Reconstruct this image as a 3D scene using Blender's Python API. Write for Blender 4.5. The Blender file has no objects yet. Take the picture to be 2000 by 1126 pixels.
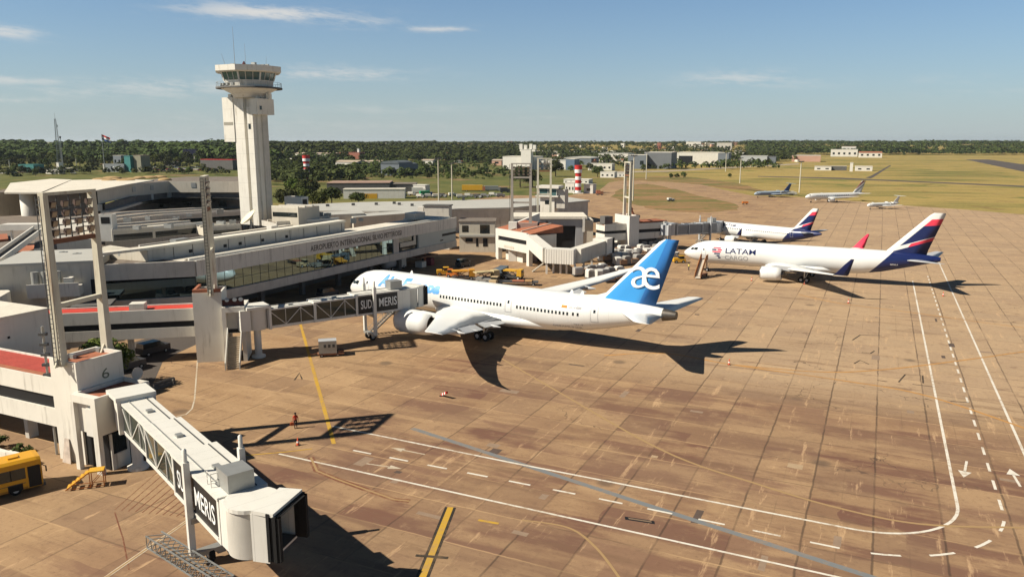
import bpy, bmesh, math, random
from mathutils import Vector, Matrix
random.seed(7)
sc = bpy.context.scene
COL = sc.collection
R = math.radians
# ------------------------------------------------------------------ camera geometry (drone at 30 m)
H, F, T, CX, CY = 30.15, 1506., 0.1888, 1000., 563.
def ray(px, py):
    a = (px-CX)/F; b = (CY-py)/F
    return a, math.cos(T)+b*math.sin(T), -math.sin(T)+b*math.cos(T)
def G(px, py, z=0.):            # survey point: where the sight line to a photo pixel meets height z
    a, y, zz = ray(px, py); s = (z-H)/zz
    return (a*s, y*s)
def zt(y, py):                  # height seen at photo row py at distance y
    _, yy, zz = ray(0, py); return H+zz*y/yy
def smooth(t): t = min(1, max(0, t)); return t*t*(3-2*t)
def lerp(a, b, t): return a+(b-a)*t
def interp(x, xs, ys):
    if x <= xs[0]: return ys[0]
    for i in range(len(xs)-1):
        if x <= xs[i+1]: return lerp(ys[i], ys[i+1], (x-xs[i])/(xs[i+1]-xs[i]))
    return ys[-1]
def hgt(x, y):                  # terrain: flat airfield, land rising gently behind it
    if y < 250: return 0.
    a = x/max(y, 1)
    y0 = interp(a, [-.42, -.3, -.18, 0, .25, .5], [330, 430, 620, 1000, 1500, 1500])
    return 17*smooth((y-y0)/1000)
def GT(px, py):                 # sight line against the terrain
    a, y, zz = ray(px, py); s = 100.
    while s < 9000:
        if H+zz*s <= hgt(a*s, y*s): break
        s *= 1.004
    return (a*s, y*s)
TH = R(-25.4); E1 = (math.cos(TH), math.sin(TH)); E2 = (-math.sin(TH), math.cos(TH))
def PQ(p, q): return (p*E1[0]+q*E2[0], p*E1[1]+q*E2[1])
# ------------------------------------------------------------------ materials
MATS = {}
def nn(nt, t, **k):
    n = nt.nodes.new(t)
    for a, b in k.items(): setattr(n, a, b)
    return n
def newmat(name):
    m = bpy.data.materials.new(name); m.use_nodes = True
    nt = m.node_tree; b = nt.nodes['Principled BSDF']; MATS[name] = m
    return m, nt, b
def mixc(nt, fac, a, b, mode='MIX'):
    n = nn(nt, 'ShaderNodeMix', data_type='RGBA', blend_type=mode)
    for s, v in ((0, fac), (6, a), (7, b)):
        if hasattr(v, 'is_output'): nt.links.new(v, n.inputs[s])
        elif s == 0: n.inputs[0].default_value = v
        else: n.inputs[s].default_value = (*v, 1)
    return n.outputs[2]
def mth(nt, op, a, b=None, c=None, clamp=False):
    n = nn(nt, 'ShaderNodeMath', operation=op, use_clamp=clamp)
    for i, v in enumerate((a, b, c)):
        if v is None: continue
        if hasattr(v, 'is_output'): nt.links.new(v, n.inputs[i])
        else: n.inputs[i].default_value = v
    return n.outputs[0]
def noise(nt, vec, scale, detail=4, rough=.55, stretch=None):
    if stretch:
        mp = nn(nt, 'ShaderNodeMapping'); mp.inputs['Scale'].default_value = stretch
        nt.links.new(vec, mp.inputs['Vector']); vec = mp.outputs[0]
    n = nn(nt, 'ShaderNodeTexNoise'); n.inputs['Scale'].default_value = scale
    n.inputs['Detail'].default_value = detail; n.inputs['Roughness'].default_value = rough
    nt.links.new(vec, n.inputs['Vector']); return n.outputs['Fac']
def ramp(nt, v, lo, hi):
    n = nn(nt, 'ShaderNodeMapRange', interpolation_type='SMOOTHSTEP'); n.inputs[1].default_value = lo; n.inputs[2].default_value = hi
    nt.links.new(v, n.inputs[0]); return n.outputs[0]
def coords(nt): return nn(nt, 'ShaderNodeTexCoord').outputs['Object']
def worldpos(nt): return nn(nt, 'ShaderNodeNewGeometry').outputs['Position']
def M(name, col, rough=.7, var=.12, scale=.6, stain=0., metal=0., spec=.3, stainc=(.08, .065, .05), fine=0.):
    if name in MATS: return MATS[name]
    m, nt, b = newmat(name); co = coords(nt)
    c = mixc(nt, noise(nt, co, scale), tuple(x*(1-var*1.6) for x in col), tuple(min(.95, x*(1+var)) for x in col))
    if fine: c = mixc(nt, ramp(nt, noise(nt, co, scale*9, 3), .45, .75), c, tuple(x*(1-fine) for x in col))
    if stain:
        s1 = noise(nt, co, 1.1, 5, .65, (1.6, 1.6, .16)); s2 = noise(nt, co, .22, 3)
        f = mth(nt, 'MULTIPLY', ramp(nt, s1, .5, .78), ramp(nt, s2, .3, .7)); f = mth(nt, 'MULTIPLY', f, stain)
        c = mixc(nt, f, c, stainc)
    nt.links.new(c, b.inputs['Base Color'])
    b.inputs['Roughness'].default_value = rough; b.inputs['Metallic'].default_value = metal
    b.inputs['Specular IOR Level'].default_value = spec
    return m
def glass(name, col, rough=.06, spec=.6):
    if name in MATS: return MATS[name]
    m, nt, b = newmat(name); b.inputs['Base Color'].default_value = (*col, 1)
    b.inputs['Roughness'].default_value = rough; b.inputs['Specular IOR Level'].default_value = spec
    return m
WHITE = M('white_render', (.68, .645, .565), .75, .1, .35, .75, stainc=(.2, .17, .13))
WHITE2 = M('clean_white_paint', (.67, .64, .575), .55, .07, .5, .45, stainc=(.3, .27, .22))
GREYC = M('weathered_concrete', (.53, .5, .44), .85, .18, .4, .8, stainc=(.13, .115, .1))
BEIGE = M('beige_render', (.56, .51, .42), .85, .12, .3, .6, stainc=(.2, .17, .13))
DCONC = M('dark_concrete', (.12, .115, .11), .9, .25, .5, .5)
ROOFW = M('pale_roof_membrane', (.68, .63, .53), .85, .16, .25, .35, stainc=(.3, .25, .2), fine=.2)
ROOFG = M('grey_roof_sheet', (.43, .42, .38), .7, .12, .2, .2)
ROOFD = M('dirty_roof', (.2, .165, .135), .9, .3, .35, 0, fine=.4)
REDR = M('faded_red_roof', (.42, .07, .05), .8, .22, .7, 0, fine=.35)
TILE = M('terracotta_tile', (.38, .14, .075), .85, .25, .9, 0, fine=.4)
BLACK = M('dark_opening', (.012, .012, .013), .6, .2, .5)
DGLASS = glass('dark_glass', (.012, .018, .02))
MIRROR = glass('mirror_glass', (.2, .29, .33), .02, 1.); MIRROR.node_tree.nodes['Principled BSDF'].inputs['Metallic'].default_value = 1.
CABGL = glass('tower_glass', (.06, .12, .12), .05, .8)
STEEL = M('galvanised_steel', (.36, .36, .34), .5, .12, 1., 0, .5)
DSTEEL = M('dark_steel', (.07, .07, .07), .55, .2, 1.)
RUST = M('rusty_steel', (.22, .1, .055), .85, .35, 1.2)
RUBBER = M('black_rubber', (.012, .012, .012), .85, .2, 1.)
YEL = M('yellow_paint', (.62, .34, .03), .5, .12, .8, .3)
ORG = M('orange_paint', (.55, .17, .03), .55, .15, .8)
REDP = M('red_paint', (.5, .03, .025), .55, .1, .8)
GREENP = M('green_paint', (.04, .3, .13), .6, .1, .8)
TEAL = M('teal_cladding', (.05, .2, .19), .7, .15, .3)
BLUEP = M('blue_paint', (.03, .07, .22), .5, .1, .8)
SIGNB = M('black_sign', (.02, .02, .02), .4, .1, 1.)
SIGNW = M('white_letters', (.75, .75, .73), .6, .03, 1.)
MASTC = M('pale_mast_concrete', (.58, .54, .43), .85, .12, .8, .9, stainc=(.23, .13, .07))
BRICK = M('brick_red', (.32, .13, .09), .9, .2, .4)
def seams(m, axis, step, w, amt):
    nt = m.node_tree; b = nt.nodes['Principled BSDF']; lk = b.inputs['Base Color'].links[0].from_socket
    s = nn(nt, 'ShaderNodeSeparateXYZ'); nt.links.new(coords(nt), s.inputs[0]); v = s.outputs[axis]
    f = mth(nt, 'LESS_THAN', mth(nt, 'FRACT', mth(nt, 'DIVIDE', mth(nt, 'ADD', v, 1000.), step)), w/step)
    nt.links.new(mixc(nt, mth(nt, 'MULTIPLY', f, amt), lk, (.12, .11, .1)), b.inputs['Base Color'])
# ------------------------------------------------------------------ mesh builder
class MB:
    def __init__(s): s.v = []; s.f = []; s.m = []; s.s = []
    def add(s, vs, fs, mi=0, sm=False):
        o = len(s.v); s.v += [tuple(v) for v in vs]
        for f in fs: s.f.append([i+o for i in f]); s.m.append(mi); s.s.append(sm)
        return s
    def hexa(s, b, t, mi=0):
        return s.add(list(b)+list(t), [(3, 2, 1, 0), (4, 5, 6, 7), (0, 1, 5, 4), (1, 2, 6, 5), (2, 3, 7, 6), (3, 0, 4, 7)], mi)
    def box(s, x0, x1, y0, y1, z0, z1, mi=0):
        b = [(x0, y0, z0), (x1, y0, z0), (x1, y1, z0), (x0, y1, z0)]
        return s.hexa(b, [(x, y, z1) for x, y, _ in b], mi)
    def obox(s, c, hx, hy, z0, z1, rz=0, mi=0):
        ca, sa = math.cos(rz), math.sin(rz)
        p = [(c[0]+x*ca-y*sa, c[1]+x*sa+y*ca) for x, y in ((-hx, -hy), (hx, -hy), (hx, hy), (-hx, hy))]
        return s.hexa([(x, y, z0) for x, y in p], [(x, y, z1) for x, y in p], mi)
    def prism(s, poly, z0, z1, mi=0, mt=None):
        a = sum(poly[i][0]*poly[(i+1) % len(poly)][1]-poly[(i+1) % len(poly)][0]*poly[i][1] for i in range(len(poly)))
        if a < 0: poly = poly[::-1]
        n = len(poly); z0l = z0 if isinstance(z0, (list, tuple)) else [z0]*n; z1l = z1 if isinstance(z1, (list, tuple)) else [z1]*n
        vs = [(x, y, z0l[i]) for i, (x, y) in enumerate(poly)]+[(x, y, z1l[i]) for i, (x, y) in enumerate(poly)]
        s.add(vs, [list(range(n))[::-1]]+[(i, (i+1) % n, (i+1) % n+n, i+n) for i in range(n)], mi)
        s.add(vs[n:], [list(range(n))], mi if mt is None else mt)
        return s
    def quad(s, a, b, c, d, mi=0): return s.add([a, b, c, d], [(0, 1, 2, 3)], mi)
    def bar(s, p0, p1, w, h, mi=0, up=(0, 0, 1)):
        p0, p1 = Vector(p0), Vector(p1); d = (p1-p0)
        if d.length < 1e-6: return s
        d.normalize(); u = Vector(up)
        if abs(d.dot(u)) > .95: u = Vector((1, 0, 0)) if abs(d.x) < .9 else Vector((0, 1, 0))
        sd = d.cross(u).normalized(); u = sd.cross(d)
        b = [p-sd*w/2*a-u*h/2*c for p in (p0,) for a, c in ((1, 1), (-1, 1), (-1, -1), (1, -1))]
        t = [p-sd*w/2*a-u*h/2*c for p in (p1,) for a, c in ((1, 1), (-1, 1), (-1, -1), (1, -1))]
        return s.hexa(b, t, mi)
    def tube(s, p0, p1, r0, r1=None, n=10, mi=0, cap=True, sm=True):
        r1 = r0 if r1 is None else r1; p0, p1 = Vector(p0), Vector(p1); d = (p1-p0).normalized()
        u = Vector((0, 0, 1)) if abs(d.z) < .9 else Vector((1, 0, 0)); a = d.cross(u).normalized(); b = d.cross(a)
        vs = []
        for p, r in ((p0, r0), (p1, r1)):
            for i in range(n):
                t = 2*math.pi*i/n; vs.append(p+a*r*math.cos(t)+b*r*math.sin(t))
        s.add(vs, [(i, (i+1) % n, (i+1) % n+n, i+n) for i in range(n)], mi, sm)
        if cap: s.add(vs[:n], [list(range(n))], mi); s.add(vs[n:], [list(range(n))[::-1]], mi)
        return s
    def lathe(s, prof, n=16, c=(0, 0, 0), axis='z', mi=0, sm=True, a0=0):
        vs = []
        for r, h in prof:
            for i in range(n):
                t = 2*math.pi*i/n+a0; x, y = r*math.cos(t), r*math.sin(t)
                vs.append((c[0]+x, c[1]+y, c[2]+h) if axis == 'z' else (c[0]+h, c[1]+x, c[2]+y))
        fs = []
        for k in range(len(prof)-1):
            for i in range(n): fs.append((k*n+i, k*n+(i+1) % n, (k+1)*n+(i+1) % n, (k+1)*n+i))
        s.add(vs, fs, mi, sm)
        for k in (0, len(prof)-1):
            if prof[k][0] > 1e-4: s.add(vs[k*n:(k+1)*n], [list(range(n))], mi)
        return s
    def loft(s, rings, mi=0, cap=True, sm=True):
        n = len(rings[0]); vs = [v for r in rings for v in r]; fs = []
        for k in range(len(rings)-1):
            for i in range(n): fs.append((k*n+i, k*n+(i+1) % n, (k+1)*n+(i+1) % n, (k+1)*n+i))
        s.add(vs, fs, mi, sm)
        if cap: s.add(rings[0], [list(range(n))[::-1]], mi); s.add(rings[-1], [list(range(n))], mi)
        return s
    def build(s, name, mats, parent=None, world=False, label=None):
        me = bpy.data.meshes.new(name); v = s.v
        if world and parent is not None:
            v = [parent['_inv'] @ Vector(p) for p in s.v] if False else [inv_of(parent) @ Vector(p) for p in s.v]
        me.from_pydata([tuple(p) for p in v], [], s.f)
        for m in (mats if isinstance(mats, (list, tuple)) else [mats]): me.materials.append(m)
        me.polygons.foreach_set('material_index', s.m); me.polygons.foreach_set('use_smooth', s.s)
        bm = bmesh.new(); bm.from_mesh(me); bmesh.ops.recalc_face_normals(bm, faces=bm.faces); bm.to_mesh(me); bm.free()
        o = bpy.data.objects.new(name, me); COL.objects.link(o)
        if parent is not None: o.parent = parent
        if label: o['label'] = label
        return o
FRM = {}
def inv_of(o): return FRM[o.name]
def thing(name, label, cat, loc=(0, 0, 0), rz=0., group=None):
    o = bpy.data.objects.new(name, None); COL.objects.link(o); o.empty_display_size = .5
    if len(loc) == 2: loc = (*loc, 0)
    o.location = loc; o.rotation_euler = (0, 0, rz); o['label'] = label; o['category'] = cat
    if group: o['group'] = group
    FRM[o.name] = (Matrix.Translation(loc) @ Matrix.Rotation(rz, 4, 'Z')).inverted()
    return o
def tag(o, label, cat, group=None, kind=None):
    o['label'] = label; o['category'] = cat
    if group: o['group'] = group
    if kind: o['kind'] = kind
    return o
def struct(o, label=None):
    o['kind'] = 'structure'
    if label: o['label'] = label
    return o
def place(o, loc, rz=0., s=1.):
    o.location = loc if len(loc) == 3 else (*loc, 0); o.rotation_euler = (0, 0, rz); o.scale = (s,)*3 if not hasattr(s, '__len__') else s
    return o
KIDS = {}
def kids(o):
    return [c for c in bpy.data.objects if c.parent == o]
def dup(o, loc, rz=0., label=None, s=1., deep=True):
    c = o.copy(); COL.objects.link(c); place(c, loc, rz, s)
    if label: c['label'] = label
    if deep:
        if o.name not in KIDS: KIDS[o.name] = [(k, kids(k)) for k in kids(o)]
        for k, gk in KIDS[o.name]:
            d = k.copy(); COL.objects.link(d); d.parent = c
            for g in gk: e = g.copy(); COL.objects.link(e); e.parent = d
    return c
# lettering
def text2d(s, height, bold=0., shear=0.):
    cu = bpy.data.curves.new('lettering', 'FONT'); cu.body = s; cu.offset = bold; cu.shear = shear; cu.resolution_u = 3
    o = bpy.data.objects.new('lettering', cu); COL.objects.link(o)
    dg = bpy.context.evaluated_depsgraph_get(); me = bpy.data.meshes.new_from_object(o.evaluated_get(dg))
    vs = [(v.co.x, v.co.y) for v in me.vertices]; fs = [list(p.vertices) for p in me.polygons]
    bpy.data.objects.remove(o); bpy.data.curves.remove(cu); bpy.data.meshes.remove(me)
    x0 = min(v[0] for v in vs); x1 = max(v[0] for v in vs); y0 = min(v[1] for v in vs); y1 = max(v[1] for v in vs)
    k = height/(y1-y0)
    return [((x-x0)*k, (y-y0)*k) for x, y in vs], fs, (x1-x0)*k
def flat_text(mb, s, org, ex, ez, height, width=None, bold=0., mi=0, off=.03):
    vs, fs, w = text2d(s, height, bold); k = (width/w) if width else 1.
    org, ex, ez = Vector(org), Vector(ex).normalized(), Vector(ez).normalized(); n = ex.cross(ez)
    front = [org+ex*x*k+ez*y+n*off for x, y in vs]
    mb.add(front, fs, mi)
    return w*k
# ------------------------------------------------------------------ sky, sun, camera
SAZ, SEL = .288, math.atan(1/1.096)
world = bpy.data.worlds.new('World'); sc.world = world; world.use_nodes = True
nt = world.node_tree; bg = nt.nodes['Background']
sky = nn(nt, 'ShaderNodeTexSky', sky_type='NISHITA'); sky.sun_disc = False
sky.sun_elevation = SEL; sky.sun_rotation = math.atan2(-math.cos(SAZ), -math.sin(SAZ))
sky.altitude = 120; sky.air_density = 1.0; sky.dust_density = .7; sky.ozone_density = 3.0
gen = nn(nt, 'ShaderNodeTexCoord').outputs['Generated']
sep = nn(nt, 'ShaderNodeSeparateXYZ'); nt.links.new(gen, sep.inputs[0])
az = mth(nt, 'ARCTAN2', sep.outputs[0], sep.outputs[1]); el = mth(nt, 'ARCSINE', sep.outputs[2])
cmb = nn(nt, 'ShaderNodeCombineXYZ'); nt.links.new(az, cmb.inputs[0]); nt.links.new(el, cmb.inputs[1])
tilt = nn(nt, 'ShaderNodeMapping'); tilt.inputs['Rotation'].default_value = (0, 0, R(4)); nt.links.new(cmb.outputs[0], tilt.inputs[0])
wis = noise(nt, tilt.outputs[0], 12, 9, .7, (1., 5.5, 1)); wis2 = noise(nt, tilt.outputs[0], 48, 6, .7, (1., 4., 1))
wv = mth(nt, 'ADD', mth(nt, 'MULTIPLY', wis, .72), mth(nt, 'MULTIPLY', wis2, .28))
mask = None
for px, py, sx, sy, amp in ((515, 25, 120, 12, .85), (690, 44, 70, 9, .55), (862, 57, 55, 5, .7), (650, 143, 130, 11, .62), (1440, 153, 95, 12, .5), (1560, 160, 70, 9, .35), (340, 168, 130, 12, .5), (230, 182, 130, 9, .4), (5, 62, 50, 9, .7), (30, 157, 70, 6, .55), (0, 192, 60, 7, .4), (800, 215, 200, 9, .22), (1060, 230, 40, 5, .3), (1940, 182, 70, 6, .3), (1890, 155, 90, 8, .16), (560, 240, 380, 14, .18)):
    a0, y0_, z0_ = ray(px, py); e0 = math.atan2(z0_, math.hypot(a0, y0_)); q0 = math.atan2(a0, y0_)
    g = mth(nt, 'ADD', mth(nt, 'POWER', mth(nt, 'ABSOLUTE', mth(nt, 'MULTIPLY', mth(nt, 'SUBTRACT', az, q0), F/sx)), 2.), mth(nt, 'POWER', mth(nt, 'ABSOLUTE', mth(nt, 'MULTIPLY', mth(nt, 'SUBTRACT', el, e0), F/sy)), 2.))
    g = mth(nt, 'MULTIPLY', mth(nt, 'EXPONENT', mth(nt, 'MULTIPLY', g, -.7)), amp)
    mask = g if mask is None else mth(nt, 'MAXIMUM', mask, g)
cl = mth(nt, 'MULTIPLY', mask, ramp(nt, mth(nt, 'ADD', wv, mth(nt, 'MULTIPLY', mask, .16)), .45, .68), clamp=True)
tint = mixc(nt, 1., sky.outputs[0], (.86, 1.2, 1.44), 'MULTIPLY')
zen = nn(nt, 'ShaderNodeMapRange', interpolation_type='SMOOTHSTEP'); zen.inputs[1].default_value = .2; zen.inputs[2].default_value = .55; zen.inputs[3].default_value = 1.; zen.inputs[4].default_value = .22; nt.links.new(el, zen.inputs[0])
zc_ = nn(nt, 'ShaderNodeCombineColor'); [nt.links.new(zen.outputs[0], zc_.inputs[i]) for i in range(3)]
tint = mixc(nt, 1., tint, zc_.outputs[0], 'MULTIPLY')
hz_ = mth(nt, 'MULTIPLY', mth(nt, 'EXPONENT', mth(nt, 'MULTIPLY', mth(nt, 'MAXIMUM', el, 0.), -8.8)), .85)
tint = mixc(nt, hz_, tint, (7.0, 7.75, 7.85))
skyc = mixc(nt, cl, tint, (10.5, 10.2, 9.6))
nt.links.new(skyc, bg.inputs['Color']); bg.inputs['Strength'].default_value = .05
sd = bpy.data.lights.new('sun', 'SUN'); sd.energy = 5.0; sd.angle = R(.5); sd.color = (1., .92, .78)
so = bpy.data.objects.new('sun', sd); COL.objects.link(so)
so.rotation_euler = Vector((math.cos(SAZ)*math.cos(SEL), math.sin(SAZ)*math.cos(SEL), -math.sin(SEL))).to_track_quat('-Z', 'Y').to_euler()
so.location = (-300, -100, 300)
cd = bpy.data.cameras.new('camera'); cam = bpy.data.objects.new('camera', cd); COL.objects.link(cam)
cam.location = (0, 0, H); cam.rotation_euler = (math.pi/2-T, 0, 0); cd.sensor_width = 36; cd.lens = 36*F/2000
cd.clip_start = 1; cd.clip_end = 30000; sc.camera = cam
sc.view_settings.view_transform = 'Standard'; sc.view_settings.look = 'None'; sc.view_settings.exposure = .55; sc.view_settings.gamma = 1
sc.cycles.max_bounces = 5; sc.cycles.diffuse_bounces = 2; sc.cycles.glossy_bounces = 2; sc.cycles.transmission_bounces = 2
sc.cycles.use_denoising = True
# ------------------------------------------------------------------ ground
def mat_ground():
    m, nt, b = newmat('grassland'); p = worldpos(nt)
    rot = nn(nt, 'ShaderNodeMapping'); rot.inputs['Rotation'].default_value = (0, 0, R(12)); nt.links.new(p, rot.inputs[0])
    big = noise(nt, rot.outputs[0], .011, 5, .6, (.55, 1.7, 1)); med = noise(nt, p, .07, 5, .6); fi = noise(nt, p, .6, 4, .7)
    c = mixc(nt, ramp(nt, big, .3, .54), (.1, .12, .032), (.34, .25, .085))
    c = mixc(nt, ramp(nt, med, .52, .75), c, (.2, .125, .055))
    c = mixc(nt, ramp(nt, noise(nt, p, .023, 4, .6), .58, .72), c, (.075, .12, .026))
    c = mixc(nt, mth(nt, 'MULTIPLY', ramp(nt, fi, .4, .8), .45), c, (.05, .055, .018))
    gx = nn(nt, 'ShaderNodeSeparateXYZ'); nt.links.new(p, gx.inputs[0])
    belt = mth(nt, 'MULTIPLY', ramp(nt, mth(nt, 'ADD', gx.outputs[0], mth(nt, 'MULTIPLY', med, 80)), 230, 40), ramp(nt, gx.outputs[1], 330, 420))
    lush = mixc(nt, ramp(nt, med, .35, .65), (.05, .075, .02), (.12, .125, .04)); lush = mixc(nt, ramp(nt, noise(nt, p, .03, 3), .56, .66), lush, (.2, .13, .07))
    c = mixc(nt, mth(nt, 'MULTIPLY', belt, .85), c, lush)
    nt.links.new(c, b.inputs['Base Color']); b.inputs['Roughness'].default_value = .95; b.inputs['Specular IOR Level'].default_value = .1
    return m
def mat_apron():
    m, nt, b = newmat('stained_concrete_slabs'); p = worldpos(nt)
    mp = nn(nt, 'ShaderNodeMapping'); mp.inputs['Rotation'].default_value = (0, 0, -TH); nt.links.new(p, mp.inputs[0]); q = mp.outputs[0]
    s = nn(nt, 'ShaderNodeSeparateXYZ'); nt.links.new(q, s.inputs[0]); P, Q = s.outputs[0], s.outputs[1]
    wob = mth(nt, 'MULTIPLY', mth(nt, 'SUBTRACT', noise(nt, p, .5, 3), .5), .22)
    def joint(v, off, step, w, wobble=True):
        t = mth(nt, 'DIVIDE', mth(nt, 'SUBTRACT', mth(nt, 'ADD', v, wob) if wobble else v, off), step)
        d = mth(nt, 'MULTIPLY', mth(nt, 'ABSOLUTE', mth(nt, 'SUBTRACT', mth(nt, 'FRACT', mth(nt, 'ADD', t, .5)), .5)), step)
        n = nn(nt, 'ShaderNodeMapRange', interpolation_type='SMOOTHSTEP'); n.inputs[1].default_value = w*.5; n.inputs[2].default_value = w*1.4; n.inputs[3].default_value = 1; n.inputs[4].default_value = 0
        nt.links.new(d, n.inputs[0]); return n.outputs[0], mth(nt, 'FLOOR', t)
    jp, ip = joint(P, 1.65, 5., .09); jq, iq = joint(Q, 80.3, 5.55, .075)
    jp2, ip2 = joint(P, -.85, 2.5, .05)
    cell = nn(nt, 'ShaderNodeCombineXYZ'); nt.links.new(ip, cell.inputs[0]); nt.links.new(iq, cell.inputs[1])
    wn = nn(nt, 'ShaderNodeTexWhiteNoise', noise_dimensions='3D'); nt.links.new(cell.outputs[0], wn.inputs['Vector'])
    wrow = nn(nt, 'ShaderNodeTexWhiteNoise', noise_dimensions='1D'); nt.links.new(iq, wrow.inputs['W'])
    wcol = nn(nt, 'ShaderNodeTexWhiteNoise', noise_dimensions='1D'); nt.links.new(ip, wcol.inputs['W'])
    big = noise(nt, p, .018, 4, .6); med = noise(nt, q, .16, 6, .66, (.55, 1.5, 1)); med2 = noise(nt, p, .42, 6, .68); fi = noise(nt, p, 2.4, 5, .72)
    stk = noise(nt, q, .28, 6, .66, (.16, 1.6, 1)); stkq = noise(nt, q, .5, 5, .7, (1.8, .22, 1))
    c = mixc(nt, ramp(nt, med, .3, .7), (.375, .242, .13), (.275, .168, .088))
    c = mixc(nt, mth(nt, 'MULTIPLY', ramp(nt, big, .4, .65), .45), c, (.31, .2, .105))
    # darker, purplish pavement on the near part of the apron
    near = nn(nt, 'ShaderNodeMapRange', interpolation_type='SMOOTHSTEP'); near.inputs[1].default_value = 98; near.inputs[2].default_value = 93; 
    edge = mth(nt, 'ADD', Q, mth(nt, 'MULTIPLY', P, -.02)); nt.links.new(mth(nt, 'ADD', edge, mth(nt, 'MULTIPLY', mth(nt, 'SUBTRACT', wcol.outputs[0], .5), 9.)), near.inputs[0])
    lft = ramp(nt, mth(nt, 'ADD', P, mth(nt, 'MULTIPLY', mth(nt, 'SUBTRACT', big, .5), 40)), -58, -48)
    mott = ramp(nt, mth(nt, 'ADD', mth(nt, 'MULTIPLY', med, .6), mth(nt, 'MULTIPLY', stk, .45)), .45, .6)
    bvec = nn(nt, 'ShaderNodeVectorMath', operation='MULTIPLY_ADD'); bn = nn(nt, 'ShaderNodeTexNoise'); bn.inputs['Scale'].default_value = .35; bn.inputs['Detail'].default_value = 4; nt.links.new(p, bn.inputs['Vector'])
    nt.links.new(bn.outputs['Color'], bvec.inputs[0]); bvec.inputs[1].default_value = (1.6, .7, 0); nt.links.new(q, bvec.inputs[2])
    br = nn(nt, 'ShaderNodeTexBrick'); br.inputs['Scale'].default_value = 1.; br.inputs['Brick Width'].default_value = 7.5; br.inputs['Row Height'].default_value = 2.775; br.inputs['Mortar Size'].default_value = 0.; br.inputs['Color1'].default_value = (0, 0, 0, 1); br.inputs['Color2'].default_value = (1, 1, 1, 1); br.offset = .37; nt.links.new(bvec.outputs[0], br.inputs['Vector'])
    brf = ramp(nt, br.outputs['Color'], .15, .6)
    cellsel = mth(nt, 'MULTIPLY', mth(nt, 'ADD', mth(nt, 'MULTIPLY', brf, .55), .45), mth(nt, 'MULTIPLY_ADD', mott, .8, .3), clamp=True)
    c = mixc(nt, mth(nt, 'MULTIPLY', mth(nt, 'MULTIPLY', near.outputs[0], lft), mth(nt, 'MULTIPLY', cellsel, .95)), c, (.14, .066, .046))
    # lighter and darker slabs, scuffs, rows of older pours
    c = mixc(nt, mth(nt, 'MULTIPLY', ramp(nt, wrow.outputs['Value'], .55, .62), .42), c, (.23, .15, .085))
    c = mixc(nt, mth(nt, 'MULTIPLY', wn.outputs['Value'], .22), c, (.5, .34, .19))
    sepw = nn(nt, 'ShaderNodeSeparateColor'); nt.links.new(wn.outputs['Color'], sepw.inputs[0])
    c = mixc(nt, mth(nt, 'MULTIPLY', ramp(nt, sepw.outputs[1], .55, 1.), .45), c, (.17, .1, .065))
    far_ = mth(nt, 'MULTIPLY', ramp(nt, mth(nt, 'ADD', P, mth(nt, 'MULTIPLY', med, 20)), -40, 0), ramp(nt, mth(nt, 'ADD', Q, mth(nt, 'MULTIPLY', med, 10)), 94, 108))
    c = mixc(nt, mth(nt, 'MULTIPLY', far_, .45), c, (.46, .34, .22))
    patch = nn(nt, 'ShaderNodeTexBrick'); patch.inputs['Scale'].default_value = .075; patch.inputs['Mortar Size'].default_value = 0.; patch.inputs['Color1'].default_value = (0, 0, 0, 1); patch.inputs['Color2'].default_value = (1, 1, 1, 1); patch.inputs['Bias'].default_value = -.55; nt.links.new(q, patch.inputs['Vector'])
    c = mixc(nt, mth(nt, 'MULTIPLY', patch.outputs['Color'], .28), c, (.2, .12, .075))
    c = mixc(nt, mth(nt, 'MULTIPLY', ramp(nt, stk, .54, .68), .55), c, (.16, .095, .055))
    c = mixc(nt, mth(nt, 'MULTIPLY', ramp(nt, stkq, .58, .68), .55), c, (.55, .36, .2))
    c = mixc(nt, mth(nt, 'MULTIPLY', ramp(nt, med2, .54, .7), .5), c, (.16, .095, .06))
    c = mixc(nt, mth(nt, 'MULTIPLY', ramp(nt, med2, .44, .28), .32), c, (.52, .35, .19))
    c = mixc(nt, mth(nt, 'MULTIPLY', ramp(nt, fi, .5, .75), .5), c, (.13, .075, .045))
    oil = nn(nt, 'ShaderNodeTexVoronoi'); oil.inputs['Scale'].default_value = .09; nt.links.new(p, oil.inputs['Vector'])
    c = mixc(nt, mth(nt, 'MULTIPLY', ramp(nt, mth(nt, 'ADD', oil.outputs['Distance'], mth(nt, 'MULTIPLY', med2, .12)), .17, .1), .55), c, (.06, .045, .038))
    # joints: dark sealed seams across, faint ones along; gaps where the seal has worn
    rgt = ramp(nt, P, -50, -20); worn = ramp(nt, noise(nt, p, .09, 3), .42, .55)
    fp = mth(nt, 'MULTIPLY', mth(nt, 'MULTIPLY', jp, .64), mth(nt, 'ADD', mth(nt, 'MULTIPLY', rgt, .4), mth(nt, 'MULTIPLY', worn, .6)))
    c = mixc(nt, fp, c, (.05, .032, .022))
    c = mixc(nt, mth(nt, 'MULTIPLY', jp2, mth(nt, 'MULTIPLY', ramp(nt, noise(nt, p, .06, 3), .5, .62), .3)), c, (.12, .075, .045))
    lightj = mixc(nt, ramp(nt, noise(nt, p, .05, 2), .45, .58), (.5, .33, .17), (.09, .055, .035))
    c = mixc(nt, mth(nt, 'MULTIPLY', jq, .5), c, lightj)
    cr = nn(nt, 'ShaderNodeTexVoronoi', feature='DISTANCE_TO_EDGE'); cr.inputs['Scale'].default_value = .1
    wv_ = nn(nt, 'ShaderNodeVectorMath', operation='MULTIPLY_ADD'); nz = nn(nt, 'ShaderNodeTexNoise'); nz.inputs['Scale'].default_value = .6; nt.links.new(p, nz.inputs['Vector'])
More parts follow.
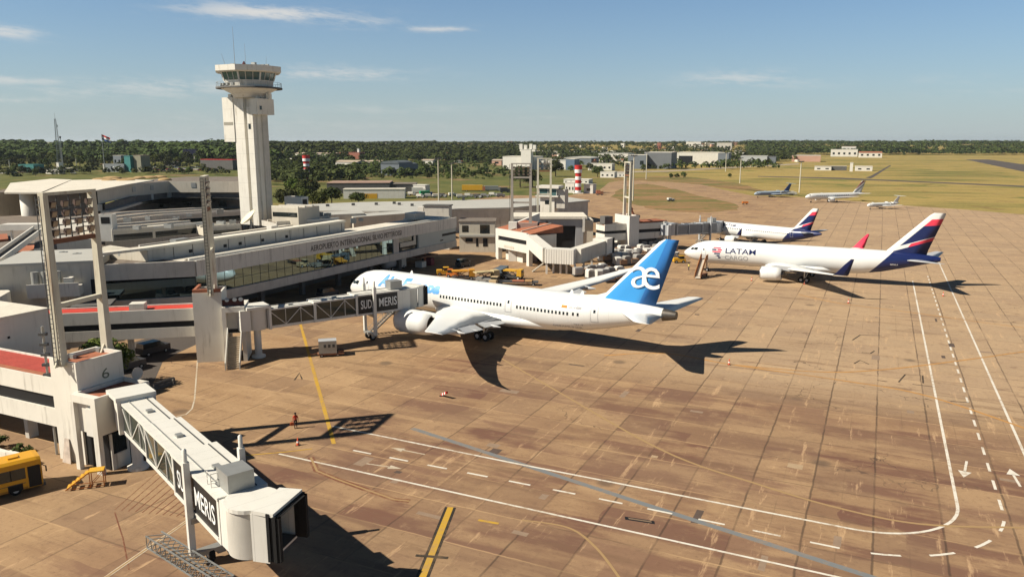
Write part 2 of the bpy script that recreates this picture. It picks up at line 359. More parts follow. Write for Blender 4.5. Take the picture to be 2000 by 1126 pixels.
    nt.links.new(nz.outputs['Color'], wv_.inputs[0]); wv_.inputs[1].default_value = (3, 3, 3); nt.links.new(p, wv_.inputs[2]); nt.links.new(wv_.outputs[0], cr.inputs['Vector'])
    crk = mth(nt, 'MULTIPLY', ramp(nt, cr.outputs['Distance'], .008, .002), ramp(nt, noise(nt, p, .035, 3), .55, .62))
    c = mixc(nt, mth(nt, 'MULTIPLY', crk, .7), c, (.06, .04, .03))
    nt.links.new(c, b.inputs['Base Color']); b.inputs['Roughness'].default_value = .85; b.inputs['Specular IOR Level'].default_value = .25
    bp = nn(nt, 'ShaderNodeBump'); bp.inputs['Strength'].default_value = .052; bp.inputs['Distance'].default_value = .05
    nt.links.new(fi, bp.inputs['Height']); nt.links.new(bp.outputs[0], b.inputs['Normal'])
    return m
def paint(name, col, worn=.5, under=(.32, .205, .11)):
    m, nt, b = newmat(name); p = worldpos(nt)
    f = ramp(nt, mth(nt, 'ADD', mth(nt, 'MULTIPLY', noise(nt, p, 1.7, 6, .75), .6), mth(nt, 'MULTIPLY', noise(nt, p, .13, 3), .4)), .46, .66)
    c = mixc(nt, mth(nt, 'MULTIPLY', f, worn), col, under)
    nt.links.new(c, b.inputs['Base Color']); b.inputs['Roughness'].default_value = .8; b.inputs['Specular IOR Level'].default_value = .2
    return m
def mat_patchy():
    m, nt, b = newmat('thin_grass_on_soil'); p = worldpos(nt)
    c = mixc(nt, noise(nt, p, .3, 5, .7), (.3, .185, .09), (.22, .125, .06))
    g = mixc(nt, noise(nt, p, .25, 4, .6), (.09, .1, .03), (.2, .16, .06))
    c = mixc(nt, ramp(nt, mth(nt, 'ADD', mth(nt, 'MULTIPLY', noise(nt, p, .035, 4, .6, (.5, 1.4, 1)), .7), mth(nt, 'MULTIPLY', noise(nt, p, .3, 4, .7), .3)), .42, .56), c, g)
    nt.links.new(c, b.inputs['Base Color']); b.inputs['Roughness'].default_value = .95; b.inputs['Specular IOR Level'].default_value = .1; return m
GRASS = mat_ground(); GRASSP = mat_patchy(); APRON = mat_apron()
ASPH = M('runway_asphalt', (.085, .07, .06), .9, .2, .03)
PW = paint('white_road_paint', (.64, .6, .52), .75); PWF = paint('faded_white_road_paint', (.5, .43, .33), .9)
PY = paint('yellow_road_paint', (.47, .28, .035), .75); PYF = paint('faded_yellow_road_paint', (.33, .215, .1), 1.); PO = paint('orange_road_paint', (.44, .225, .07), .95)
PB = paint('blue_grey_road_paint', (.165, .175, .18), .5); PK = paint('black_road_paint', (.03, .026, .022), .3); PR = paint('dark_red_road_paint', (.16, .06, .035), .7)
gm = MB(); ds = [-250, -60, 20, 80, 160, 250]; d = 290.
while d < 14000: ds.append(d); d *= 1.075
NA = 90; gv = []
for d in ds:
    for i in range(NA+1):
        a = -1.25+2.5*i/NA; x = a*(max(d, 0)+330); gv.append((x, d, hgt(x, d)))
gm.add(gv, [(k*(NA+1)+i, k*(NA+1)+i+1, (k+1)*(NA+1)+i+1, (k+1)*(NA+1)+i) for k in range(len(ds)-1) for i in range(NA)], 0, True)
struct(gm.build('ground', GRASS), 'dry green and yellow grassland of the airfield running to the horizon')
def arc(cx, cy, r, a0, a1, n=14): return [PQ(cx+r*math.cos(R(lerp(a0, a1, i/n))), cy+r*math.sin(R(lerp(a0, a1, i/n)))) for i in range(n+1)]
def spline(pp, n=8):
    out = []
    for i in range(len(pp)-1):
        p0, p1, p2, p3 = pp[max(i-1, 0)], pp[i], pp[i+1], pp[min(i+2, len(pp)-1)]
        for k in range(n):
            t = k/n; out.append(tuple(.5*(2*p1[j]+(p2[j]-p0[j])*t+(2*p0[j]-5*p1[j]+4*p2[j]-p3[j])*t*t+(3*p1[j]-p0[j]-3*p2[j]+p3[j])*t**3) for j in (0, 1)))
    return out+[pp[-1]]
def sheet(name, pts, z, mat, lab=None):
    mb = MB(); a = sum(pts[i][0]*pts[(i+1) % len(pts)][1]-pts[(i+1) % len(pts)][0]*pts[i][1] for i in range(len(pts)))
    if a < 0: pts = pts[::-1]
    mb.add([(x, y, z) for x, y in pts], [list(range(len(pts)))]); return struct(mb.build(name, mat), lab)
ap = [(-160, 20), (330, 20), (330, 262)]+[G(*p) for p in ((2000, 419), (1880, 409), (1750, 400), (1650, 391), (1560, 385), (1470, 382), (1420, 372), (1370, 360), (1310, 352), (1230, 350), (1190, 356), (1170, 372), (1100, 383), (1000, 381), (880, 394), (760, 400))]+[(-60, 330), (-160, 330)]
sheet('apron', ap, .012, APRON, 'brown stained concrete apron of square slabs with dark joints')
def blob(pts, n=6, amp=1.2, seed=1):
    g = random.Random(seed); P_ = spline([*pts, pts[0]], n)[:-1]; return [(x+g.uniform(-amp, amp), y+g.uniform(-amp, amp)*3) for x, y in P_]
sheet('grass_patch', blob([G(*p) for p in ((1222, 364), (1262, 359), (1310, 368), (1372, 384), (1440, 401), (1410, 413), (1300, 411), (1245, 400), (1196, 384))], 5, 1.4, 4), .02, GRASSP, 'thin green and brown grass patch inside the far edge of the apron')
sheet('bare_earth', blob([G(*p) for p in ((1175, 352), (1240, 346), (1340, 345), (1440, 358), (1500, 374), (1560, 381), (1450, 372), (1380, 362), (1310, 356), (1230, 353))], 5, 2., 5), .016, GRASSP, 'reddish bare earth along the far edge of the apron')
sheet('runway', [G(*p) for p in ((1886, 311.5), (1932, 311.5), (2040, 327), (2140, 345), (2140, 362), (2040, 344), (1955, 326))], .03, ASPH, 'dark asphalt runway at the right edge')
sheet('taxiway', [G(*p) for p in ((1480, 343.8), (1640, 347), (1760, 352.5), (2030, 364), (2030, 366.5), (1760, 354.6), (1640, 349.5), (1480, 345))], .025, ASPH, 'thin dark taxiway crossing the grass')
sheet('taxiway', [G(*p) for p in ((1690, 347), (1700, 344), (1737, 323), (1741, 323), (1706, 346), (1700, 348.5))], .03, ASPH, 'narrow dark taxiway leading off to the far grass')
sheet('road_or_shade_sheet', [G(*p) for p in ((1180, 334.5), (1300, 333), (1560, 319), (1560, 321), (1300, 335.5), (1180, 338))], .025, M('pale_road', (.33, .27, .2), .9, .15, .05), 'pale road in front of the far hangars')
sheet('road_or_shade_sheet', [G(*p) for p in ((228, 700), (262, 668), (330, 646), (384, 640), (384, 672), (345, 690), (318, 706), (298, 752), (262, 760), (236, 730))], .0155, ASPH, 'dark sheet for the shadow on the asphalt road under the link between the near gates')  # road sheet made dark, the shadow below the link painted into it
# ------------------------------------------------------------------ painted markings
PATCHD = M('tar_patch', (.1, .07, .055), .85, .25, 1.5); PATCHL = M('pale_concrete_patch', (.38, .27, .165), .85, .15, 1.5); PATCHM = M('grey_concrete_patch', (.27, .19, .13), .85, .2, 1.5)
ZC = [0.]
def strip(name, pts, w, mat, z=.022, lab=None, dash=None):
    ZC[0] += .00012; z += ZC[0]; mb = MB(); pts = [Vector((p[0], p[1], 0)) for p in pts]; segs = []
    if dash:
        on, off = dash; acc = 0.
        for a, b in zip(pts, pts[1:]):
            L = (b-a).length; t = -acc if acc else 0.
            while t < L:
                s0, s1 = max(0, t), min(L, t+on)
                if s1 > s0: segs.append([a+(b-a)*(s0/L), a+(b-a)*(s1/L)])
                t += on+off
            acc = (on+off)-(t-L) if t > L else 0
    else: segs = [pts]
    for sg in segs:
        n = len(sg); L_ = []; R_ = []
        for i in range(n):
            d = (sg[min(i+1, n-1)]-sg[max(i-1, 0)]).normalized(); o = Vector((-d.y, d.x, 0))*w/2
            L_.append((sg[i]+o)[:2]+(z,)); R_.append((sg[i]-o)[:2]+(z,))
        mb.add(L_+R_, [(n+i, n+i+1, i+1, i) for i in range(n-1)])
    return struct(mb.build(name, mat), lab)
up = [G(650, 832)]+[PQ(p, 62.5) for p in (-30, -10)]+arc(0, 70.5, 8, -90, 0)+[PQ(8.0, q) for q in (90, 120, 150, 188)]
strip('road_marking', up, .26, PW, lab='long white line that turns the corner of the apron road')
strip('road_marking', [G(545, 886)]+[PQ(p, 54.6) for p in (-20, 0, 30)], .24, PW, lab='white line along the near side of the apron road')
dp = [G(690, 879)]+[PQ(p, 58.9) for p in (-20, -8)]+arc(-.7, 70.9, 12, -90, 0, 18)+[PQ(11.3, 198)]
strip('road_marking', dp, .24, PW, lab='dashed white centre line of the apron road', dash=(2.1, 2.15))
strip('road_marking', [PQ(14.85, q) for q in (60, 90, 222)], .26, PW, lab='white line along the outer side of the apron road')
strip('road_marking', [G(805, 836), G(1240, 978), G(1720, 1132)], .62, PB, .018, 'broad blue grey band crossing the apron road')
strip('road_marking', [G(572, 590), G(588, 637), G(652, 866)], .42, PY, lab='yellow lead-in line beside the parked passenger jet')
strip('road_marking', [G(880, 990), G(820, 1140)], .95, PK, .018, 'black edging of the near yellow lead-in line')
strip('road_marking', [G(880, 990), G(820, 1140)], .5, PY, .026, 'near yellow lead-in line at the bottom of the picture')
strip('road_marking', [G(812, 1084), G(875, 1089)], .32, PK, .03, 'black stop bar across the near yellow line')
strip('road_marking', [G(607, 893), G(619, 919), G(660, 936), G(770, 975), G(800, 978)], .62, PR, .018, 'dark edging of the bent yellow line')
strip('road_marking', [G(607, 893), G(619, 919), G(660, 936), G(770, 975), G(800, 978)], .22, PYF, .026, 'thin bent yellow line near the apron road')
strip('road_marking', [G(468, 890), G(560, 882), G(610, 876)], .16, PY, .026, 'short yellow line in the shadow of the light mast')
strip('road_marking', [G(934, 1015), G(974, 1022)], .3, PY, lab='short bright yellow dash on the near apron')
strip('road_marking', [G(205, 1128), G(372, 1012)], .34, PWF, lab='pale line running out from under the near jet bridge')
strip('road_marking', [G(205, 1128), G(372, 1012)], .16, PYF, .027, 'yellow stripe inside the pale line by the near jet bridge')
strip('road_marking', [G(386, 700), G(380, 780), G(375, 798), G(363, 809), G(345, 813)], .17, PWF, lab='faded white line bending around the second gate')
strip('road_marking', spline([G(*p) for p in ((1180, 694), (1300, 690), (1430, 712), (1640, 742), (1800, 770), (1990, 832), (2100, 875))]), .4, PO, lab='orange taxi line curving toward the right edge')
strip('road_marking', spline([G(*p) for p in ((1430, 712), (1600, 726), (1720, 722), (1860, 706), (2010, 685))]), .36, PO, .025, 'orange taxi line branching to the far right')
strip('road_marking', spline([G(*p) for p in ((1560, 575), (1640, 592), (1780, 610), (1900, 627), (2020, 642))]), .36, PO, lab='orange taxi line beside the cargo jet')
strip('road_marking', spline([G(*p) for p in ((980, 700), (1096, 768), (1296, 880), (1480, 945), (1640, 992), (1800, 1023), (2010, 1030))]), .3, PYF, lab='faint yellow guide line across the brown apron')
strip('road_marking', spline([G(*p) for p in ((1020, 1015), (1110, 1030), (1165, 1070), (1215, 1135))]), .22, PYF, lab='faint yellow guide line at the bottom edge')
for k in range(13): strip('road_marking', [G(lerp(224, 385, k/12), lerp(995, 1012, k/12)+ (40 if k % 2 else 0)*0), G(lerp(300, 420, k/12)+18, lerp(918, 985, k/12)-6)], .09, PR, .018, 'dark red hatched no-parking lines under the near jet bridge')
strip('road_marking', [G(*p) for p in ((224, 1000), (240, 1050), (252, 1112))], .09, PR, .018, 'dark red border of the hatched no-parking area')
rt = random.Random(21)
for k in range(46):
    P0_, Q0_ = rt.uniform(-45, 22), rt.uniform(46, 150); w_, h_ = rt.uniform(.5, 2.6), rt.uniform(.3, 1.1)
    if rt.random() < .5: w_, h_ = h_, w_
    sheet('slab_repair', [PQ(P0_, Q0_), PQ(P0_+w_, Q0_+rt.uniform(-.1, .1)), PQ(P0_+w_, Q0_+h_), PQ(P0_, Q0_+h_)], .0145+k*.00002, (PATCHD, PATCHM, PATCHM, PATCHL)[k % 4], 'small patched repair in the concrete slabs')
def arrow(p0, p1, w, lab, mat=PW):
    p0, p1 = Vector(p0), Vector(p1); d = (p1-p0).normalized(); n = Vector((-d.y, d.x)); L = (p1-p0).length; mb = MB()
    def q(a, b): v = p0+d*a+n*b; return (v.x, v.y, .024)
    mb.add([q(0, -w*.1), q(L*.66, -w*.1), q(L*.66, w*.1), q(0, w*.1)], [(0, 1, 2, 3)]); mb.add([q(L*.64, -w*.5), q(L, 0), q(L*.64, w*.5)], [(0, 1, 2)])
    struct(mb.build('road_marking', mat), lab)
arrow(G(830, 887), G(764, 874), .8, 'white arrow pointing left on the apron road', PWF); arrow(G(716, 905), G(785, 915), .8, 'white arrow pointing right on the apron road', PWF)
arrow(G(1888, 900), G(1882, 932), 1.1, 'white arrow pointing toward the camera on the side road'); arrow(G(1993, 950), G(1972, 915), 1.1, 'white arrow pointing away on the side road')
sheet('drain', [G(*p) for p in ((1220, 1008), (1278, 1017), (1279, 1023), (1221, 1014))], .02, BLACK, 'dark drain grating in the apron road')
sheet('drain', [G(*p) for p in ((1227, 1010.5), (1272, 1017.5), (1273, 1020), (1228, 1013))], .026, M('drain_iron', (.2, .14, .09), .8), 'rusty slats of the drain grating')
for pts in (((1665, 664), (1680, 654), (1722, 655)), ((1668, 710), (1680, 703), (1697, 711)), ((1683, 688), (1700, 690), (1708, 685)), ((1755, 746), (1768, 731), (1802, 733), (1803, 748)), ((1713, 742), (1733, 745)), ((1782, 750), (1822, 755)), ((575, 742), (585, 728), (590, 740)), ((1856, 783), (1895, 786))):
    strip('crack', [G(*p) for p in pts], .2, PK, .02, 'dark tar patch sealing a crack in the slabs')
# ------------------------------------------------------------------ aircraft (local x = nose to tail, -y = port, z up)
JETW = M('jet_white_paint', (.7, .7, .675), .32, .03, .3, .12, 0, .5, stainc=(.4, .38, .34))
JETG = M('jet_grey_paint', (.42, .43, .44), .4, .05, .5, 0, 0, .5)
METAL = M('bare_metal', (.55, .55, .55), .28, .08, 1., 0, .8)
HOT = M('hot_section_metal', (.13, .115, .1), .45, .25, 1.5, 0, .7)
seams(JETW, 0, 2.9, .035, .3)
CORAL = M('coral_paint', (.72, .05, .1), .4, .05); NAVY = M('navy_paint', (.009, .018, .09), .35, .08)
LIGHTB = M('sky_blue_letters', (.1, .33, .72), .45, .05); LGREY = M('pale_grey_letters', (.33, .33, .34), .5, .05)
def livery_bands(name, bands, base, k, extra=None):
    """diagonal paint bands: first matching (lo, hi, colour) on t = z - k*x"""
    m, nt, b = newmat(name); s = nn(nt, 'ShaderNodeSeparateXYZ'); nt.links.new(coords(nt), s.inputs[0])
    t = mth(nt, 'SUBTRACT', s.outputs[2], mth(nt, 'MULTIPLY', s.outputs[0], k)); c = base
    for lo, hi, col, x0 in bands:
        f = mth(nt, 'MULTIPLY', mth(nt, 'GREATER_THAN', t, lo), mth(nt, 'LESS_THAN', t, hi))
        if x0 is not None: f = mth(nt, 'MULTIPLY', f, mth(nt, 'GREATER_THAN', mth(nt, 'ADD', s.outputs[0], mth(nt, 'MULTIPLY', s.outputs[2], x0[1])), x0[0]))
        c = mixc(nt, f, c, col)
    nt.links.new(c, b.inputs['Base Color']) if hasattr(c, 'is_output') else None
    b.inputs['Roughness'].default_value = .33; b.inputs['Specular IOR Level'].default_value = .5
    return m
class Body:
    def __init__(s, keys): s.k = keys                 # (x, zbottom, ztop, halfwidth)
    def at(s, x):
        xs = [k[0] for k in s.k]; return [interp(x, xs, [k[j] for k in s.k]) for j in (1, 2, 3)]
    def pt(s, x, z, side, off=0.):
        zb, ztp, w = s.at(x); zc, h = (zb+ztp)/2, (ztp-zb)/2; q = max(-1, min(1, (z-zc)/h))
        y = w*math.sqrt(max(0, 1-q*q)); n = Vector((0, y/(w*w), (z-zc)/(h*h))); n.normalize()
        return (x, side*(y+n.y*off), z+n.z*off)
    def mesh(s, n=32, sub=3, x0=None, x1=None):
        xs = []
        for a, b in zip(s.k, s.k[1:]):
            m = max(1, min(8, int((b[0]-a[0])/1.6)+1)); xs += [lerp(a[0], b[0], i/m) for i in range(m)]
        xs.append(s.k[-1][0])
        if x0 is not None: xs = [x0]+[x for x in xs if x > x0]
        if x1 is not None: xs = [x for x in xs if x < x1]+[x1]
        rings = []
        for x in xs:
            zb, zt_, w = s.at(x); zc, h = (zb+zt_)/2, (zt_-zb)/2
            rings.append([(x, w*math.cos(2*math.pi*i/n), zc+h*math.sin(2*math.pi*i/n)) for i in range(n)])
        return MB().loft(rings)
    def patch(s, mb, x0, x1, z0, z1, side, off=.015, nx=1, nz=2, shear=0., mi=0):
        vs = [s.pt(lerp(x0, x1, i/nx)+shear*(lerp(z0, z1, j/nz)-z0), lerp(z0, z1, j/nz), side, off) for j in range(nz+1) for i in range(nx+1)]
        mb.add(vs, [(j*(nx+1)+i, j*(nx+1)+i+1, (j+1)*(nx+1)+i+1, (j+1)*(nx+1)+i) for j in range(nz) for i in range(nx)], mi); return mb
    def text(s, mb, st, x0, z0, height, width=None, bold=0., side=-1, off=.02, mi=0, shear=0.):
        vs, fs, w = text2d(st, height, bold, shear); k = width/w if width else 1.
        bm = bmesh.new(); bv = [bm.verts.new((x*k, y, 0)) for x, y in vs]
        for f in fs:
            try: bm.faces.new([bv[i] for i in f])
            except ValueError: pass
        n = max(2, int(height/.22))
        for i in range(1, n): bmesh.ops.bisect_plane(bm, geom=bm.verts[:]+bm.edges[:]+bm.faces[:], plane_co=(0, height*i/n, 0), plane_no=(0, 1, 0))
        W = max(v.co.x for v in bm.verts); bm.verts.index_update()
        mb.add([s.pt(x0+(v.co.x if side < 0 else W-v.co.x), z0+v.co.y, side, off) for v in bm.verts], [[v.index for v in f.verts] for f in bm.faces], mi)
        bm.free(); return W
AF = [(0, 0), (.04, .35), (.14, .8), (.32, 1.), (.6, .75), (1, .02), (.6, -.32), (.32, -.5), (.12, -.42), (.03, -.22)]
def wing_mesh(st, side, vertical=False):
    rings = []
    for v, x0, c, z, tc in st:
        rings.append([(x0+a*c, side*v, z+b*c*tc*.6) if not vertical else (x0+a*c, b*c*tc*.5 if b != .02 else 0, v) for a, b in (AF if not vertical else [(p, (q if q > 0 else q*1.6)) for p, q in AF])])
    return MB().loft(rings)
def engine(t, x, y, z, r, L, cowl, spin=METAL, chev=False):
    o = MB().lathe([(r*.80, .9), (r*.80, .25), (r*.86, .03), (r*.93, -.04), (r*1., .2), (r*1.06, .9), (r*1.07, L*.35), (r*1.02, L*.62), (r*.88, L*.84), (r*.83, L*.84), (r*.8, L*.6)], 28, (x, y, z), 'x').build('engine', cowl, t)
    MB().lathe([(r*.84, .2), (r*.87, -.0), (r*.935, -.05), (r*.985, .1), (r*1.0, .22)], 28, (x-.012, y, z), 'x').build('inlet_lip', METAL, o)
    f = MB(); f.lathe([(0., .25), (r*.12, .5), (r*.24, .85), (r*.79, .9)], 20, (x, y, z), 'x')
    for k in range(18):
        a = 2*math.pi*k/18; f.bar((x+.72, y+r*.25*math.cos(a), z+r*.25*math.sin(a)), (x+.8, y+r*.78*math.cos(a+.18), z+r*.78*math.sin(a+.18)), .08*r, .3*r, 0, (1, 0, 0))
    f.build('fan', DSTEEL, o)
    MB().lathe([(r*.62, L*.6), (r*.52, L*.86), (r*.44, L*.95), (r*.36, L*.95), (r*.25, L*.98), (.02, L*1.1)], 20, (x, y, z), 'x').build('exhaust_nozzle', HOT, o)
    return o
def wheel(mb_parent, x, y, z, r, w):
    o = MB().lathe([(r*.5, -w/2), (r*.9, -w/2), (r, -w*.3), (r, w*.3), (r*.9, w/2), (r*.5, w/2)], 18, (0, 0, 0), 'z').v
    m = MB(); m.add([(x+a, y+c, z+b) for a, b, c in o], [[k*18+i, k*18+(i+1) % 18, (k+1)*18+(i+1) % 18, (k+1)*18+i] for k in range(5) for i in range(18)], 0, True)
    m.tube((x, y-w*.42, z), (x, y+w*.42, z), r*.52, None, 12, 1)
    return m.build('wheel', [RUBBER, JETG], mb_parent)
def gear(t, x, y, ztop, r, w, pairs, gap):
    g = MB().tube((x, y, r), (x, y, ztop), r*.26, None, 8)
    g.bar((x, y, r*1.2), (x+ztop*.35, y*.8, ztop), r*.18, r*.18)
    if len(pairs) > 1: g.bar((x+pairs[0]-.1, y, r), (x+pairs[-1]+.1, y, r), r*.3, r*.3)
    g.bar((x, y-gap, r), (x, y+gap, r), r*.22, r*.22)
    o = g.build('landing_gear', METAL, t)
    for p in pairs:
        for sgn in (-1, 1): wheel(o, x+p, y+sgn*gap, r, r, w)
    return o
def windows(t, body, x0, n, pitch, z, w, h, skip=(), side=-1):
    first = None
    for i in range(n):
        if i in skip: continue
        x = x0+i*pitch; o = body.patch(MB(), x-w/2, x+w/2, z-h/2, z+h/2, side, .02).build('window', DGLASS, t)
def door(t, body, x, w, z0, h, side, name='door'):
    m = MB(); e = .06
    for a, b, c, d in ((x, x+e, z0, z0+h), (x+w-e, x+w, z0, z0+h), (x, x+w, z0, z0+e), (x, x+w, z0+h-e, z0+h)): body.patch(m, a, b, c, d, side, .018, 1, 4)
    o = m.build(name, LGREY, t); body.patch(MB(), x+w*.36, x+w*.64, z0+h*.62, z0+h*.82, side, .02).build('window', DGLASS, o); return o
def cockpit(t, body, panes):
    for sd in (-1, 1):
        for x0, x1, z0, z1, shr in panes: body.patch(MB(), x0, x1, z0, z1, sd, .03, 3, 3, shr).build('cockpit_window', DGLASS, t)
# ---- wide-body passenger jet, white with a blue fin
B = Body([(0, 4.02, 4.06, .03), (.12, 3.72, 4.38, .36), (.45, 3.4, 4.78, .75), (1., 3.06, 5.3, 1.2), (1.8, 2.72, 5.98, 1.66), (2.8, 2.42, 6.72, 2.08), (4., 2.18, 7.3, 2.44), (5.6, 2.03, 7.68, 2.7), (7.5, 1.96, 7.86, 2.84), (10, 1.95, 7.92, 2.885), (41, 1.95, 7.92, 2.885), (44.5, 2.12, 7.92, 2.84), (48, 2.6, 7.9, 2.62), (51.5, 3.3, 7.84, 2.2), (55, 4.15, 7.7, 1.66), (58, 4.95, 7.5, 1.16), (60.2, 5.5, 7.28, .82), (61.8, 5.85, 7.1, .58), (62.1, 5.92, 7.06, .52)])
t = thing('passenger_jet', 'white wide-body passenger jet with a bright blue tail fin docked at the jet bridge', 'airplane', (-29.18, 137.9), -.582)
B.mesh(36, x1=60.2).build('fuselage', JETW, t)
B.mesh(20, x0=60.2).build('tail_cone', HOT, t)
for sd in (-1, 1):
    st = [(2.2, 21.2, 13.8, 3.0, .13), (4., 22.8, 12., 3.2, .12), (9.8, 27.4, 7.6, 3.75, .11), (16, 31.6, 5.6, 4.6, .1), (22, 35.8, 4.1, 5.6, .1), (26, 38.8, 3.0, 6.5, .1), (28., 40.7, 2.2, 7.1, .1), (29.1, 42.4, 1.5, 7.5, .1), (29.75, 44.2, .6, 7.7, .1)]
    w = wing_mesh(st, sd).build('wing', JETW, t)
    for v, x, L_, z in ((7., 33.3, 4.2, 2.9), (13.5, 34.4, 3.6, 3.75), (19., 36.9, 3., 4.8)):
        MB().loft([[(x+a*L_, sd*v+r*math.cos(i*math.pi/4), z+.1*a+r*1.3*math.sin(i*math.pi/4)) for i in range(8)] for a, r in ((-.4, .05), (-.1, .26), (.35, .32), (.7, .2), (1, .04))]).build('flap_fairing', JETG, w)
    fp = MB()
    for (v0, x0_, z0_), (v1, x1_, z1_) in (((3.2, 34.5, 3.), (9.4, 35.4, 3.5)), ((10.4, 35.5, 3.6), (17.5, 37.9, 4.7))):
        fp.add([(x0_-.4, sd*v0, z0_+.25), (x1_-.4, sd*v1, z1_+.25), (x1_+1., sd*v1, z1_-.22), (x0_+1.3, sd*v0, z0_-.35)], [(0, 1, 2, 3)]); fp.add([(x0_-.4, sd*v0, z0_+.12), (x1_-.4, sd*v1, z1_+.12), (x1_+1., sd*v1, z1_-.28), (x0_+1.3, sd*v0, z0_-.42)], [(0, 1, 2, 3)])
    fp.build('flap', JETG, w)
    engine(t, 20.3, sd*9.8, 2.55, 1.78, 7.9, JETW)
    MB().hexa([(22.8, sd*9.8-.25, 4.05), (22.8, sd*9.8+.25, 4.05), (29.5, sd*9.8+.25, 3.6), (29.5, sd*9.8-.25, 3.6)], [(24.8, sd*9.8-.22, 4.5), (24.8, sd*9.8+.22, 4.5), (31.5, sd*9.8+.22, 4.1), (31.5, sd*9.8-.22, 4.1)]).build('pylon', JETW, t)
    wing_mesh([(.5, 53.6, 6.9, 6.3, .1), (1.4, 54.2, 6.3, 6.38, .1), (9.4, 59.9, 2.5, 7.25, .1), (9.9, 60.9, 1.5, 7.3, .1)], sd).build('tailplane', JETW, t)
    gear(t, 33., sd*4.9, 3.2, .66, .5, (-.75, .75), .62)
    windows(t, B, 9.6, 12, .62, 5.35, .3, .46, (0, 1, 2, 11), sd)
    windows(t, B, 22.9, 20, .62, 5.35, .3, .46, (), sd); windows(t, B, 37.7, 15, .62, 5.35, .3, .46, (), sd); windows(t, B, 47.3, 2, .75, 5.4, .3, .46, (), sd)
    for x in (5.8, 16.3, 35.5, 50.): door(t, B, x, 1.15, 4.35 if x < 49 else 4.5, 2.2, sd)
gear(t, 5.9, 0, 2.6, .5, .36, (0,), .34)
bf = Body([(20, 2.3, 3.2, .5), (22.5, 1.72, 4.2, 2.5), (25.5, 1.5, 4.4, 3.1), (35.5, 1.5, 4.4, 3.1), (39, 1.66, 4.3, 2.7), (43.5, 1.96, 3.4, 1.3)])
bf.mesh(24).build('wing_fairing', JETW, t)
m, nt, b = newmat('blue_fin_paint'); s_ = nn(nt, 'ShaderNodeSeparateXYZ'); nt.links.new(coords(nt), s_.inputs[0])
d_ = mth(nt, 'ADD', s_.outputs[0], mth(nt, 'MULTIPLY', s_.outputs[2], -.419))
c_ = mixc(nt, mth(nt, 'GREATER_THAN', d_, 53.34), (.045, .29, .66), (.03, .18, .5))
le_ = mth(nt, 'SUBTRACT', s_.outputs[0], mth(nt, 'MULTIPLY', s_.outputs[2], .989)); c_ = mixc(nt, mth(nt, 'LESS_THAN', le_, 43.4), c_, (.75, .75, .74))
nt.links.new(c_, b.inputs['Base Color']); b.inputs['Roughness'].default_value = .35; b.inputs['Specular IOR Level'].default_value = .5
fin = wing_mesh([(7.3, 50.0, 8.9, 0, .1), (7.9, 50.6, 8.5, 0, .1), (16.5, 59.15, 2.8, 0, .09), (16.95, 60.0, 2.05, 0, .06)], 1, True).build('tail_fin', MATS['blue_fin_paint'], t)
MB().loft([[(47, 0, 7.9), (47, 0, 7.85), (47, 0, 7.8)], [(49.4, .06, 7.75), (49.8, 0, 8.1), (49.4, -.06, 7.75)], [(51.2, .14, 7.6), (51.3, 0, 8.6), (51.2, -.14, 7.6)]]).build('dorsal_fin', JETW, t)
for sd in (-1, 1):                                      # ae ligature emblem on both faces of the fin
    e = MB(); vs, fs, w_ = text2d('\u00e6', 3.1, -.004); k_ = 4.3/w_
    e.add([((55.3+x*k_ if sd < 0 else 59.6-x*k_), sd*(.047*interp(9.85+y, [7.9, 16.5], [8.5, 2.8])+.06), 9.85+y) for x, y in vs], fs)
    e.build('emblem', SIGNW, fin)
    tx = MB(); B.text(tx, 'Air', 9.0, 5.65, 1.9, 4.2, .06, sd, shear=.25); B.text(tx, 'Europa', 14.2, 5.1, 2.3, 8.4, .06, sd, shear=.25); tx.build('lettering', LIGHTB, t)
    tx = MB(); B.text(tx, 'EC-NBM', 46.6, 6.15, .42, 1.9, .02, sd); B.text(tx, '787-9', 47.2, 3.65, .3, 1.5, 0, sd); B.text(tx, 'DREAMLINER', 43.8, 3.1, .32, 4.6, 0, sd); tx.build('lettering', LGREY, t)
    fg = MB(); B.patch(fg, 45.3, 46.2, 6.15, 6.55, sd, .02); fg.build('flag_decal', M('orange_decal', (.6, .25, .05)), t)
cockpit(t, B, [(1.75, 2.7, 5.25, 5.75, .75), (2.9, 3.9, 5.35, 5.95, .55)])
for x in (14, 45.2, 47.): MB().add([(x, -.03, 7.85), (x+.7, 0, 7.85), (x+.6, 0, 8.4), (x+.35, 0, 8.45), (x, .03, 7.85)], [(0, 1, 2, 3), (4, 1, 2, 3)]).build('antenna', JETW, t)
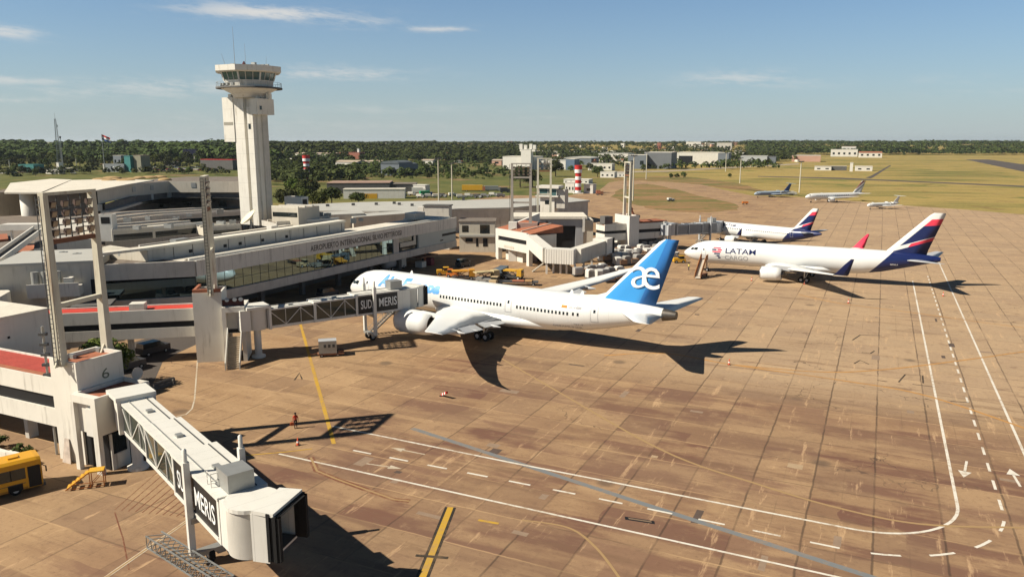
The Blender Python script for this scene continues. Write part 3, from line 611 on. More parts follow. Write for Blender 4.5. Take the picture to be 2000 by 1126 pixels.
# ---- diagonal coral and navy livery jets
def tail_livery(name, ut, zt_, s):
    """white jet with coral and navy slanted areas; areas are cut by straight lines in side view"""
    m, nt, b = newmat(name); sp = nn(nt, 'ShaderNodeSeparateXYZ'); nt.links.new(coords(nt), sp.inputs[0])
    U = mth(nt, 'MULTIPLY_ADD', mth(nt, 'SUBTRACT', sp.outputs[0], ut), 1/s, 53.4); Z = mth(nt, 'MULTIPLY_ADD', mth(nt, 'SUBTRACT', sp.outputs[2], zt_), 1/s, 15.6)
    def above(u0, z0, k): return mth(nt, 'GREATER_THAN', mth(nt, 'SUBTRACT', Z, mth(nt, 'MULTIPLY', mth(nt, 'SUBTRACT', U, u0), k)), z0)
    def below(u0, z0, k): return mth(nt, 'SUBTRACT', 1., above(u0, z0, k))
    def both(*f):
        o = f[0]
        for g in f[1:]: o = mth(nt, 'MULTIPLY', o, g)
        return o
    W_, N_, C_ = (.69, .69, .665), (.008, .017, .085), (.72, .045, .085); blw = below(44.9, 7.8, 1.05); c = W_
    c = mixc(nt, both(above(48.9, 12.8, .1), below(50.3, 14.25, .1), blw), c, C_)
    c = mixc(nt, both(above(45.65, 8.57, .36), below(48.9, 12.8, .1), blw), c, N_)
    c = mixc(nt, both(below(45.65, 8.4, .37), above(44.59, 7.42, .36), mth(nt, 'GREATER_THAN', mth(nt, 'MULTIPLY_ADD', Z, -.6, U), 42.2)), c, C_)
    c = mixc(nt, both(below(44.59, 7.42, .36), below(39.9, 2.3, 1.09)), c, N_)
    nt.links.new(c, b.inputs['Base Color']); b.inputs['Roughness'].default_value = .33; b.inputs['Specular IOR Level'].default_value = .5
    return m
def emblem(t, body, x, z, s, sd):
    a = MB(); b_ = MB(); fl = 1 if sd < 0 else -1
    for (u0, u1, w0, w1, m_) in ((-.9, .9, .55, .85, a), (-1.15, -.1, .1, .42, b_), (.15, 1.2, .1, .45, a), (-1.05, 1., -.35, -.05, a), (-.6, .8, -.8, -.5, b_), (.0, .75, -1.3, -1., b_), (.35, .95, -1.75, -1.45, b_)):
        body.patch(m_, x+fl*u0*s, x+fl*u1*s, z+w0*s, z+w1*s, sd, .02, 2, 2)
    a.build('emblem', CORAL, t); b_.build('emblem', NAVY, t)
B2 = Body([(0, 4.15, 4.2, .03), (.15, 3.85, 4.52, .34), (.6, 3.45, 4.95, .8), (1.3, 3.05, 5.45, 1.25), (2.2, 2.68, 6.1, 1.65), (3.3, 2.4, 6.72, 2.0), (4.8, 2.18, 7.15, 2.28), (6.5, 2.06, 7.38, 2.45), (8.5, 2.04, 7.45, 2.515), (36, 2.04, 7.45, 2.515), (39, 2.25, 7.45, 2.47), (42.5, 2.85, 7.42, 2.2), (46, 3.75, 7.3, 1.75), (49.5, 4.7, 7.1, 1.15), (52, 5.35, 6.85, .7), (53.4, 5.75, 6.6, .35)])
t = thing('cargo_jet', 'white cargo jet with a coral and navy tail and stairs at its nose door', 'airplane', (41.0, 181.9), -.485)
LIV = tail_livery('cargo_jet_livery', 53.4, 15.6, 1.)
wing_b = [(2., 19., 10.4, 2.7, .13), (4.2, 21.2, 8.6, 2.85, .12), (8., 24.6, 7., 3.15, .11), (13.5, 28.8, 5., 3.8, .1), (18.5, 32.6, 3.5, 4.4, .1), (21.6, 34.9, 2.6, 4.8, .1)]
def livery_jet(t, B2, LIV, s, wing_st, eng, nac, tail, fin_st, noseg, maing, wl, zk):
    B2.mesh(32).build('fuselage', LIV, t)
    for sd in (-1, 1):
        w = wing_mesh(wing_st, sd).build('wing', JETG if False else JETW, t)
        v, x, c, z, _ = wing_st[-1]
        rings = [[(x+dx+a*cc, sd*(v+dv+b*.04), z+dz+b*.05) for a, b in AF] for dx, cc, dv, dz in ((0, c, 0, 0), (.5*s, c*.92, .25*s, .35*s), (1.9*s, c*.55, .75*s, 2.1*s), (3.1*s, c*.22, 1.05*s, 3.4*s))]
        MB().loft(rings).build('winglet', CORAL if sd > 0 else NAVY, w)
        engine(t, eng[0], sd*eng[1], eng[2], nac[0], nac[1], JETW)
        MB().hexa([(eng[0]+1.2, sd*eng[1]-.2, eng[2]+nac[0]), (eng[0]+1.2, sd*eng[1]+.2, eng[2]+nac[0]), (eng[0]+6.5*s, sd*eng[1]+.2, eng[2]+nac[0]*.5), (eng[0]+6.5*s, sd*eng[1]-.2, eng[2]+nac[0]*.5)], [(eng[0]+3*s, sd*eng[1]-.18, eng[2]+nac[0]*1.3), (eng[0]+3*s, sd*eng[1]+.18, eng[2]+nac[0]*1.3), (eng[0]+8*s, sd*eng[1]+.18, eng[2]+nac[0]*1.1), (eng[0]+8*s, sd*eng[1]-.18, eng[2]+nac[0]*1.1)]).build('pylon', JETG, t)
        wing_mesh(tail, sd).build('tailplane', JETG, t)
        gear(t, *maing[:1], sd*maing[1], *maing[2:]); emblem(t, B2, *wl[:2], wl[2], sd)
    gear(t, *noseg)
    return wing_mesh(fin_st, 1, True).build('tail_fin', LIV, t)
livery_jet(t, B2, LIV, 1., wing_b, (19.2, 7.9, 1.95), (1.42, 5.2), [(.4, 46.3, 6., 5.6, .1), (1., 46.9, 5.4, 5.7, .1), (9.3, 52.2, 1.9, 6.6, .1)],
    [(6.6, 42.4, 8.3, 0, .09), (8., 43.8, 7.2, 0, .09), (15.2, 50.7, 2.75, 0, .08), (15.7, 51.4, 2.1, 0, .06)], (5.6, 0, 2.5, .45, .34, (0,), .32), (27.8, 4.65, 2.8, .58, .42, (-.6, .6), .58), (8.2, 5.35, .95), 1.)
Body([(17, 2.3, 3., .5), (20, 1.7, 3.8, 2.3), (31, 1.7, 3.8, 2.3), (35, 2.0, 3., .6)]).mesh(20).build('wing_fairing', JETW, t)
for sd in (-1, 1):
    tx = MB(); B2.text(tx, 'LATAM', 10.2, 4.95, 1.15, 6.7, .012, sd); tx.build('lettering', NAVY, t)
    tx = MB(); B2.text(tx, 'CARGO', 10.1, 3.5, 1.0, 5.2, .0, sd); tx.build('lettering', LGREY, t)
    tx = MB(); B2.text(tx, 'N536LA', 44.2, 4.6, .32, 1.5, .02, sd); tx.build('lettering', SIGNW, t)
    door(t, B2, 4.6, 1.1, 4.1, 1.9, sd)
    m_ = MB(); e_ = .05
    for a_, b_, c_, d2 in ((7.9, 7.95, 4.1, 7.0), (11.3, 11.35, 4.1, 7.0), (7.9, 11.35, 4.1, 4.15)): B2.patch(m_, a_, b_, c_, d2, sd, .016, 2, 4)
    m_.build('cargo_door', LGREY, t)
cockpit(t, B2, [(1.75, 2.5, 5.15, 5.6, .85), (2.7, 3.5, 5.2, 5.75, .6)])
# ---- narrow-body behind it
B3 = Body([(0, 3.1, 3.15, .03), (.12, 2.85, 3.4, .3), (.5, 2.5, 3.8, .72), (1.1, 2.2, 4.3, 1.1), (1.9, 1.98, 4.9, 1.42), (3., 1.82, 5.4, 1.7), (4.5, 1.74, 5.72, 1.9), (6., 1.72, 5.85, 1.975), (26, 1.72, 5.85, 1.975), (29, 2.1, 5.85, 1.85), (32, 2.85, 5.75, 1.45), (35, 3.75, 5.5, .9), (37, 4.4, 5.2, .45), (37.57, 4.6, 5.05, .3)])
t = thing('passenger_jet', 'smaller white passenger jet with a coral and navy tail parked beyond the cargo jet', 'airplane', (61.2, 241.0), -.86)
LIV3 = tail_livery('narrow_jet_livery', 36.2, 11.7, .74)
livery_jet(t, B3, LIV3, .6, [(1.6, 11.6, 7.2, 2.3, .13), (3.2, 13., 5.8, 2.5, .12), (6.4, 15.2, 4., 2.9, .11), (11.5, 18.2, 2.7, 3.6, .1), (16.8, 21.4, 1.6, 4.4, .1)], (10.9, 5.75, 1.45), (1.05, 3.9), [(.3, 31.5, 3.9, 4.9, .1), (6.2, 34.9, 1.5, 5.4, .1)],
    [(5.3, 28.7, 5.6, 0, .09), (6.2, 29.5, 5., 0, .09), (11.3, 34., 2.2, 0, .08), (11.76, 34.6, 1.6, 0, .06)], (5., 0, 2.1, .38, .24, (0,), .26), (17.7, 3.8, 2.3, .55, .4, (0,), .46), (5.6, 4.9, .6), 1.)
for sd in (-1, 1):
    tx = MB(); B3.text(tx, 'LATAM', 7.0, 4.7, .75, 4.2, .012, sd); tx.build('lettering', NAVY, t)
    windows(t, B3, 6.6, 36, .62, 4.25, .25, .36, (12, 13), sd); door(t, B3, 4.4, .85, 3.4, 1.9, sd); door(t, B3, 29.2, .8, 3.4, 1.8, sd)
cockpit(t, B3, [(1.5, 2.1, 4.15, 4.6, .8), (2.2, 2.8, 4.2, 4.7, .6)])
# ---- small jets on the far apron
def far_jet(name, label, loc, rz, L, r, zc, wing_st, fin_h, engpos, nac, ttail, stripe, wmat=JETW):
    t = thing(name, label, 'airplane', loc, rz); s = L/37.6; h = r
    Bf = Body([(0, zc-.3*r, zc-.25*r, .03), (L*.012, zc-.6*r, zc+.15*r, .4*r), (L*.04, zc-.85*r, zc+.55*r, .75*r), (L*.09, zc-.98*r, zc+.92*r, .95*r), (L*.14, zc-r, zc+r, r), (L*.7, zc-r, zc+r, r), (L*.8, zc-.7*r, zc+r, .9*r), (L*.92, zc, zc+.85*r, .45*r), (L, zc+.45*r, zc+.65*r, .1*r)])
    Bf.mesh(20).build('fuselage', wmat, t)
    if stripe: 
        for sd in (-1, 1): Bf.patch(MB(), L*.08, L*.9, zc-.25*r, zc-.02*r, sd, .015, 12, 1).build('stripe', stripe, t)
    for sd in (-1, 1):
        wing_mesh(wing_st, sd).build('wing', wmat, t); zt_ = fin_h if ttail else zc+.5*r
        wing_mesh([(.1, L*(.93 if ttail else .87), L*.09, zt_, .1), (L*.16, L*(.98 if ttail else .95), L*.045, zt_+(0 if ttail else .4), .1)], sd).build('tailplane', wmat, t)
        engine(t, engpos[0], sd*engpos[1], engpos[2], nac[0], nac[1], wmat); gear(t, L*.47, sd*L*.075, zc-r*.6, r*.26, r*.2, (0,), r*.22)
        windows(t, Bf, L*.16, 18, L*.031, zc+.25*r, L*.012, r*.24, (), sd)
    gear(t, L*.1, 0, zc-r*.8, r*.2, r*.14, (0,), r*.14); cockpit(t, Bf, [(L*.045, L*.062, zc+.3*r, zc+.55*r, .7)])
    return t, Bf, lambda m_: wing_mesh([(zc+.7*r, L*.78, L*.17, 0, .08), (zc+1.2*r, L*.81, L*.14, 0, .08), (fin_h, L*.945, L*.065, 0, .08)], 1, True).build('tail_fin', m_, t)
t, Bf, fin = far_jet('passenger_jet', 'all white twin-jet with a tall grey-striped fin at the far edge of the apron', (145.6, 384.5), .322, 36.2, 1.5, 3.1, [(1.2, 12, 6., 2.2, .13), (5, 15., 3.8, 2.6, .11), (13.6, 20.5, 1.4, 3.6, .1)], 10.3, (10.5, 4.9, 1.55), (.9, 3.4), False, None)
fin(livery_bands('white_fin_grey_stripes', [(-15.2, -14., (.3, .1, .1), None), (-17., -16., (.3, .32, .36), None)], (.78, .78, .76), .7))
t, Bf, fin = far_jet('private_jet', 'small white business jet nearest the grass edge', (159.2, 346.5), .384, 19.5, .95, 1.9, [(.8, 8., 3.6, 1.4, .13), (8.5, 11.5, 1.2, 2.2, .1)], 5.6, (12.2, 1.6, 2.5), (.48, 2.4), True, LGREY); fin(JETW)
t, Bf, fin = far_jet('private_jet', 'grey and blue business jet parked leftmost on the far apron', (131.1, 419.6), .36, 24.5, 1.15, 2.2, [(1., 10., 4.6, 1.6, .13), (10.5, 14.8, 1.5, 2.6, .1)], 7.2, (16., 1.9, 2.9), (.62, 3.), True, BLUEP, M('silver_blue_paint', (.3, .36, .42), .35, .06)); fin(BLUEP)
# ------------------------------------------------------------------ airport buildings
def pblock(mb, x0, x1, y0, y1, z0, z1, par=.4, t=.25, mi=0, mr=1):
    mb.box(x0, x1, y0, y1, z0, z1-par, mi)
    mb.box(x0, x1, y0, y0+t, z1-par, z1, mi); mb.box(x0, x1, y1-t, y1, z1-par, z1, mi)
    mb.box(x0, x0+t, y0+t, y1-t, z1-par, z1, mi); mb.box(x1-t, x1, y0+t, y1-t, z1-par, z1, mi)
    mb.box(x0+t+.002, x1-t-.002, y0+t+.002, y1-t-.002, z1-par, z1-par+.03, mr); return mb
def plan_block(mb, poly, z0, z1, mi=0, mr=1, par=.35): return mb.prism(poly, z0, z1, mi, mr)
def corridor(t, x0, x1, y0, y1, zb, z1, z2, z3, roof, strip=True, cols=()):
    """raised link: lower band, dark window strip, upper band, red roof"""
    m = MB().box(x0, x1, y0, y1, zb, z1); m.build('lower_wall', WHITE, t)
    MB().box(x0, x1, y0+.22, y1-.22, z1, z2).build('window_strip', BLACK, t)
    MB().box(x0, x1, y0, y1, z2, z3-.3).box(x0, x1, y0, y0+.22, z3-.3, z3).box(x0, x1, y1-.22, y1, z3-.3, z3).build('upper_wall', WHITE, t)
    MB().box(x0, x1, y0+.225, y0+1.35, z3-.3, z3-.2, 1).box(x0, x1, y0+1.352, y1-.225, z3-.3, z3-.16, 0).build('roof', [roof, TILE], t)
    for x in cols: MB().box(x-.3, x+.3, (y0+y1)/2-.5, (y0+y1)/2+.5, 0, zb).build('column', GREYC, t)
def floodlight(mb, x, y, z, w=.62, h=.62):
    mb.hexa([(x-w/2, y-.05, z-h/2), (x+w/2, y-.05, z-h/2), (x+w*.3, y+.38, z-h*.28), (x-w*.3, y+.38, z-h*.28)], [(x-w/2, y-.05, z+h/2), (x+w/2, y-.05, z+h/2), (x+w*.3, y+.38, z+h*.28), (x-w*.3, y+.38, z+h*.28)], 0)
    mb.box(x-w/2+.05, x+w/2-.05, y-.075, y-.052, z-h/2+.05, z+h/2-.05, 1); mb.box(x-.04, x+.04, y+.1, y+.2, z-h/2-.22, z-h/2, 2); return mb
LAMPB = M('rusty_lamp_body', (.075, .045, .035), .7, .4, 2.)
LAMPG = M('floodlight_glass', (.3, .27, .22), .15, .2, 2., 0, .3, .8)
def light_mast(label, loc, rz, W, h, rows, cols, zl, zm, base=True, flip=1, mat=None):
    mat = mat or MASTC
    t = thing('light_mast', label, 'light mast', loc, rz, 'floodlight masts over the apron')
    for sx in (-1, 1):
        a, b = .38, .27; x = sx*W/2
        MB().hexa([(x-a, -a, 0), (x+a, -a, 0), (x+a, a, 0), (x-a, a, 0)], [(x-b, -b, h), (x+b, -b, h), (x+b, b, h), (x-b, b, h)]).build('post', mat, t)
        if base:
            for dx in (-1, 1): MB().hexa([(x+dx*.38, -.08, 0), (x+dx*.9, -.08, 0), (x+dx*.9, .08, 0), (x+dx*.38, .08, 0)], [(x+dx*.375, -.08, .75), (x+dx*.42, -.08, .75), (x+dx*.42, .08, .75), (x+dx*.375, .08, .75)]).build('base_bracket', mat, t)
    MB().box(-W/2-.27, W/2+.27, -.3, .3, h, h+.28).build('top_beam', mat, t)
    for z in ([zl]+list(zm)): MB().box(-W/2+.3, W/2-.3, -.24, .24, z, z+.42).build('cross_beam', RUST if z == zl and mat is MASTC else mat, t)
    fr = MB()
    for k in range(rows): fr.box(-W/2+.28, W/2-.28, .3*flip-.05, .3*flip+.05, zl+.9+k*(h-zl-1.)/rows-.2, zl+.9+k*(h-zl-1.)/rows-.1)
    for i in range(3): x = -W/2+W*(i+1)/4; fr.box(x-.05, x+.05, -.04, .04, zl+.43, h)
    fr.build('lamp_frame', DSTEEL, t)
    first = None
    for r_ in range(rows):
        for c in range(cols):
            x = -W/2+W*(c+.5)/cols*1.; z = zl+1.+r_*(h-zl-1.)/rows
            if first is None: first = floodlight(MB(), 0, 0, 0).build('floodlight', [LAMPB if mat is MASTC else DSTEEL, LAMPG, DSTEEL], t); o = first
            else: o = first.copy(); COL.objects.link(o)
            o.location = (x, -.3*flip, z); o.rotation_euler = (R(18)*flip if flip > 0 else R(-18), 0, math.pi if flip < 0 else 0)
    lad = MB(); x = -W/2-.62
    for dy in (-.2, .2): lad.box(x-.03, x+.03, dy-.03, dy+.03, .2, h)
    z = .5
    while z < h: lad.box(x-.025, x+.025, -.2, .2, z, z+.05); z += .45
    lad.build('ladder', DSTEEL, t); return t
# ---- near gate (number 6)
t = thing('gate_building', 'white gate block with a dark number 6 on its side, nearest to the camera', 'building', PQ(-69.6, 44.7), TH)
pblock(MB(), 0, 3.7, 0, 4.9, 0, 10).build('pedestal', [WHITE, TILE], t)
nb = MB(); flat_text(nb, '6', (3.7, 2.55, 7.75), (0, 1, 0), (0, 0, 1), 1.0, .78, .0, 0, .02); nb.build('gate_number', M('number_green_black', (.14, .155, .11), .7, .25, 3.), t)
for dx, dy in ((.3, .9), (.55, 4.4), (.5, 1.7)): MB().box(dx, dx+.5, dy, dy+.35, 9.63, 10.05).build('roof_box', STEEL, t)
m = pblock(MB(), 3.702, 7.2, -.5, 4.9, 3.7, 7.35); m.build('lobby_upper', [WHITE, TILE], t)
m = MB().box(6.55, 7.2, -.95, -.502, 0, 7.35); m.box(3.9, 6.548, -.95, -.502, 6.65, 7.35); m.box(3.72, 4.2, -.95, -.502, 0, 6.648); m.build('portal_frame', WHITE, t)
MB().box(5.6, 6.54, -.9, -.504, 3.6, 6.2).build('white_panel', WHITE2, t)
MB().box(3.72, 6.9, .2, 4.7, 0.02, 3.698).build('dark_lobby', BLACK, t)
MB().box(6.902, 7.1, .3, 2.2, .0, 1.5).box(6.902, 7.1, .3, .5, 1.5, 3.5).box(6.902, 7.1, 2., 2.2, 1.5, 3.5).build('window_frame', WHITE, t)
MB().box(6.905, 7.0, .505, 1.995, 1.505, 3.45).build('window_pane', DGLASS, t)
corridor(t, -34, -.002, .05, 4.85, 3.2, 5., 6.28, 8.05, REDR, True, (-8, -17, -26))
rc = MB(); rc.hexa([(-.15, .55, 0), (-.02, .55, 0), (-.02, 1.7, 0), (-.15, 1.7, 0)], [(-.15, .7, 2.6), (-.02, .7, 2.6), (-.02, 1.2, 2.6), (-.15, 1.2, 2.6)]); 
# board leaning at the foot of the pedestal
MB().hexa([(1.0, -.5, .0), (2.2, -.5, .0), (2.2, -.44, .0), (1.0, -.44, .0)], [(1.1, -.1, 2.3), (1.7, -.1, 2.3), (1.7, -.04, 2.3), (1.1, -.04, 2.3)]).build('leaning_board', M('scuffed_board', (.5, .42, .35), .8, .4, 1.5), t)
light_mast('tall concrete light mast on the nearest gate block, rows of rusty lamps in its frame', (*[(a+b)/2 for a, b in zip(G(122, 703, 10), G(208, 680, 10))], 9.65), math.atan2(5.3, 1.4), 5.6, 15.7, 4, 4, 11.3, (5.4,), True, 1)
# ---- second gate
t = thing('gate_building', 'grey shaded gate block with a steep stair and a link with bright red roof', 'building', (-43.6, 103.0), R(12))
pblock(MB(), 0, 3.75, 0, 4.9, 0, 9.8).build('pedestal', [WHITE, TILE], t)
MB().box(.05, 3.7, .05, .45, 9.802, 10.25).box(.05, .4, .452, 4.8, 9.802, 10.2).build('tile_kerb', TILE, t)
m = MB().box(3.752, 4.25, -.6, 4.4, 0, 7.75).box(6.2, 6.75, -.6, 4.4, 0, 7.75).box(4.252, 6.198, -.6, 4.4, 7.0, 7.75); m.build('portal_frame', WHITE, t)
MB().box(4.255, 6.195, .3, 4.2, 3.9, 6.995).build('recess_wall', GREYC, t)
MB().box(4.3, 6.15, .25, .295, 4.0, 4.5).build('door', BLACK, t)
MB().box(3.76, 6.6, .4, .7, 7.752, 8.6).build('roof_parapet', M('dark_red_parapet', (.1, .035, .03), .8), t)
for dx in (.5, 1.5, 2.3): MB().tube((3.9+dx, .3, 8.55), (4.0+dx, -.25, 8.75), .18, .3, 10).build('spotlight', STEEL, t)
st = MB(); n = 16
for k in range(n): st.box(4.45, 6.1, -.6-(k+1)*.24, -.6-k*.24, 0 if k > n-3 else 3.9-(k+1)*3.9/n-.35, 3.9-(k+1)*3.9/n)
st.build('stair', M('stair_concrete', (.42, .34, .25), .85, .25, .8), t)
for x in (4.3, 6.12): MB().hexa([(x, -.6, 3.3), (x+.13, -.6, 3.3), (x+.13, -4.6, 0), (x, -4.6, 0)], [(x, -.6, 4.9), (x+.13, -.6, 4.9), (x+.13, -4.6, 1.), (x, -4.6, 1.)]).build('stair_wall', WHITE, t)
corridor(t, -30, -.002, 1., 4.9, 3.55, 4.95, 5.8, 7.5, M('bright_red_roof', (.55, .055, .035), .7, .15, .8), True, (-9, -20))
MB().box(-8.5, -6.6, 1.6, 3.4, 7.33, 8.3).build('roof_hatch', WHITE, t)
MB().hexa([(-30, 1.4, 1.2), (-9.4, 1.4, 3.3), (-9.4, 4.5, 3.3), (-30, 4.5, 1.2)], [(-30, 1.4, 3.545), (-9.4, 1.4, 3.545), (-9.4, 4.5, 3.545), (-30, 4.5, 3.545)]).build('sloping_soffit', GREYC, t)
light_mast('single-looking concrete light mast seen edge-on above the second gate', (-41.75, 105.6, 9.45), R(104), 4.4, 15.8, 4, 4, 11.3, (5.6,), True, 1)
# ---- concourse
FASC = M('stained_fascia', (.62, .59, .53), .85, .12, .4, 1., stainc=(.16, .14, .12)); seams(FASC, 0, 3.1, .06, .6)
ROOFU = M('upper_roof_white', (.7, .66, .56), .85, .12, .3, .3, stainc=(.4, .34, .26))
C1, C2 = (-52., 125.), (-14.5, 198.); CL = math.hypot(C2[0]-C1[0], C2[1]-C1[1]); CA = math.atan2(C2[1]-C1[1], C2[0]-C1[0])
def CW(s, y): return (C1[0]+s*math.cos(CA)-y*math.sin(CA), C1[1]+s*math.sin(CA)+y*math.cos(CA))
t = thing('concourse_building', 'long raised concourse with a mirror-glass front and a lettered concrete fascia', 'building', C1, CA)
MB().box(0, CL, -.25, 15, 3.4, 5.0).build('floor_slab', GREYC, t)
def facade(t, s0, s1):
    g = MB().box(s0, s1, .2, .3, 5.002, 8.298).build('glazing', MIRROR, t); m = MB(); s = s0
    while s < s1: m.box(s-.025, s+.025, .16, .198, 5.002, 8.298); s += 2.05
    m.box(s0, s1, .13, .197, 6.62, 6.68); m.build('mullions', M('dark_mullion', (.035, .04, .042), .5), g)
facade(t, 0, 55)
MB().box(55.002, 57, .0, .6, 5.002, 8.298).build('pier', GREYC, t)
MB().box(57.002, 65, .5, .6, 5.002, 8.298).build('recessed_window', DGLASS, t)
fr = MB().box(57.8, 64.2, .2, .4, 6.0, 7.0).box(63.3, 64.2, .2, .4, 7.0, 8.1); fr.build('window_screen', STEEL, t)
CLAD = M('pale_green_cladding', (.42, .45, .42), .6, .08, .4, .2)
cl_ = MB().box(65.002, CL, .0, .6, 5.002, 8.298); cl_.build('cladding', CLAD, t)
MB().box(75.5, CL+.02, -.03, -.004, 6.7, 7.3).build('slot_window', BLACK, t)
MB().box(74.5, 76, -.03, -.004, 5.6, 5.9).build('slot_window', BLACK, t)
fa = MB().box(0, CL, -.3, .7, 8.3, 10.8); fa.build('fascia', FASC, t)
tx = MB(); flat_text(tx, 'AEROPUERTO INTERNACIONAL SILVIO PETTIROSSI', (27.2, -.3, 8.95), (1, 0, 0), (0, 0, 1), 1.15, 30.5, .015, 0, .035); tx.build('lettering', M('dull_bronze_letters', (.085, .075, .06), .6), t)
MB().box(0, CL, -.34, -.05, 10.802, 10.95).build('coping', WHITE, t)
MB().box(0, CL, .702, 9.6, 10.3, 10.6, 0).build('roof', ROOFW, t); MB().box(0, 47, 9.602, 26, 10.3, 10.6, 0).build('roof', ROOFD, t); MB().box(0, 47, 15.05, 26, 0, 10.29).build('rear_wall', GREYC, t)
MB().box(0, CL-.5, 1.3, 1.62, 10.602, 11.15).build('roof_kerb', WHITE2, t)
MB().box(0, CL-1, 2.2, 2.5, 10.602, 11.0).build('roof_kerb', BEIGE, t)
MB().box(CL-9, CL-.6, 3., 10, 10.602, 11.0).build('roof_kerb', ROOFW, t)
MB().box(CL-11, CL-6.5, 5, 8, 11.002, 12.6).build('roof_plant', STEEL, t)
for (s0, s1, y0, y1, h, m_) in ((2, 44, 11., 11.35, 1.0, ROOFW), (6, 30, 14.5, 15.6, .5, BEIGE), (32, 45, 13.5, 17, .7, ROOFW), (4, 24, 18.5, 18.9, 1.2, GREYC), (26, 46, 21, 22.2, .8, ROOFW), (10, 13, 16.4, 18, 1.6, STEEL), (19, 21, 12.2, 13.8, 1.3, STEEL), (36, 38, 18.2, 19.6, 1.5, WHITE2)):
    MB().box(s0, s1, y0, y1, 10.66, 10.66+h).build('roof_upstand', m_, t)
for y in (12.4, 13., 16.2, 20.): MB().tube((3, y, 10.85), (44, y, 10.85), .09, None, 6).build('roof_pipe', STEEL if y < 14 else RUST, t)
for s in range(6, 82, 11):
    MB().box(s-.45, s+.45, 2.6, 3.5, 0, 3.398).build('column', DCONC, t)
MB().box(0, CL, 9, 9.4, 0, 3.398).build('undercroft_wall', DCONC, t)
MB().box(CL-.3, CL+.02, .62, 14.9, 5.002, 8.298).build('end_wall', CLAD, t); MB().box(CL-.3, CL+.02, .72, 14.9, 8.3, 10.298).build('end_wall', GREYC, t)
# bend of the concourse to the left
C0 = G(196, 518, 10.8); bA = math.atan2(C1[1]-C0[1], C1[0]-C0[0]); bl = math.hypot(C1[0]-C0[0], C1[1]-C0[1])
def bend(m_, y0, y1, z0, z1, s1=0.):
    c, s = math.cos(bA), math.sin(bA); q = [(C0[0]+a*c-b*s, C0[1]+a*s+b*c) for a, b in ((0, y0), (bl-s1, y0), (bl-s1, y1), (0, y1))]
    return m_.hexa([(x, y, z0) for x, y in q], [(x, y, z1) for x, y in q])
bend(MB(), -.25, 12, 3.4, 4.995).build('floor_slab', GREYC, t, True); bend(MB(), -.3, .7, 8.31, 10.79, .02).build('fascia', GREYC, t, True)
bend(MB(), .2, .3, 5.0, 8.3).build('glazing', MIRROR, t, True); bend(MB(), .702, 12, 10.31, 10.59).build('roof', ROOFD, t, True); bend(MB(), -.34, -.05, 10.8, 10.94, .02).build('coping', WHITE, t, True)
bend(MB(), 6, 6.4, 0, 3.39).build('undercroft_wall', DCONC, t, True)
# upper storey of the concourse, set back on its roof
t = thing('upper_storey_building', 'set-back upper storey of grey panels standing on the concourse roof', 'building', C1, CA)
UP = [CW(47, 7.5), CW(-3, 7.5), G(202, 503, 10.7), (G(202, 503, 10.7)[0]+.2, G(202, 503, 10.7)[1]+2.2), CW(-3, 9.5), CW(47, 9.5)]
MB().prism(UP, 10.62, 12.55).build('wall', BEIGE, t, True)
pn = MB().box(-2.95, 47.05, 7.38, 7.495, 10.62, 12.5); pn.build('grey_panels', GREYC, t)
for s in range(2, 47, 4): MB().box(s-.05, s+.05, 7.33, 7.378, 10.65, 12.45).build('panel_joint', DSTEEL, t)
for s in (5.5, 13.2, 16.8, 22.5, 29.): MB().box(s-.35, s+.35, 7.3, 7.376, 11.05, 11.6).build('vent_window', BLACK, t)
MB().box(-3.3, 47.3, 7.2, 9.4, 12.552, 12.95).build('roof_edge', ROOFU, t)
q = [G(200, 494, 12.95), CW(-3.302, 7.2), CW(-3.302, 9.4), (G(200, 494, 12.95)[0]-.6, G(200, 494, 12.95)[1]+2.3)]
MB().prism(q, 12.552, 12.95).build('roof_edge', ROOFW, t, True)
lamp = MB().lathe([(.28, 0), (.28, .05), (.02, .06)], 12, (0, 0, 0), 'x'); o = lamp.build('wall_disc', M('grey_disc', (.3, .3, .28)), t)
o.location = inv_of(t) @ Vector((*G(232, 497, 11.7), 11.7))
# rooftop clutter of the concourse area
def roof_thing(name, label, cat, c, w, d, h, z, mat, rz=CA, win=None, group=None):
    t = thing(name, label, cat, (*c, z), rz, group); pblock(MB(), -w/2, w/2, -d/2, d/2, 0, h, .15, .12).build('body', [mat, ROOFD], t)
    if win: MB().box(-w/2+win[0], -w/2+win[1], -d/2-.03, -d/2-.003, win[2], win[3]).build('window', BLACK, t)
    return t
roof_thing('rooftop_hut', 'tall white hut with a black window standing on the roof beside the near mast', 'hut', ((G(207, 470, 10.8)[0]), G(207, 470, 10.8)[1]+1.5), 2.4, 2.6, 5.3, 10.65, WHITE2, R(8), (.35, 2.0, 3.5, 4.8))
c = G(590, 428, 11.5)
t = thing('rooftop_hut', 'white stair hut with a black window right of the control tower', 'hut', (c[0], c[1], 10.65), TH)
pblock(MB(), -5.2, 0, 0, 2.6, 0, 6.2, .15, .15).build('body', [WHITE2, ROOFD], t); MB().box(.003, .03, .5, 2.1, 4.1, 5.6).build('window', BLACK, t)
MB().hexa([(-7.2, .3, 0), (-5.21, .3, 0), (-5.21, 2.3, 0), (-7.2, 2.3, 0)], [(-7.2, .3, 1.2), (-5.21, .3, 4.), (-5.21, 2.3, 4.), (-7.2, 2.3, 1.2)]).build('ramp', BEIGE, t)
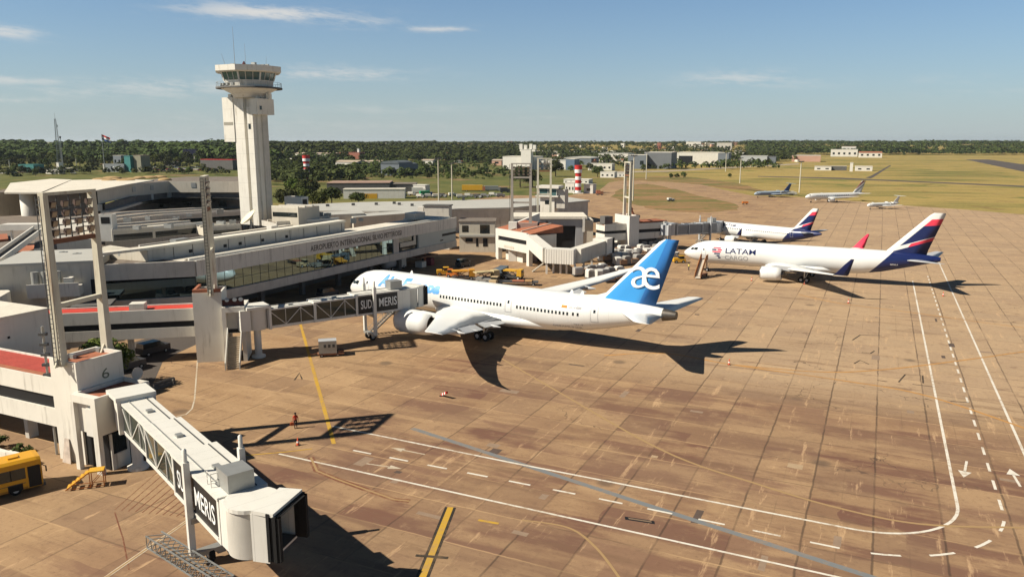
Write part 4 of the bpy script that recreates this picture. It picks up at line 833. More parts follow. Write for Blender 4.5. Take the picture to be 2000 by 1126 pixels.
# terraces between concourse and terminal
def terrace(name, label, pts, ztop, zbot, depth, wall, roof, strip=None, white=None):
    P = [G(*p, ztop) for p in pts]; t = thing(name, label, 'building', (*P[0], 0), 0); a, b = Vector(P[0]), Vector(P[-1]); d = (b-a).normalized(); n = Vector((-d.y, d.x))
    if n.y < 0: n = -n
    back = [(p[0]+n.x*depth, p[1]+n.y*depth) for p in P][::-1]
    MB().prism(P+back, zbot, ztop, 0, 1).build('body', [wall, roof], t, True)
    if strip:
        for k in range(len(P)-1):
            m = MB()
            p, q = Vector(P[k])-n*.04, Vector(P[k+1])-n*.04; e = (q-p).normalized()*.3; p, q = p+e, q-e
            m.hexa([(p.x, p.y, strip[0]), (q.x, q.y, strip[0]), (q.x+n.x*.035, q.y+n.y*.035, strip[0]), (p.x+n.x*.035, p.y+n.y*.035, strip[0])], [(p.x, p.y, strip[1]), (q.x, q.y, strip[1]), (q.x+n.x*.035, q.y+n.y*.035, strip[1]), (p.x+n.x*.035, p.y+n.y*.035, strip[1])])
            m.build('window_strip', strip[2] if len(strip) > 2 else DGLASS, t, True)
    for k in range(len(P)-1):
        p, q = Vector(P[k]), Vector(P[k+1]); e = (q-p).normalized(); p2, q2 = p+n*.3+e*.01, q+n*.3-e*.01; p, q = p+e*.01, q-e*.01
        MB().hexa([(p.x, p.y, ztop+.002), (q.x, q.y, ztop+.002), (q2.x, q2.y, ztop+.002), (p2.x, p2.y, ztop+.002)], [(p.x, p.y, ztop+.45), (q.x, q.y, ztop+.45), (q2.x, q2.y, ztop+.45), (p2.x, p2.y, ztop+.45)]).build('parapet', WHITE2 if k % 2 else ROOFW, t, True)
        for f in (.35, .7):
            u0, u1 = p+n*depth*f, q+n*depth*f; MB().bar((u0.x, u0.y, ztop+.2), (u1.x, u1.y, ztop+.2), .5, .38).build('roof_ridge', ROOFW if f < .5 else GREYC, t, True)
    if white: MB().prism([G(*p, ztop+.02) for p in white], ztop+.003, ztop+.05).build('roof_patch', ROOFW, t, True)
    return t
terrace('terrace_building', 'low terrace block with a beige parapet and a dark planted gallery below', ((218, 452), (300, 446), (396, 437)), 12.6, 10.6, 16, BEIGE, ROOFD, (10.7, 11.9), ((286, 438), (330, 435), (332, 441), (288, 444)))
terrace('terrace_building', 'long grey terrace block in front of the main terminal', ((200, 436), (320, 422), (470, 413)), 11.6, 0, 22, GREYC, ROOFD, (9.2, 10.6), None)
terrace('terrace_building', 'white-roofed plant terrace at the foot of the control tower', ((398, 446), (470, 441)), 12.2, 10.6, 7, BEIGE, ROOFW, (10.8, 11.6))
terrace('terrace_building', 'dark plant deck right of the control tower foot', ((540, 436), (600, 433), (662, 428)), 11.9, 10.6, 16, GREYC, ROOFD)
terrace('terrace_building', 'brown roofed block with pipes left of the stair hut', ((530, 405), (582, 407)), 15.2, 10.6, 8, BEIGE, ROOFD, (13.2, 14.2))
rr = random.Random(3)
for k, (px, py, z) in enumerate(((268, 449, 12.7), (345, 428, 11.7), (410, 443, 12.3), (432, 440, 12.3), (455, 439, 12.3), (560, 430, 12), (580, 428, 12), (545, 428, 12), (608, 424, 12), (625, 424, 12), (640, 423, 12), (690, 436, 10.7), (705, 432, 10.7), (330, 446, 12.7), (370, 424, 11.7), (290, 430, 11.7), (250, 434, 11.7), (430, 418, 11.7), (125, 505, 10.7), (140, 506, 10.7), (152, 508, 10.7))):
    t = thing('air_conditioner', 'small grey air conditioner on the roofs around the control tower', 'air conditioner', (*G(px, py, z), z), rr.uniform(-.5, .5), 'air conditioners on the terminal roofs')
    w, h = rr.uniform(.5, .9), rr.uniform(.6, 1.3); MB().box(-w, w, -.4, .4, .1, h).box(-w*.8, w*.8, -.3, .3, 0, .1).build('casing', STEEL, t); MB().lathe([(w*.4, 0), (w*.4, .04), (.02, .05)], 12, (0, 0, h+.002)).build('fan_grille', DSTEEL, t)
# main terminal
TP = [G(189, 370, 17), G(252, 358, 17), G(329, 352, 17), G(466, 352, 17)]
t = thing('terminal_building', 'main terminal with beige upper wall above dark windows, tan domes on its roof', 'building', (*TP[1], 0), 0)
backp = [(x-8, y+34) for x, y in TP[::-1]]
def inset(P, d):
    out = []
    for i, p in enumerate(P):
        a = Vector(P[max(i-1, 0)]); b = Vector(P[min(i+1, len(P)-1)]); e = (b-a).normalized(); n = Vector((-e.y, e.x)); n = n if n.y > 0 else -n
        out.append((p[0]+n.x*d, p[1]+n.y*d))
    return out
TI = inset(TP, 1.6); TJ = inset(TP, .4)
MB().prism(TP+backp, 12.9, 16.7, 0, 1).build('upper_wall', [BEIGE, ROOFD], t, True)
MB().prism(TI+backp, 0, 12.898).build('recessed_storeys', M('grey_storey', (.12, .115, .11), .8, .3, .5), t, True)
MB().prism(TJ+inset(TP, 3.)[::-1], 10.4, 11.1).build('balcony_slab', GREYC, t, True); MB().prism(TJ+inset(TP, 3.)[::-1], 6.6, 7.4).build('balcony_slab', GREYC, t, True)
for k in range(3):
    a, b = Vector(TJ[k]), Vector(TJ[k+1]); L = (b-a).length; n = max(2, int(L/11))
    for i in range(n):
        c = a+(b-a)*(i/n); MB().obox(c, .55, .5, 11.102, 12.897, math.atan2(b.y-a.y, b.x-a.x)).build('column', GREYC, t, True)
        c2 = a+(b-a)*((i+.5)/n); MB().obox(c2, 1.3, .04, 8.1, 9.9, math.atan2(b.y-a.y, b.x-a.x)).build('window', DGLASS, t, True)
for k, f, z in ((1, .55, 15.), (1, .1, 15), (2, .35, 15.4)):
    a, b = Vector(TP[k]), Vector(TP[k+1]); c = a+(b-a)*f; MB().obox(c, .8, .12, z-.8, z+.8, math.atan2(b.y-a.y, b.x-a.x)).build('wall_vent', STEEL, t, True)
MB().prism([G(176, 373, 17.1), G(189, 370.5, 17.1), G(252, 358.5, 17.1), G(300, 351, 17.1), G(228, 349, 17.1), G(140, 351, 17.1), G(85, 375, 17.1)], 16.72, 17.0).build('sunlit_roof', ROOFW, t, True)
d0 = None
for px, py in ((196, 349), (212, 351), (226, 350), (246, 351), (218, 346), (272, 346), (291, 345), (312, 344), (322, 349), (258, 349)):
    c = G(px, py, 17.2); m = MB()
    if d0 is None: d0 = m.lathe([(2.6, 0), (2.6, .2), (2.1, .55), (1.1, .8), (.05, .88)], 16).build('roof_dome', M('tan_dome', (.4, .27, .13), .8, .2, .5), t); o = d0
    else: o = d0.copy(); COL.objects.link(o)
    o.location = inv_of(t) @ Vector((c[0], c[1], 16.7)); o.scale = (.8+rr.random()*.5,)*2+(1,)
# left wing of the terminal: round-windowed wall, stair cylinder, roof slab, escape stair
t = thing('terminal_wing_building', 'beige terminal wing with one round black window and a white stair cylinder', 'building', (-135, 205, 0), 0)
w0, w1 = G(-30, 378, 15.2), G(47, 372, 15.2)
MB().prism([w0, w1, (w1[0]-8, w1[1]+22), (w0[0]-8, w0[1]+22)], 0, 15.2, 0, 1).build('wall', [BEIGE, ROOFD], t, True)
c = G(17, 399, 12.4); o = MB().lathe([(1.15, 0), (1.15, .06)], 20, (0, 0, 0), 'x').build('round_window', BLACK, t); dr = Vector((w1[0]-w0[0], w1[1]-w0[1])).normalized()
wn_ = Vector((dr.y, -dr.x)); k_ = (Vector(c)-Vector(w0)).dot(wn_); cc = Vector(c)-wn_*(k_-.05); o.location = inv_of(t) @ Vector((cc.x, cc.y, 12.3)); o.rotation_euler = (0, 0, math.atan2(wn_.y, wn_.x))
c = G(60, 430, 7.6); MB().lathe([(2.15, 7.), (2.15, 16.6), (2.0, 16.6), (2.0, 16.45)], 24, (c[0], c[1], 0)).build('stair_cylinder', WHITE2, t, True)
MB().prism([G(8, 374, 16.9), G(80, 374, 16.9), G(140, 349.5, 16.9), G(100, 348, 16.9), G(20, 356, 16.9)], 16.3, 16.7).build('roof_slab', ROOFW, t, True)
a, b = G(78, 377, 16), G(187, 371.5, 16.5)
MB().prism([a, b, (b[0]-5, b[1]+14), (a[0]-5, a[1]+14)], 0, 16.25, 0, 1).build('yard_wall', [M('shaded_yard_grey', (.2, .17, .15), .85, .3, .4, .5), ROOFD], t, True)  # wall grey is darkened to carry the shade of the yard
t = thing('escape_stair', 'white diagonal escape stair with a landing left of the near mast', 'stair', (*G(52, 445, 12), 0), 0)
a = G(20, 440, 13.2); b = G(86, 437, 13.2)
MB().obox(((a[0]+b[0])/2, (a[1]+b[1])/2), 4.6, 1.6, 12.2, 13.4, R(6)).build('landing', WHITE2, t, True)
p0, p1 = (*G(-25, 510, 10.5), 10.5), (*G(66, 446, 12.6), 12.6)
for dx in (0, 2.2): MB().bar((p0[0]+dx, p0[1], p0[2]), (p1[0]+dx, p1[1], p1[2]), .25, 1.0).build('stringer', WHITE2, t, True)
MB().bar((p0[0]+1.1, p0[1], p0[2]-.3), (p1[0]+1.1, p1[1], p1[2]-.3), 1.9, .2).build('treads', DSTEEL, t, True)
for px in (25, 84): c = G(px, 470, 10); MB().tube((*c, 0), (*c, 12.3), .25).build('leg', WHITE2, t, True)
# white blocks at the left edge
t = thing('office_building', 'pale grey low building with a big plain roof and terracotta eave, left edge', 'building', (-75, 120, 0), 0)
pr = [G(-60, 541, 9), G(0, 541, 9), G(66, 537, 9), G(93, 519, 9), G(93, 499, 9), G(26, 484, 9), G(-60, 500, 9)]
MB().prism(pr, 8.7, 9.0, 0).build('roof', ROOFG, t, True)
cx_, cy_ = sum(p[0] for p in pr)/7, sum(p[1] for p in pr)/7
MB().prism([(lerp(x, cx_, .05), lerp(y, cy_, .05)) for x, y in pr], 0, 8.698).build('wall', WHITE, t, True)
MB().prism([G(-60, 558, 8.4), G(6, 556, 8.4), G(63, 551, 8.4), G(76, 538, 8.4), (G(66, 537, 8.6)), G(0, 541, 8.6), G(-60, 541, 8.6)], 8.2, 8.55).build('tile_eave', TILE, t, True)
MB().obox(G(2, 562, 7.6), 1.8, .6, 6.6, 7.7, .2).build('red_awning', M('dark_red_awning', (.16, .02, .025), .7), t, True)
MB().prism([G(-80, 588, 8), G(-10, 585, 8), G(20, 568, 8), G(16, 566, 8), G(-80, 568, 8)], 0, 8., 0, 1).build('white_annexe', [WHITE, ROOFW], t, True)
t = thing('office_building', 'plain white block with flat sunlit roof beside the nearest red link roof', 'building', PQ(-86.2, 50), TH)
m = MB().box(-26, 0, .0, 5.9, 0, 10.9); m.build('wall', [WHITE], t); MB().box(-26.1, .12, -.12, 6.0, 10.902, 11.15).build('roof', [ROOFW], t)
MB().box(.003, .05, 1.0, 1.25, 8.6, 8.85).build('vent', BLACK, t)
t = thing('concourse_end_building', 'grey end block of the concourse with steel tanks, seen through the near mast', 'building', (*C0, 0), bA)
MB().box(-14, -.02, -1., 14, 0, 11.4).build('wall', GREYC, t); MB().box(-14.2, .0, -1.2, 14, 11.402, 11.8).build('roof_edge', ROOFG, t)
MB().box(-9.5, -2.5, -4.2, -1.002, 6.8, 8.2).box(-9.5, -2.5, -4.2, -4.0, 8.2, 8.9).build('ledge', WHITE, t)
MB().box(-1.4, -.4, -1.04, -1.003, 4.6, 8.8).build('dark_doorway', BLACK, t)
MB().box(-3.5, 2., -6.5, -1.1, 5.2, 5.6).build('canopy', DCONC, t)
for x in (-8.6, -7.2, -5.6): MB().tube((x, -2.6, 8.202), (x, -2.6, 10.6), .55, None, 14).build('steel_tank', STEEL, t)
MB().box(-4.6, -3.4, -3.6, -2.2, 8.202, 9.6).build('air_unit', WHITE, t)
t = thing('courtyard_building', 'low brown and terracotta roofs in the yard left of the near mast', 'building', (-75, 150, 0), 0)
MB().prism([G(-60, 505, 9), G(60, 500, 9), G(205, 492, 9), G(205, 425, 9), G(90, 418, 9), G(-60, 425, 9)], 0, 9., 0, 1).build('body', [BEIGE, ROOFD], t, True)
MB().prism([G(30, 492, 9.6), G(62, 490, 9.6), G(70, 478, 9.6), G(34, 480, 9.6)], 9.002, 9.6, 0).build('tile_roof', TILE, t, True)
MB().prism([G(-20, 470, 9.5), G(16, 466, 9.5), G(14, 456, 9.5), G(-20, 458, 9.5)], 9.002, 9.5, 0).build('tile_roof', TILE, t, True)
MB().prism([G(66, 486, 10.4), G(90, 482, 10.4), G(88, 468, 10.4), G(68, 470, 10.4)], 9.002, 10.4, 0, 1).build('dark_plant', [WHITE, DCONC], t, True)
MB().prism([G(110, 470, 11.4), G(190, 466, 11.4), G(186, 458, 11.4), G(112, 460, 11.4)], 9.002, 11.4, 0, 1).build('grey_annexe', [GREYC, ROOFG], t, True)
# ---- control tower
TOWW = M('tower_white_render', (.68, .65, .58), .75, .1, .25, 1., stainc=(.3, .26, .2)); seams(TOWW, 2, 3.4, .06, .35)
TX, TY = -61., 184.
def z_(py): return zt(TY-2, py)
t = thing('control_tower', 'tall white control tower with a glazed cab and antennas', 'control tower', (TX, TY, 10.6), TH)
zz = lambda py: z_(py)-10.6
sh = MB().box(-3.6, -.6, -1.4, 1.7, 0, zz(178)); sh.build('left_shaft', TOWW, t)
MB().box(-.598, .9, -.5, 1.7, 0, zz(178)).build('recess', WHITE, t)
MB().box(.902, 2.6, -2.0, 1.6, 0, zz(210)).build('front_fin', TOWW, t)
MB().box(.902, 2.6, -.6, 1.7, zz(210)+.002, zz(178)).build('front_fin', WHITE, t)
MB().box(2.602, 3.1, -.9, 2.0, 0, zz(178)).build('right_shaft', WHITE, t)
MB().box(3.102, 3.5, .2, 1.9, 0, zz(178)).build('right_shaft', GREYC, t)
for py in (214, 247): MB().box(1.2, 1.9, -.64 if py < 220 else -2.04, -.602 if py < 220 else -2.003, zz(py)-.6, zz(py)+.6).build('window', DGLASS, t)
MB().box(-6.9, -3.602, -1.6, .9, zz(277), zz(189)).build('side_panel', TOWW, t); MB().box(-6.7, -3.9, -1.64, -1.603, zz(244), zz(238)).build('louvre', M('louvre_grey', (.3, .28, .23), .7), t)
MB().box(2.4, 4.6, -2.3, 3.0, zz(224), zz(193)).build('side_box', WHITE, t); MB().box(4.603, 4.63, -1.7, -1., zz(215), zz(207)).build('window', DGLASS, t)
for (x, y) in ((-5.2, -.4), (-4.4, .2), (4.6, 1.5)): MB().box(x-.5, x+.5, y-.4, y+.4, zz(189 if x < 0 else 193)+.002, zz(182)).build('roof_unit', WHITE, t)
MB().lathe([(3.4, zz(190)), (4.2, zz(182)), (6.2, zz(173))], 24, (-.3, .6, 0)).build('flared_collar', TOWW, t)
MB().lathe([(7.4, zz(173)), (7.4, zz(170)), (7.1, zz(170)-.002)], 28, (-.3, .6, 0)).build('gallery', DCONC, t)
ga = MB()
for k in range(28):
    a, b = 2*math.pi*k/28, 2*math.pi*(k+1)/28
    ga.bar((-.3+7.2*math.cos(a), .6+7.2*math.sin(a), zz(170)+1.05), (-.3+7.2*math.cos(b), .6+7.2*math.sin(b), zz(170)+1.05), .06, .06); ga.bar((-.3+7.2*math.cos(a), .6+7.2*math.sin(a), zz(170)), (-.3+7.2*math.cos(a), .6+7.2*math.sin(a), zz(170)+1.05), .05, .05)
ga.build('railing', STEEL, t)
OC = R(22.5)
def octo(r, z, a0=OC): return [(-.3+r*math.cos(a0+k*math.pi/4), .6+r*math.sin(a0+k*math.pi/4), z) for k in range(8)]
MB().loft([octo(5.5, zz(170)), octo(5.85, zz(157))], sm=False).build('cab_wall', TOWW, t)
MB().loft([octo(5.75, zz(157)+.002), octo(6.3, zz(142))], sm=False).build('cab_glazing', CABGL, t)
cm = MB()
for p, q in zip(octo(5.8, zz(157)+.002), octo(6.35, zz(142))): cm.bar(p, q, .28, .28)
lo_, hi_ = octo(5.82, zz(157)+.002), octo(6.37, zz(142))
for k in range(8):
    for f in (.33, .67):
        p = Vector(lo_[k]).lerp(Vector(lo_[(k+1) % 8]), f); q = Vector(hi_[k]).lerp(Vector(hi_[(k+1) % 8]), f); cm.bar(p, q, .1, .1)
cm.build('mullions', TOWW, t)
MB().loft([octo(7.2, zz(142)), octo(7.7, zz(140)), octo(7.7, zz(129)), octo(7.45, zz(129)), octo(7.4, zz(130))], sm=False).build('cab_roof', TOWW, t)
for k in range(5):
    a = R(222+k*14); MB().obox((-.3+6.0*math.cos(a), .6+6.0*math.sin(a)), .35, .3, zz(168), zz(163), a).build('air_unit', STEEL, t)
for (x, y, py0, py1, r_, lx) in ((-4.2, .5, 128, 47, .07, 0), (-.4, 0., 128, 83, .05, 0), (-7.0, .5, 128, 99, .05, -1.2), (5.5, .2, 128, 110, .04, .2)):
    MB().tube((x, y, zz(py0)), (x+lx, y, zz(py1)), r_, r_*.4, 6).build('antenna', STEEL, t)
MB().tube((-.9, 0, zz(128)), (-.9, 0, zz(121)), .4, None, 10).tube((-.9, 0, zz(121)), (-.9, 0, zz(118)), .2, None, 10).build('beacon', M('beacon_red', (.12, .03, .03), .5), t)
for x, y, s in ((-4, 3, .5), (-2.5, -2, .45), (3, -1, .55), (4.2, 2, .4), (2, 3, .5), (-5.5, 1.5, .4)): MB().box(x-s, x+s, y-s*.6, y+s*.6, zz(129)+.002, zz(129)+s*1.4).build('roof_unit', STEEL, t)
t = thing('satellite_dish', 'big cream satellite dish tilted up at the foot of the control tower', 'satellite dish', (*G(490, 447, 10.7), 10.65), R(-30))
m = MB().lathe([(.05, .0), (.8, .1), (1.6, .42), (2.15, .78), (2.17, .8), (1.6, .47), (.05, .06)], 28); o = m.build('reflector', M('cream_dish', (.72, .66, .48), .6, .05), t); o.location = (0, 0, 2.3); o.rotation_euler = (R(38), R(-24), 0)
MB().tube((0, 0, 0), (0, .2, 2.4), .22).tube((-.9, .5, 0), (0, .2, 1.8), .09).tube((.9, .5, 0), (0, .2, 1.8), .09).build('stand', STEEL, t)
# ---- pier behind
t = thing('pier_building', 'long low pier building with a pale grey sheet roof behind the concourse', 'building', (0, 280, 0), 0)
pr = [G(1152, 391, 8), G(1000, 405, 8), G(900, 407, 8), G(820, 411, 8), G(740, 412, 8), G(620, 411, 8), G(540, 409, 8), G(548, 401, 8), G(700, 394.5, 8), G(870, 391.5, 8), G(1000, 388, 8), G(1105, 384, 8)]
MB().prism(pr, 7.4, 8., 0).build('roof', ROOFG, t, True)
cx_, cy_ = sum(p[0] for p in pr)/12, sum(p[1] for p in pr)/12
MB().prism([(lerp(x, cx_, .012), lerp(y, cy_, .02)) for x, y in pr], 0, 7.398).build('wall', GREYC, t, True)
for px, py in ((640, 403), (690, 401), (735, 400), (780, 400), (805, 402), (850, 405), (905, 391), (770, 398)): MB().obox(G(px, py, 8), .5, .5, 8.002, 8.8, 0).build('roof_vent', DSTEEL, t, True)
t = thing('pier_link_building', 'corrugated pale link building with a beige upper band between concourse and pier', 'building', (-40, 225, 0), 0)
a, b = G(690, 424, 8.6), G(842, 413, 8.6); m = MB().prism([a, b, (b[0]-3, b[1]+8), (a[0]-3, a[1]+8)], 0, 8.6, 0, 1); m.build('wall', [BEIGE, ROOFG], t, True)
a2, b2 = G(612, 421, 9.3), G(712, 416, 9.3); MB().prism([a2, b2, (b2[0]-3, b2[1]+9), (a2[0]-3, a2[1]+9)], 0, 9.3, 0, 1).build('grey_wing', [GREYC, ROOFG], t, True)
t = thing('plant_building', 'old rooftop plant room of rusty panels above the concourse end', 'building', (*G(855, 410, 11), 0), R(-10))
MB().box(-3.6, 3.6, -1.5, 2, 0, 12.2).build('wall', GREYC, t); MB().box(-3.9, 3.9, -1.8, 2.3, 12.202, 12.5).build('roof', DCONC, t); MB().box(-5.6, -3.9, -1.2, .5, 10.6, 11.9).build('white_unit', WHITE2, t)
t = thing('service_building', 'two-storey beige service wall with doors beyond the end of the concourse', 'building', (-14, 211, 0), 0)
MB().box(-.5, 9.3, 0, 9, 0, 8.3).build('wall', BEIGE, t); MB().box(-.5, 9.3, -.6, -.002, 4.3, 4.9).build('ledge', ROOFG, t)
for x0, x1, z0, z1 in ((1.2, 3.2, 2.9, 3.9), (4.1, 4.7, 1.6, 3.9), (6., 7.3, 1.6, 3.9), (.3, 2., 5.6, 7.4), (5.2, 7.8, 5.2, 7.6)): MB().box(x0, x1, -.05, -.003, z0, z1).build('window', BLACK if z0 < 5 else DGLASS, t)
MB().box(-.8, 9.6, -.2, 9.2, 8.302, 8.6).build('roof', ROOFD, t)
t = thing('hall_building', 'grey hall with a white roof edge and a big dark doorway behind the third gate', 'building', (.6, 217.5, 0), 0)
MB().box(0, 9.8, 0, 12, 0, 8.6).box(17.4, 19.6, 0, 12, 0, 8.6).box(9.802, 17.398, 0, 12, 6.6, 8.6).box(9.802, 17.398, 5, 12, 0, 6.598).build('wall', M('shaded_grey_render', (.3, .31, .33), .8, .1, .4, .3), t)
MB().box(9.81, 17.39, 1.2, 1.3, 0, 6.59).build('doorway', BLACK, t); MB().box(8.9, 9.6, -.04, -.003, 1.5, 8).build('pilaster', DCONC, t)
MB().box(-.4, 20.6, -.8, 12.4, 8.602, 9.3).build('roof', ROOFW, t); MB().box(19.602, 22.4, .3, 9, 0, 8.2).build('beige_bay', BEIGE, t); MB().box(19.3, 19.9, -1.2, -.802, 5., 9.).build('downpipe', WHITE2, t)
t = thing('control_cabin_tower', 'small old control cabin tower with wraparound glass on the pier roof', 'building', (12.2, 250, 0), R(-20))
MB().box(-2.6, 2.2, -2, 2.5, 0, 12.6).build('shaft', WHITE, t); MB().box(-4., 3.6, -3, 3, 12.602, 13.0).build('deck', WHITE2, t); MB().box(-2.9, 2.9, -2.2, 2.4, 13.002, 15.3).build('cab_glazing', CABGL, t)
for x in (-2.95, 0, 2.85): MB().box(x, x+.14, -2.3, -2.205, 13.002, 15.3).build('mullion', WHITE2, t)
MB().box(-3.6, 3.8, -3, 3, 15.302, 16.1).build('cab_roof', WHITE2, t); MB().box(-1., .4, -2.04, -2.003, 10.2, 11.4).build('window', DGLASS, t); MB().box(2.202, 5.5, -1.6, 2.4, 9, 15).build('side_shaft', GREYC, t)
# ---- third gate
a = Vector(G(968, 505)); b = Vector(G(1033, 520)); g3 = math.atan2(b.y-a.y, b.x-a.x); L = (b-a).length
t = thing('gate_building', 'white gate block with a terracotta roof and slot window, third from the camera', 'building', (a.x, a.y), g3)
MB().box(0, 1.3, 0, 1.2, 0, 8).box(L-1.1, L, 0, 1.1, 0, 7.8).box(1.302, L-1.102, 0, .5, 6.2, 8).box(1.302, L-1.102, 0, .5, 3.1, 5.1).build('frame_wall', WHITE2, t)
MB().box(1.302, L-1.102, .35, .45, 5.102, 6.198).build('slot_window', BLACK, t)
MB().box(.2, L-.2, .505, 8.5, 3.2, 7.4).build('body', WHITE, t)
MB().hexa([(-.1, .5, 8.0), (L, .5, 7.85), (L+1.6, 9.2, 7.85), (-.1, 9.2, 8.0)], [(-.1, .5, 8.05), (L, .5, 7.9), (L+1.6, 9.2, 9.6), (-.1, 9.2, 9.6)]).build('roof', TILE, t)
for x in (L*.42, L*.72): MB().bar((x, .6, 8.2), (x+1., 9., 9.72), .3, .2).build('roof_rib', BEIGE, t)
MB().box(2.4, 5.2, 1.6, 4, 0, 3.1).box(7, 9.5, 2, 4, 0, 3.1).build('ground_kiosk', WHITE, t); MB().box(0.5, L, 8., 8.4, 0, 3.19).build('back_wall', DCONC, t)
MB().hexa([(-.6, 3.5, 6), (.19, 3.5, 6), (.19, 14, 6), (-.6, 14, 6)], [(-.6, 3.5, 8.2), (.19, 3.5, 8.2), (.19, 14, 11.2), (-.6, 14, 11.2)]).build('gable_wall', WHITE2, t)
sg = MB().box(4, 8.6, -.05, -.003, 3.5, 4.1); sg.build('sign', BEIGE, t)
tx = MB(); 
c = G(1000, 433, 10); t2 = thing('mast_pedestal', 'small white pedestal with a rust-stained wall carrying the third light mast', 'pedestal', (c[0], c[1]-.8), R(-6))
MB().box(-.9, 1.2, 0, 2.4, 0, 10).build('pedestal', WHITE2, t2); MB().box(1.202, 6.4, .4, 2.2, 0, 9.7).build('stained_wall', M('rust_stained_wall', (.34, .24, .2), .85, .2, .6, .4), t2)
light_mast('concrete light mast in front of the grey hall, at the third gate', (c[0]+2.35, c[1]+.9, 9.7), R(-4), 4.7, 14.7, 3, 4, 11.2, (2.6, 4.9), False, 1, M('grey_mast', (.34, .31, .27), .85, .12, .5, .5))
t = thing('fixed_walkway', 'white ribbed fixed walkway on stilts running from the third gate', 'walkway', (5.0, 186.6), 0)
pa, pb = Vector((4.8, 186.8)), Vector((8.3, 177.)); d = (pb-pa).normalized(); n = Vector((-d.y, d.x))*1.3
def sl(p, z): return [(p.x-n.x, p.y-n.y, z), (p.x+n.x, p.y+n.y, z)]
q0, q1 = sl(pa, 4.7), sl(pb, 2.6); r0, r1 = sl(pa, 7.7), sl(pb, 5.9)
MB().hexa([q0[0], q1[0], q1[1], q0[1]], [r0[0], r1[0], r1[1], r0[1]]).build('ramp', WHITE2, t, True)
RIB = WHITE2
def ribbed(pa, pb, w, z0, z1, m_):
    pa, pb = Vector(pa), Vector(pb); d = (pb-pa).normalized(); L = (pb-pa).length; rz = math.atan2(d.y, d.x); mb = MB(); c = (pa+pb)/2; mb.obox(c, L/2, w/2, z0, z1, rz)
    k = .3
    while k < L: p = pa+d*k; mb.obox(p, .07, w/2+.06, z0+.05, z1-.05, rz); k += .6
    return mb
ribbed((8.0, 176.9), (14.4, 174.6), 2.7, 2.5, 5.9, RIB).build('corridor', WHITE2, t, True)
ribbed((14.6, 175.6), (22.2, 190.5), 2.7, 2.6, 5.9, RIB).build('corridor', WHITE, t, True)
MB().obox((22.8, 192), 2.2, 1.9, 2.5, 6.3, R(63)).build('cab', WHITE2, t, True); MB().obox((24., 194), .5, 1.9, 2.4, 6.2, R(63)).build('bellows', RUBBER, t, True)
for p in ((8., 176.), (9.6, 176.9), (11.2, 176.2), (12.6, 175.9), (14.4, 174.2), (17, 180.8), (19.5, 186)): MB().obox(p, .22, .22, 0, 2.49, 0).build('leg', WHITE2, t, True)
st = MB()
for k in range(10): st.obox((5.0+k*.33, 178.6+.05*k), .17, .6, .1+k*.24, .2+k*.24+.12, R(-20))
st.build('stair', BEIGE, t, True)
# ---- fourth gate
t = thing('gate_building', 'white gate block with a shaded slot-window lobby, farthest from the camera', 'building', (32.2, 211.0), R(25))
pblock(MB(), 0, 3.2, 0, 7.4, 0, 10).build('pedestal', [WHITE2, TILE], t)
MB().box(3.202, 12, 1., 6, 3.3, 5.1).box(3.202, 12, 1., 6, 6., 7.7).box(12.002, 13.2, .6, 6.3, 0, 7.9).build('lobby_wall', WHITE, t); MB().box(3.202, 12, 1.2, 5.8, 5.102, 5.998).build('slot_window', BLACK, t)
MB().box(3.202, 13.2, 1., 6.2, 7.902, 8.2).build('roof', TILE, t); MB().box(3.3, 12, 4., 4.4, 0, 3.29).build('back_wall', DCONC, t)
corridor(t, -7, -.002, 1.4, 6., 3.3, 5.2, 6., 7.8, ROOFD, True, (-5,)); MB().box(-6, -3.5, 3, 5.6, 7.802, 9.8).build('roof_plant', DCONC, t)
light_mast('slim light mast seen edge-on above the farthest gate block', (32.0, 214.6, 9.65), R(101), 4.4, 14.6, 3, 4, 11., (5.,), False, 1, MASTC)
light_mast('distant pale light mast frame beyond the third gate', (9.8, 236, 0), R(-4), 3.9, 24.8, 2, 3, 21, (14.,), False, 1, MASTC)
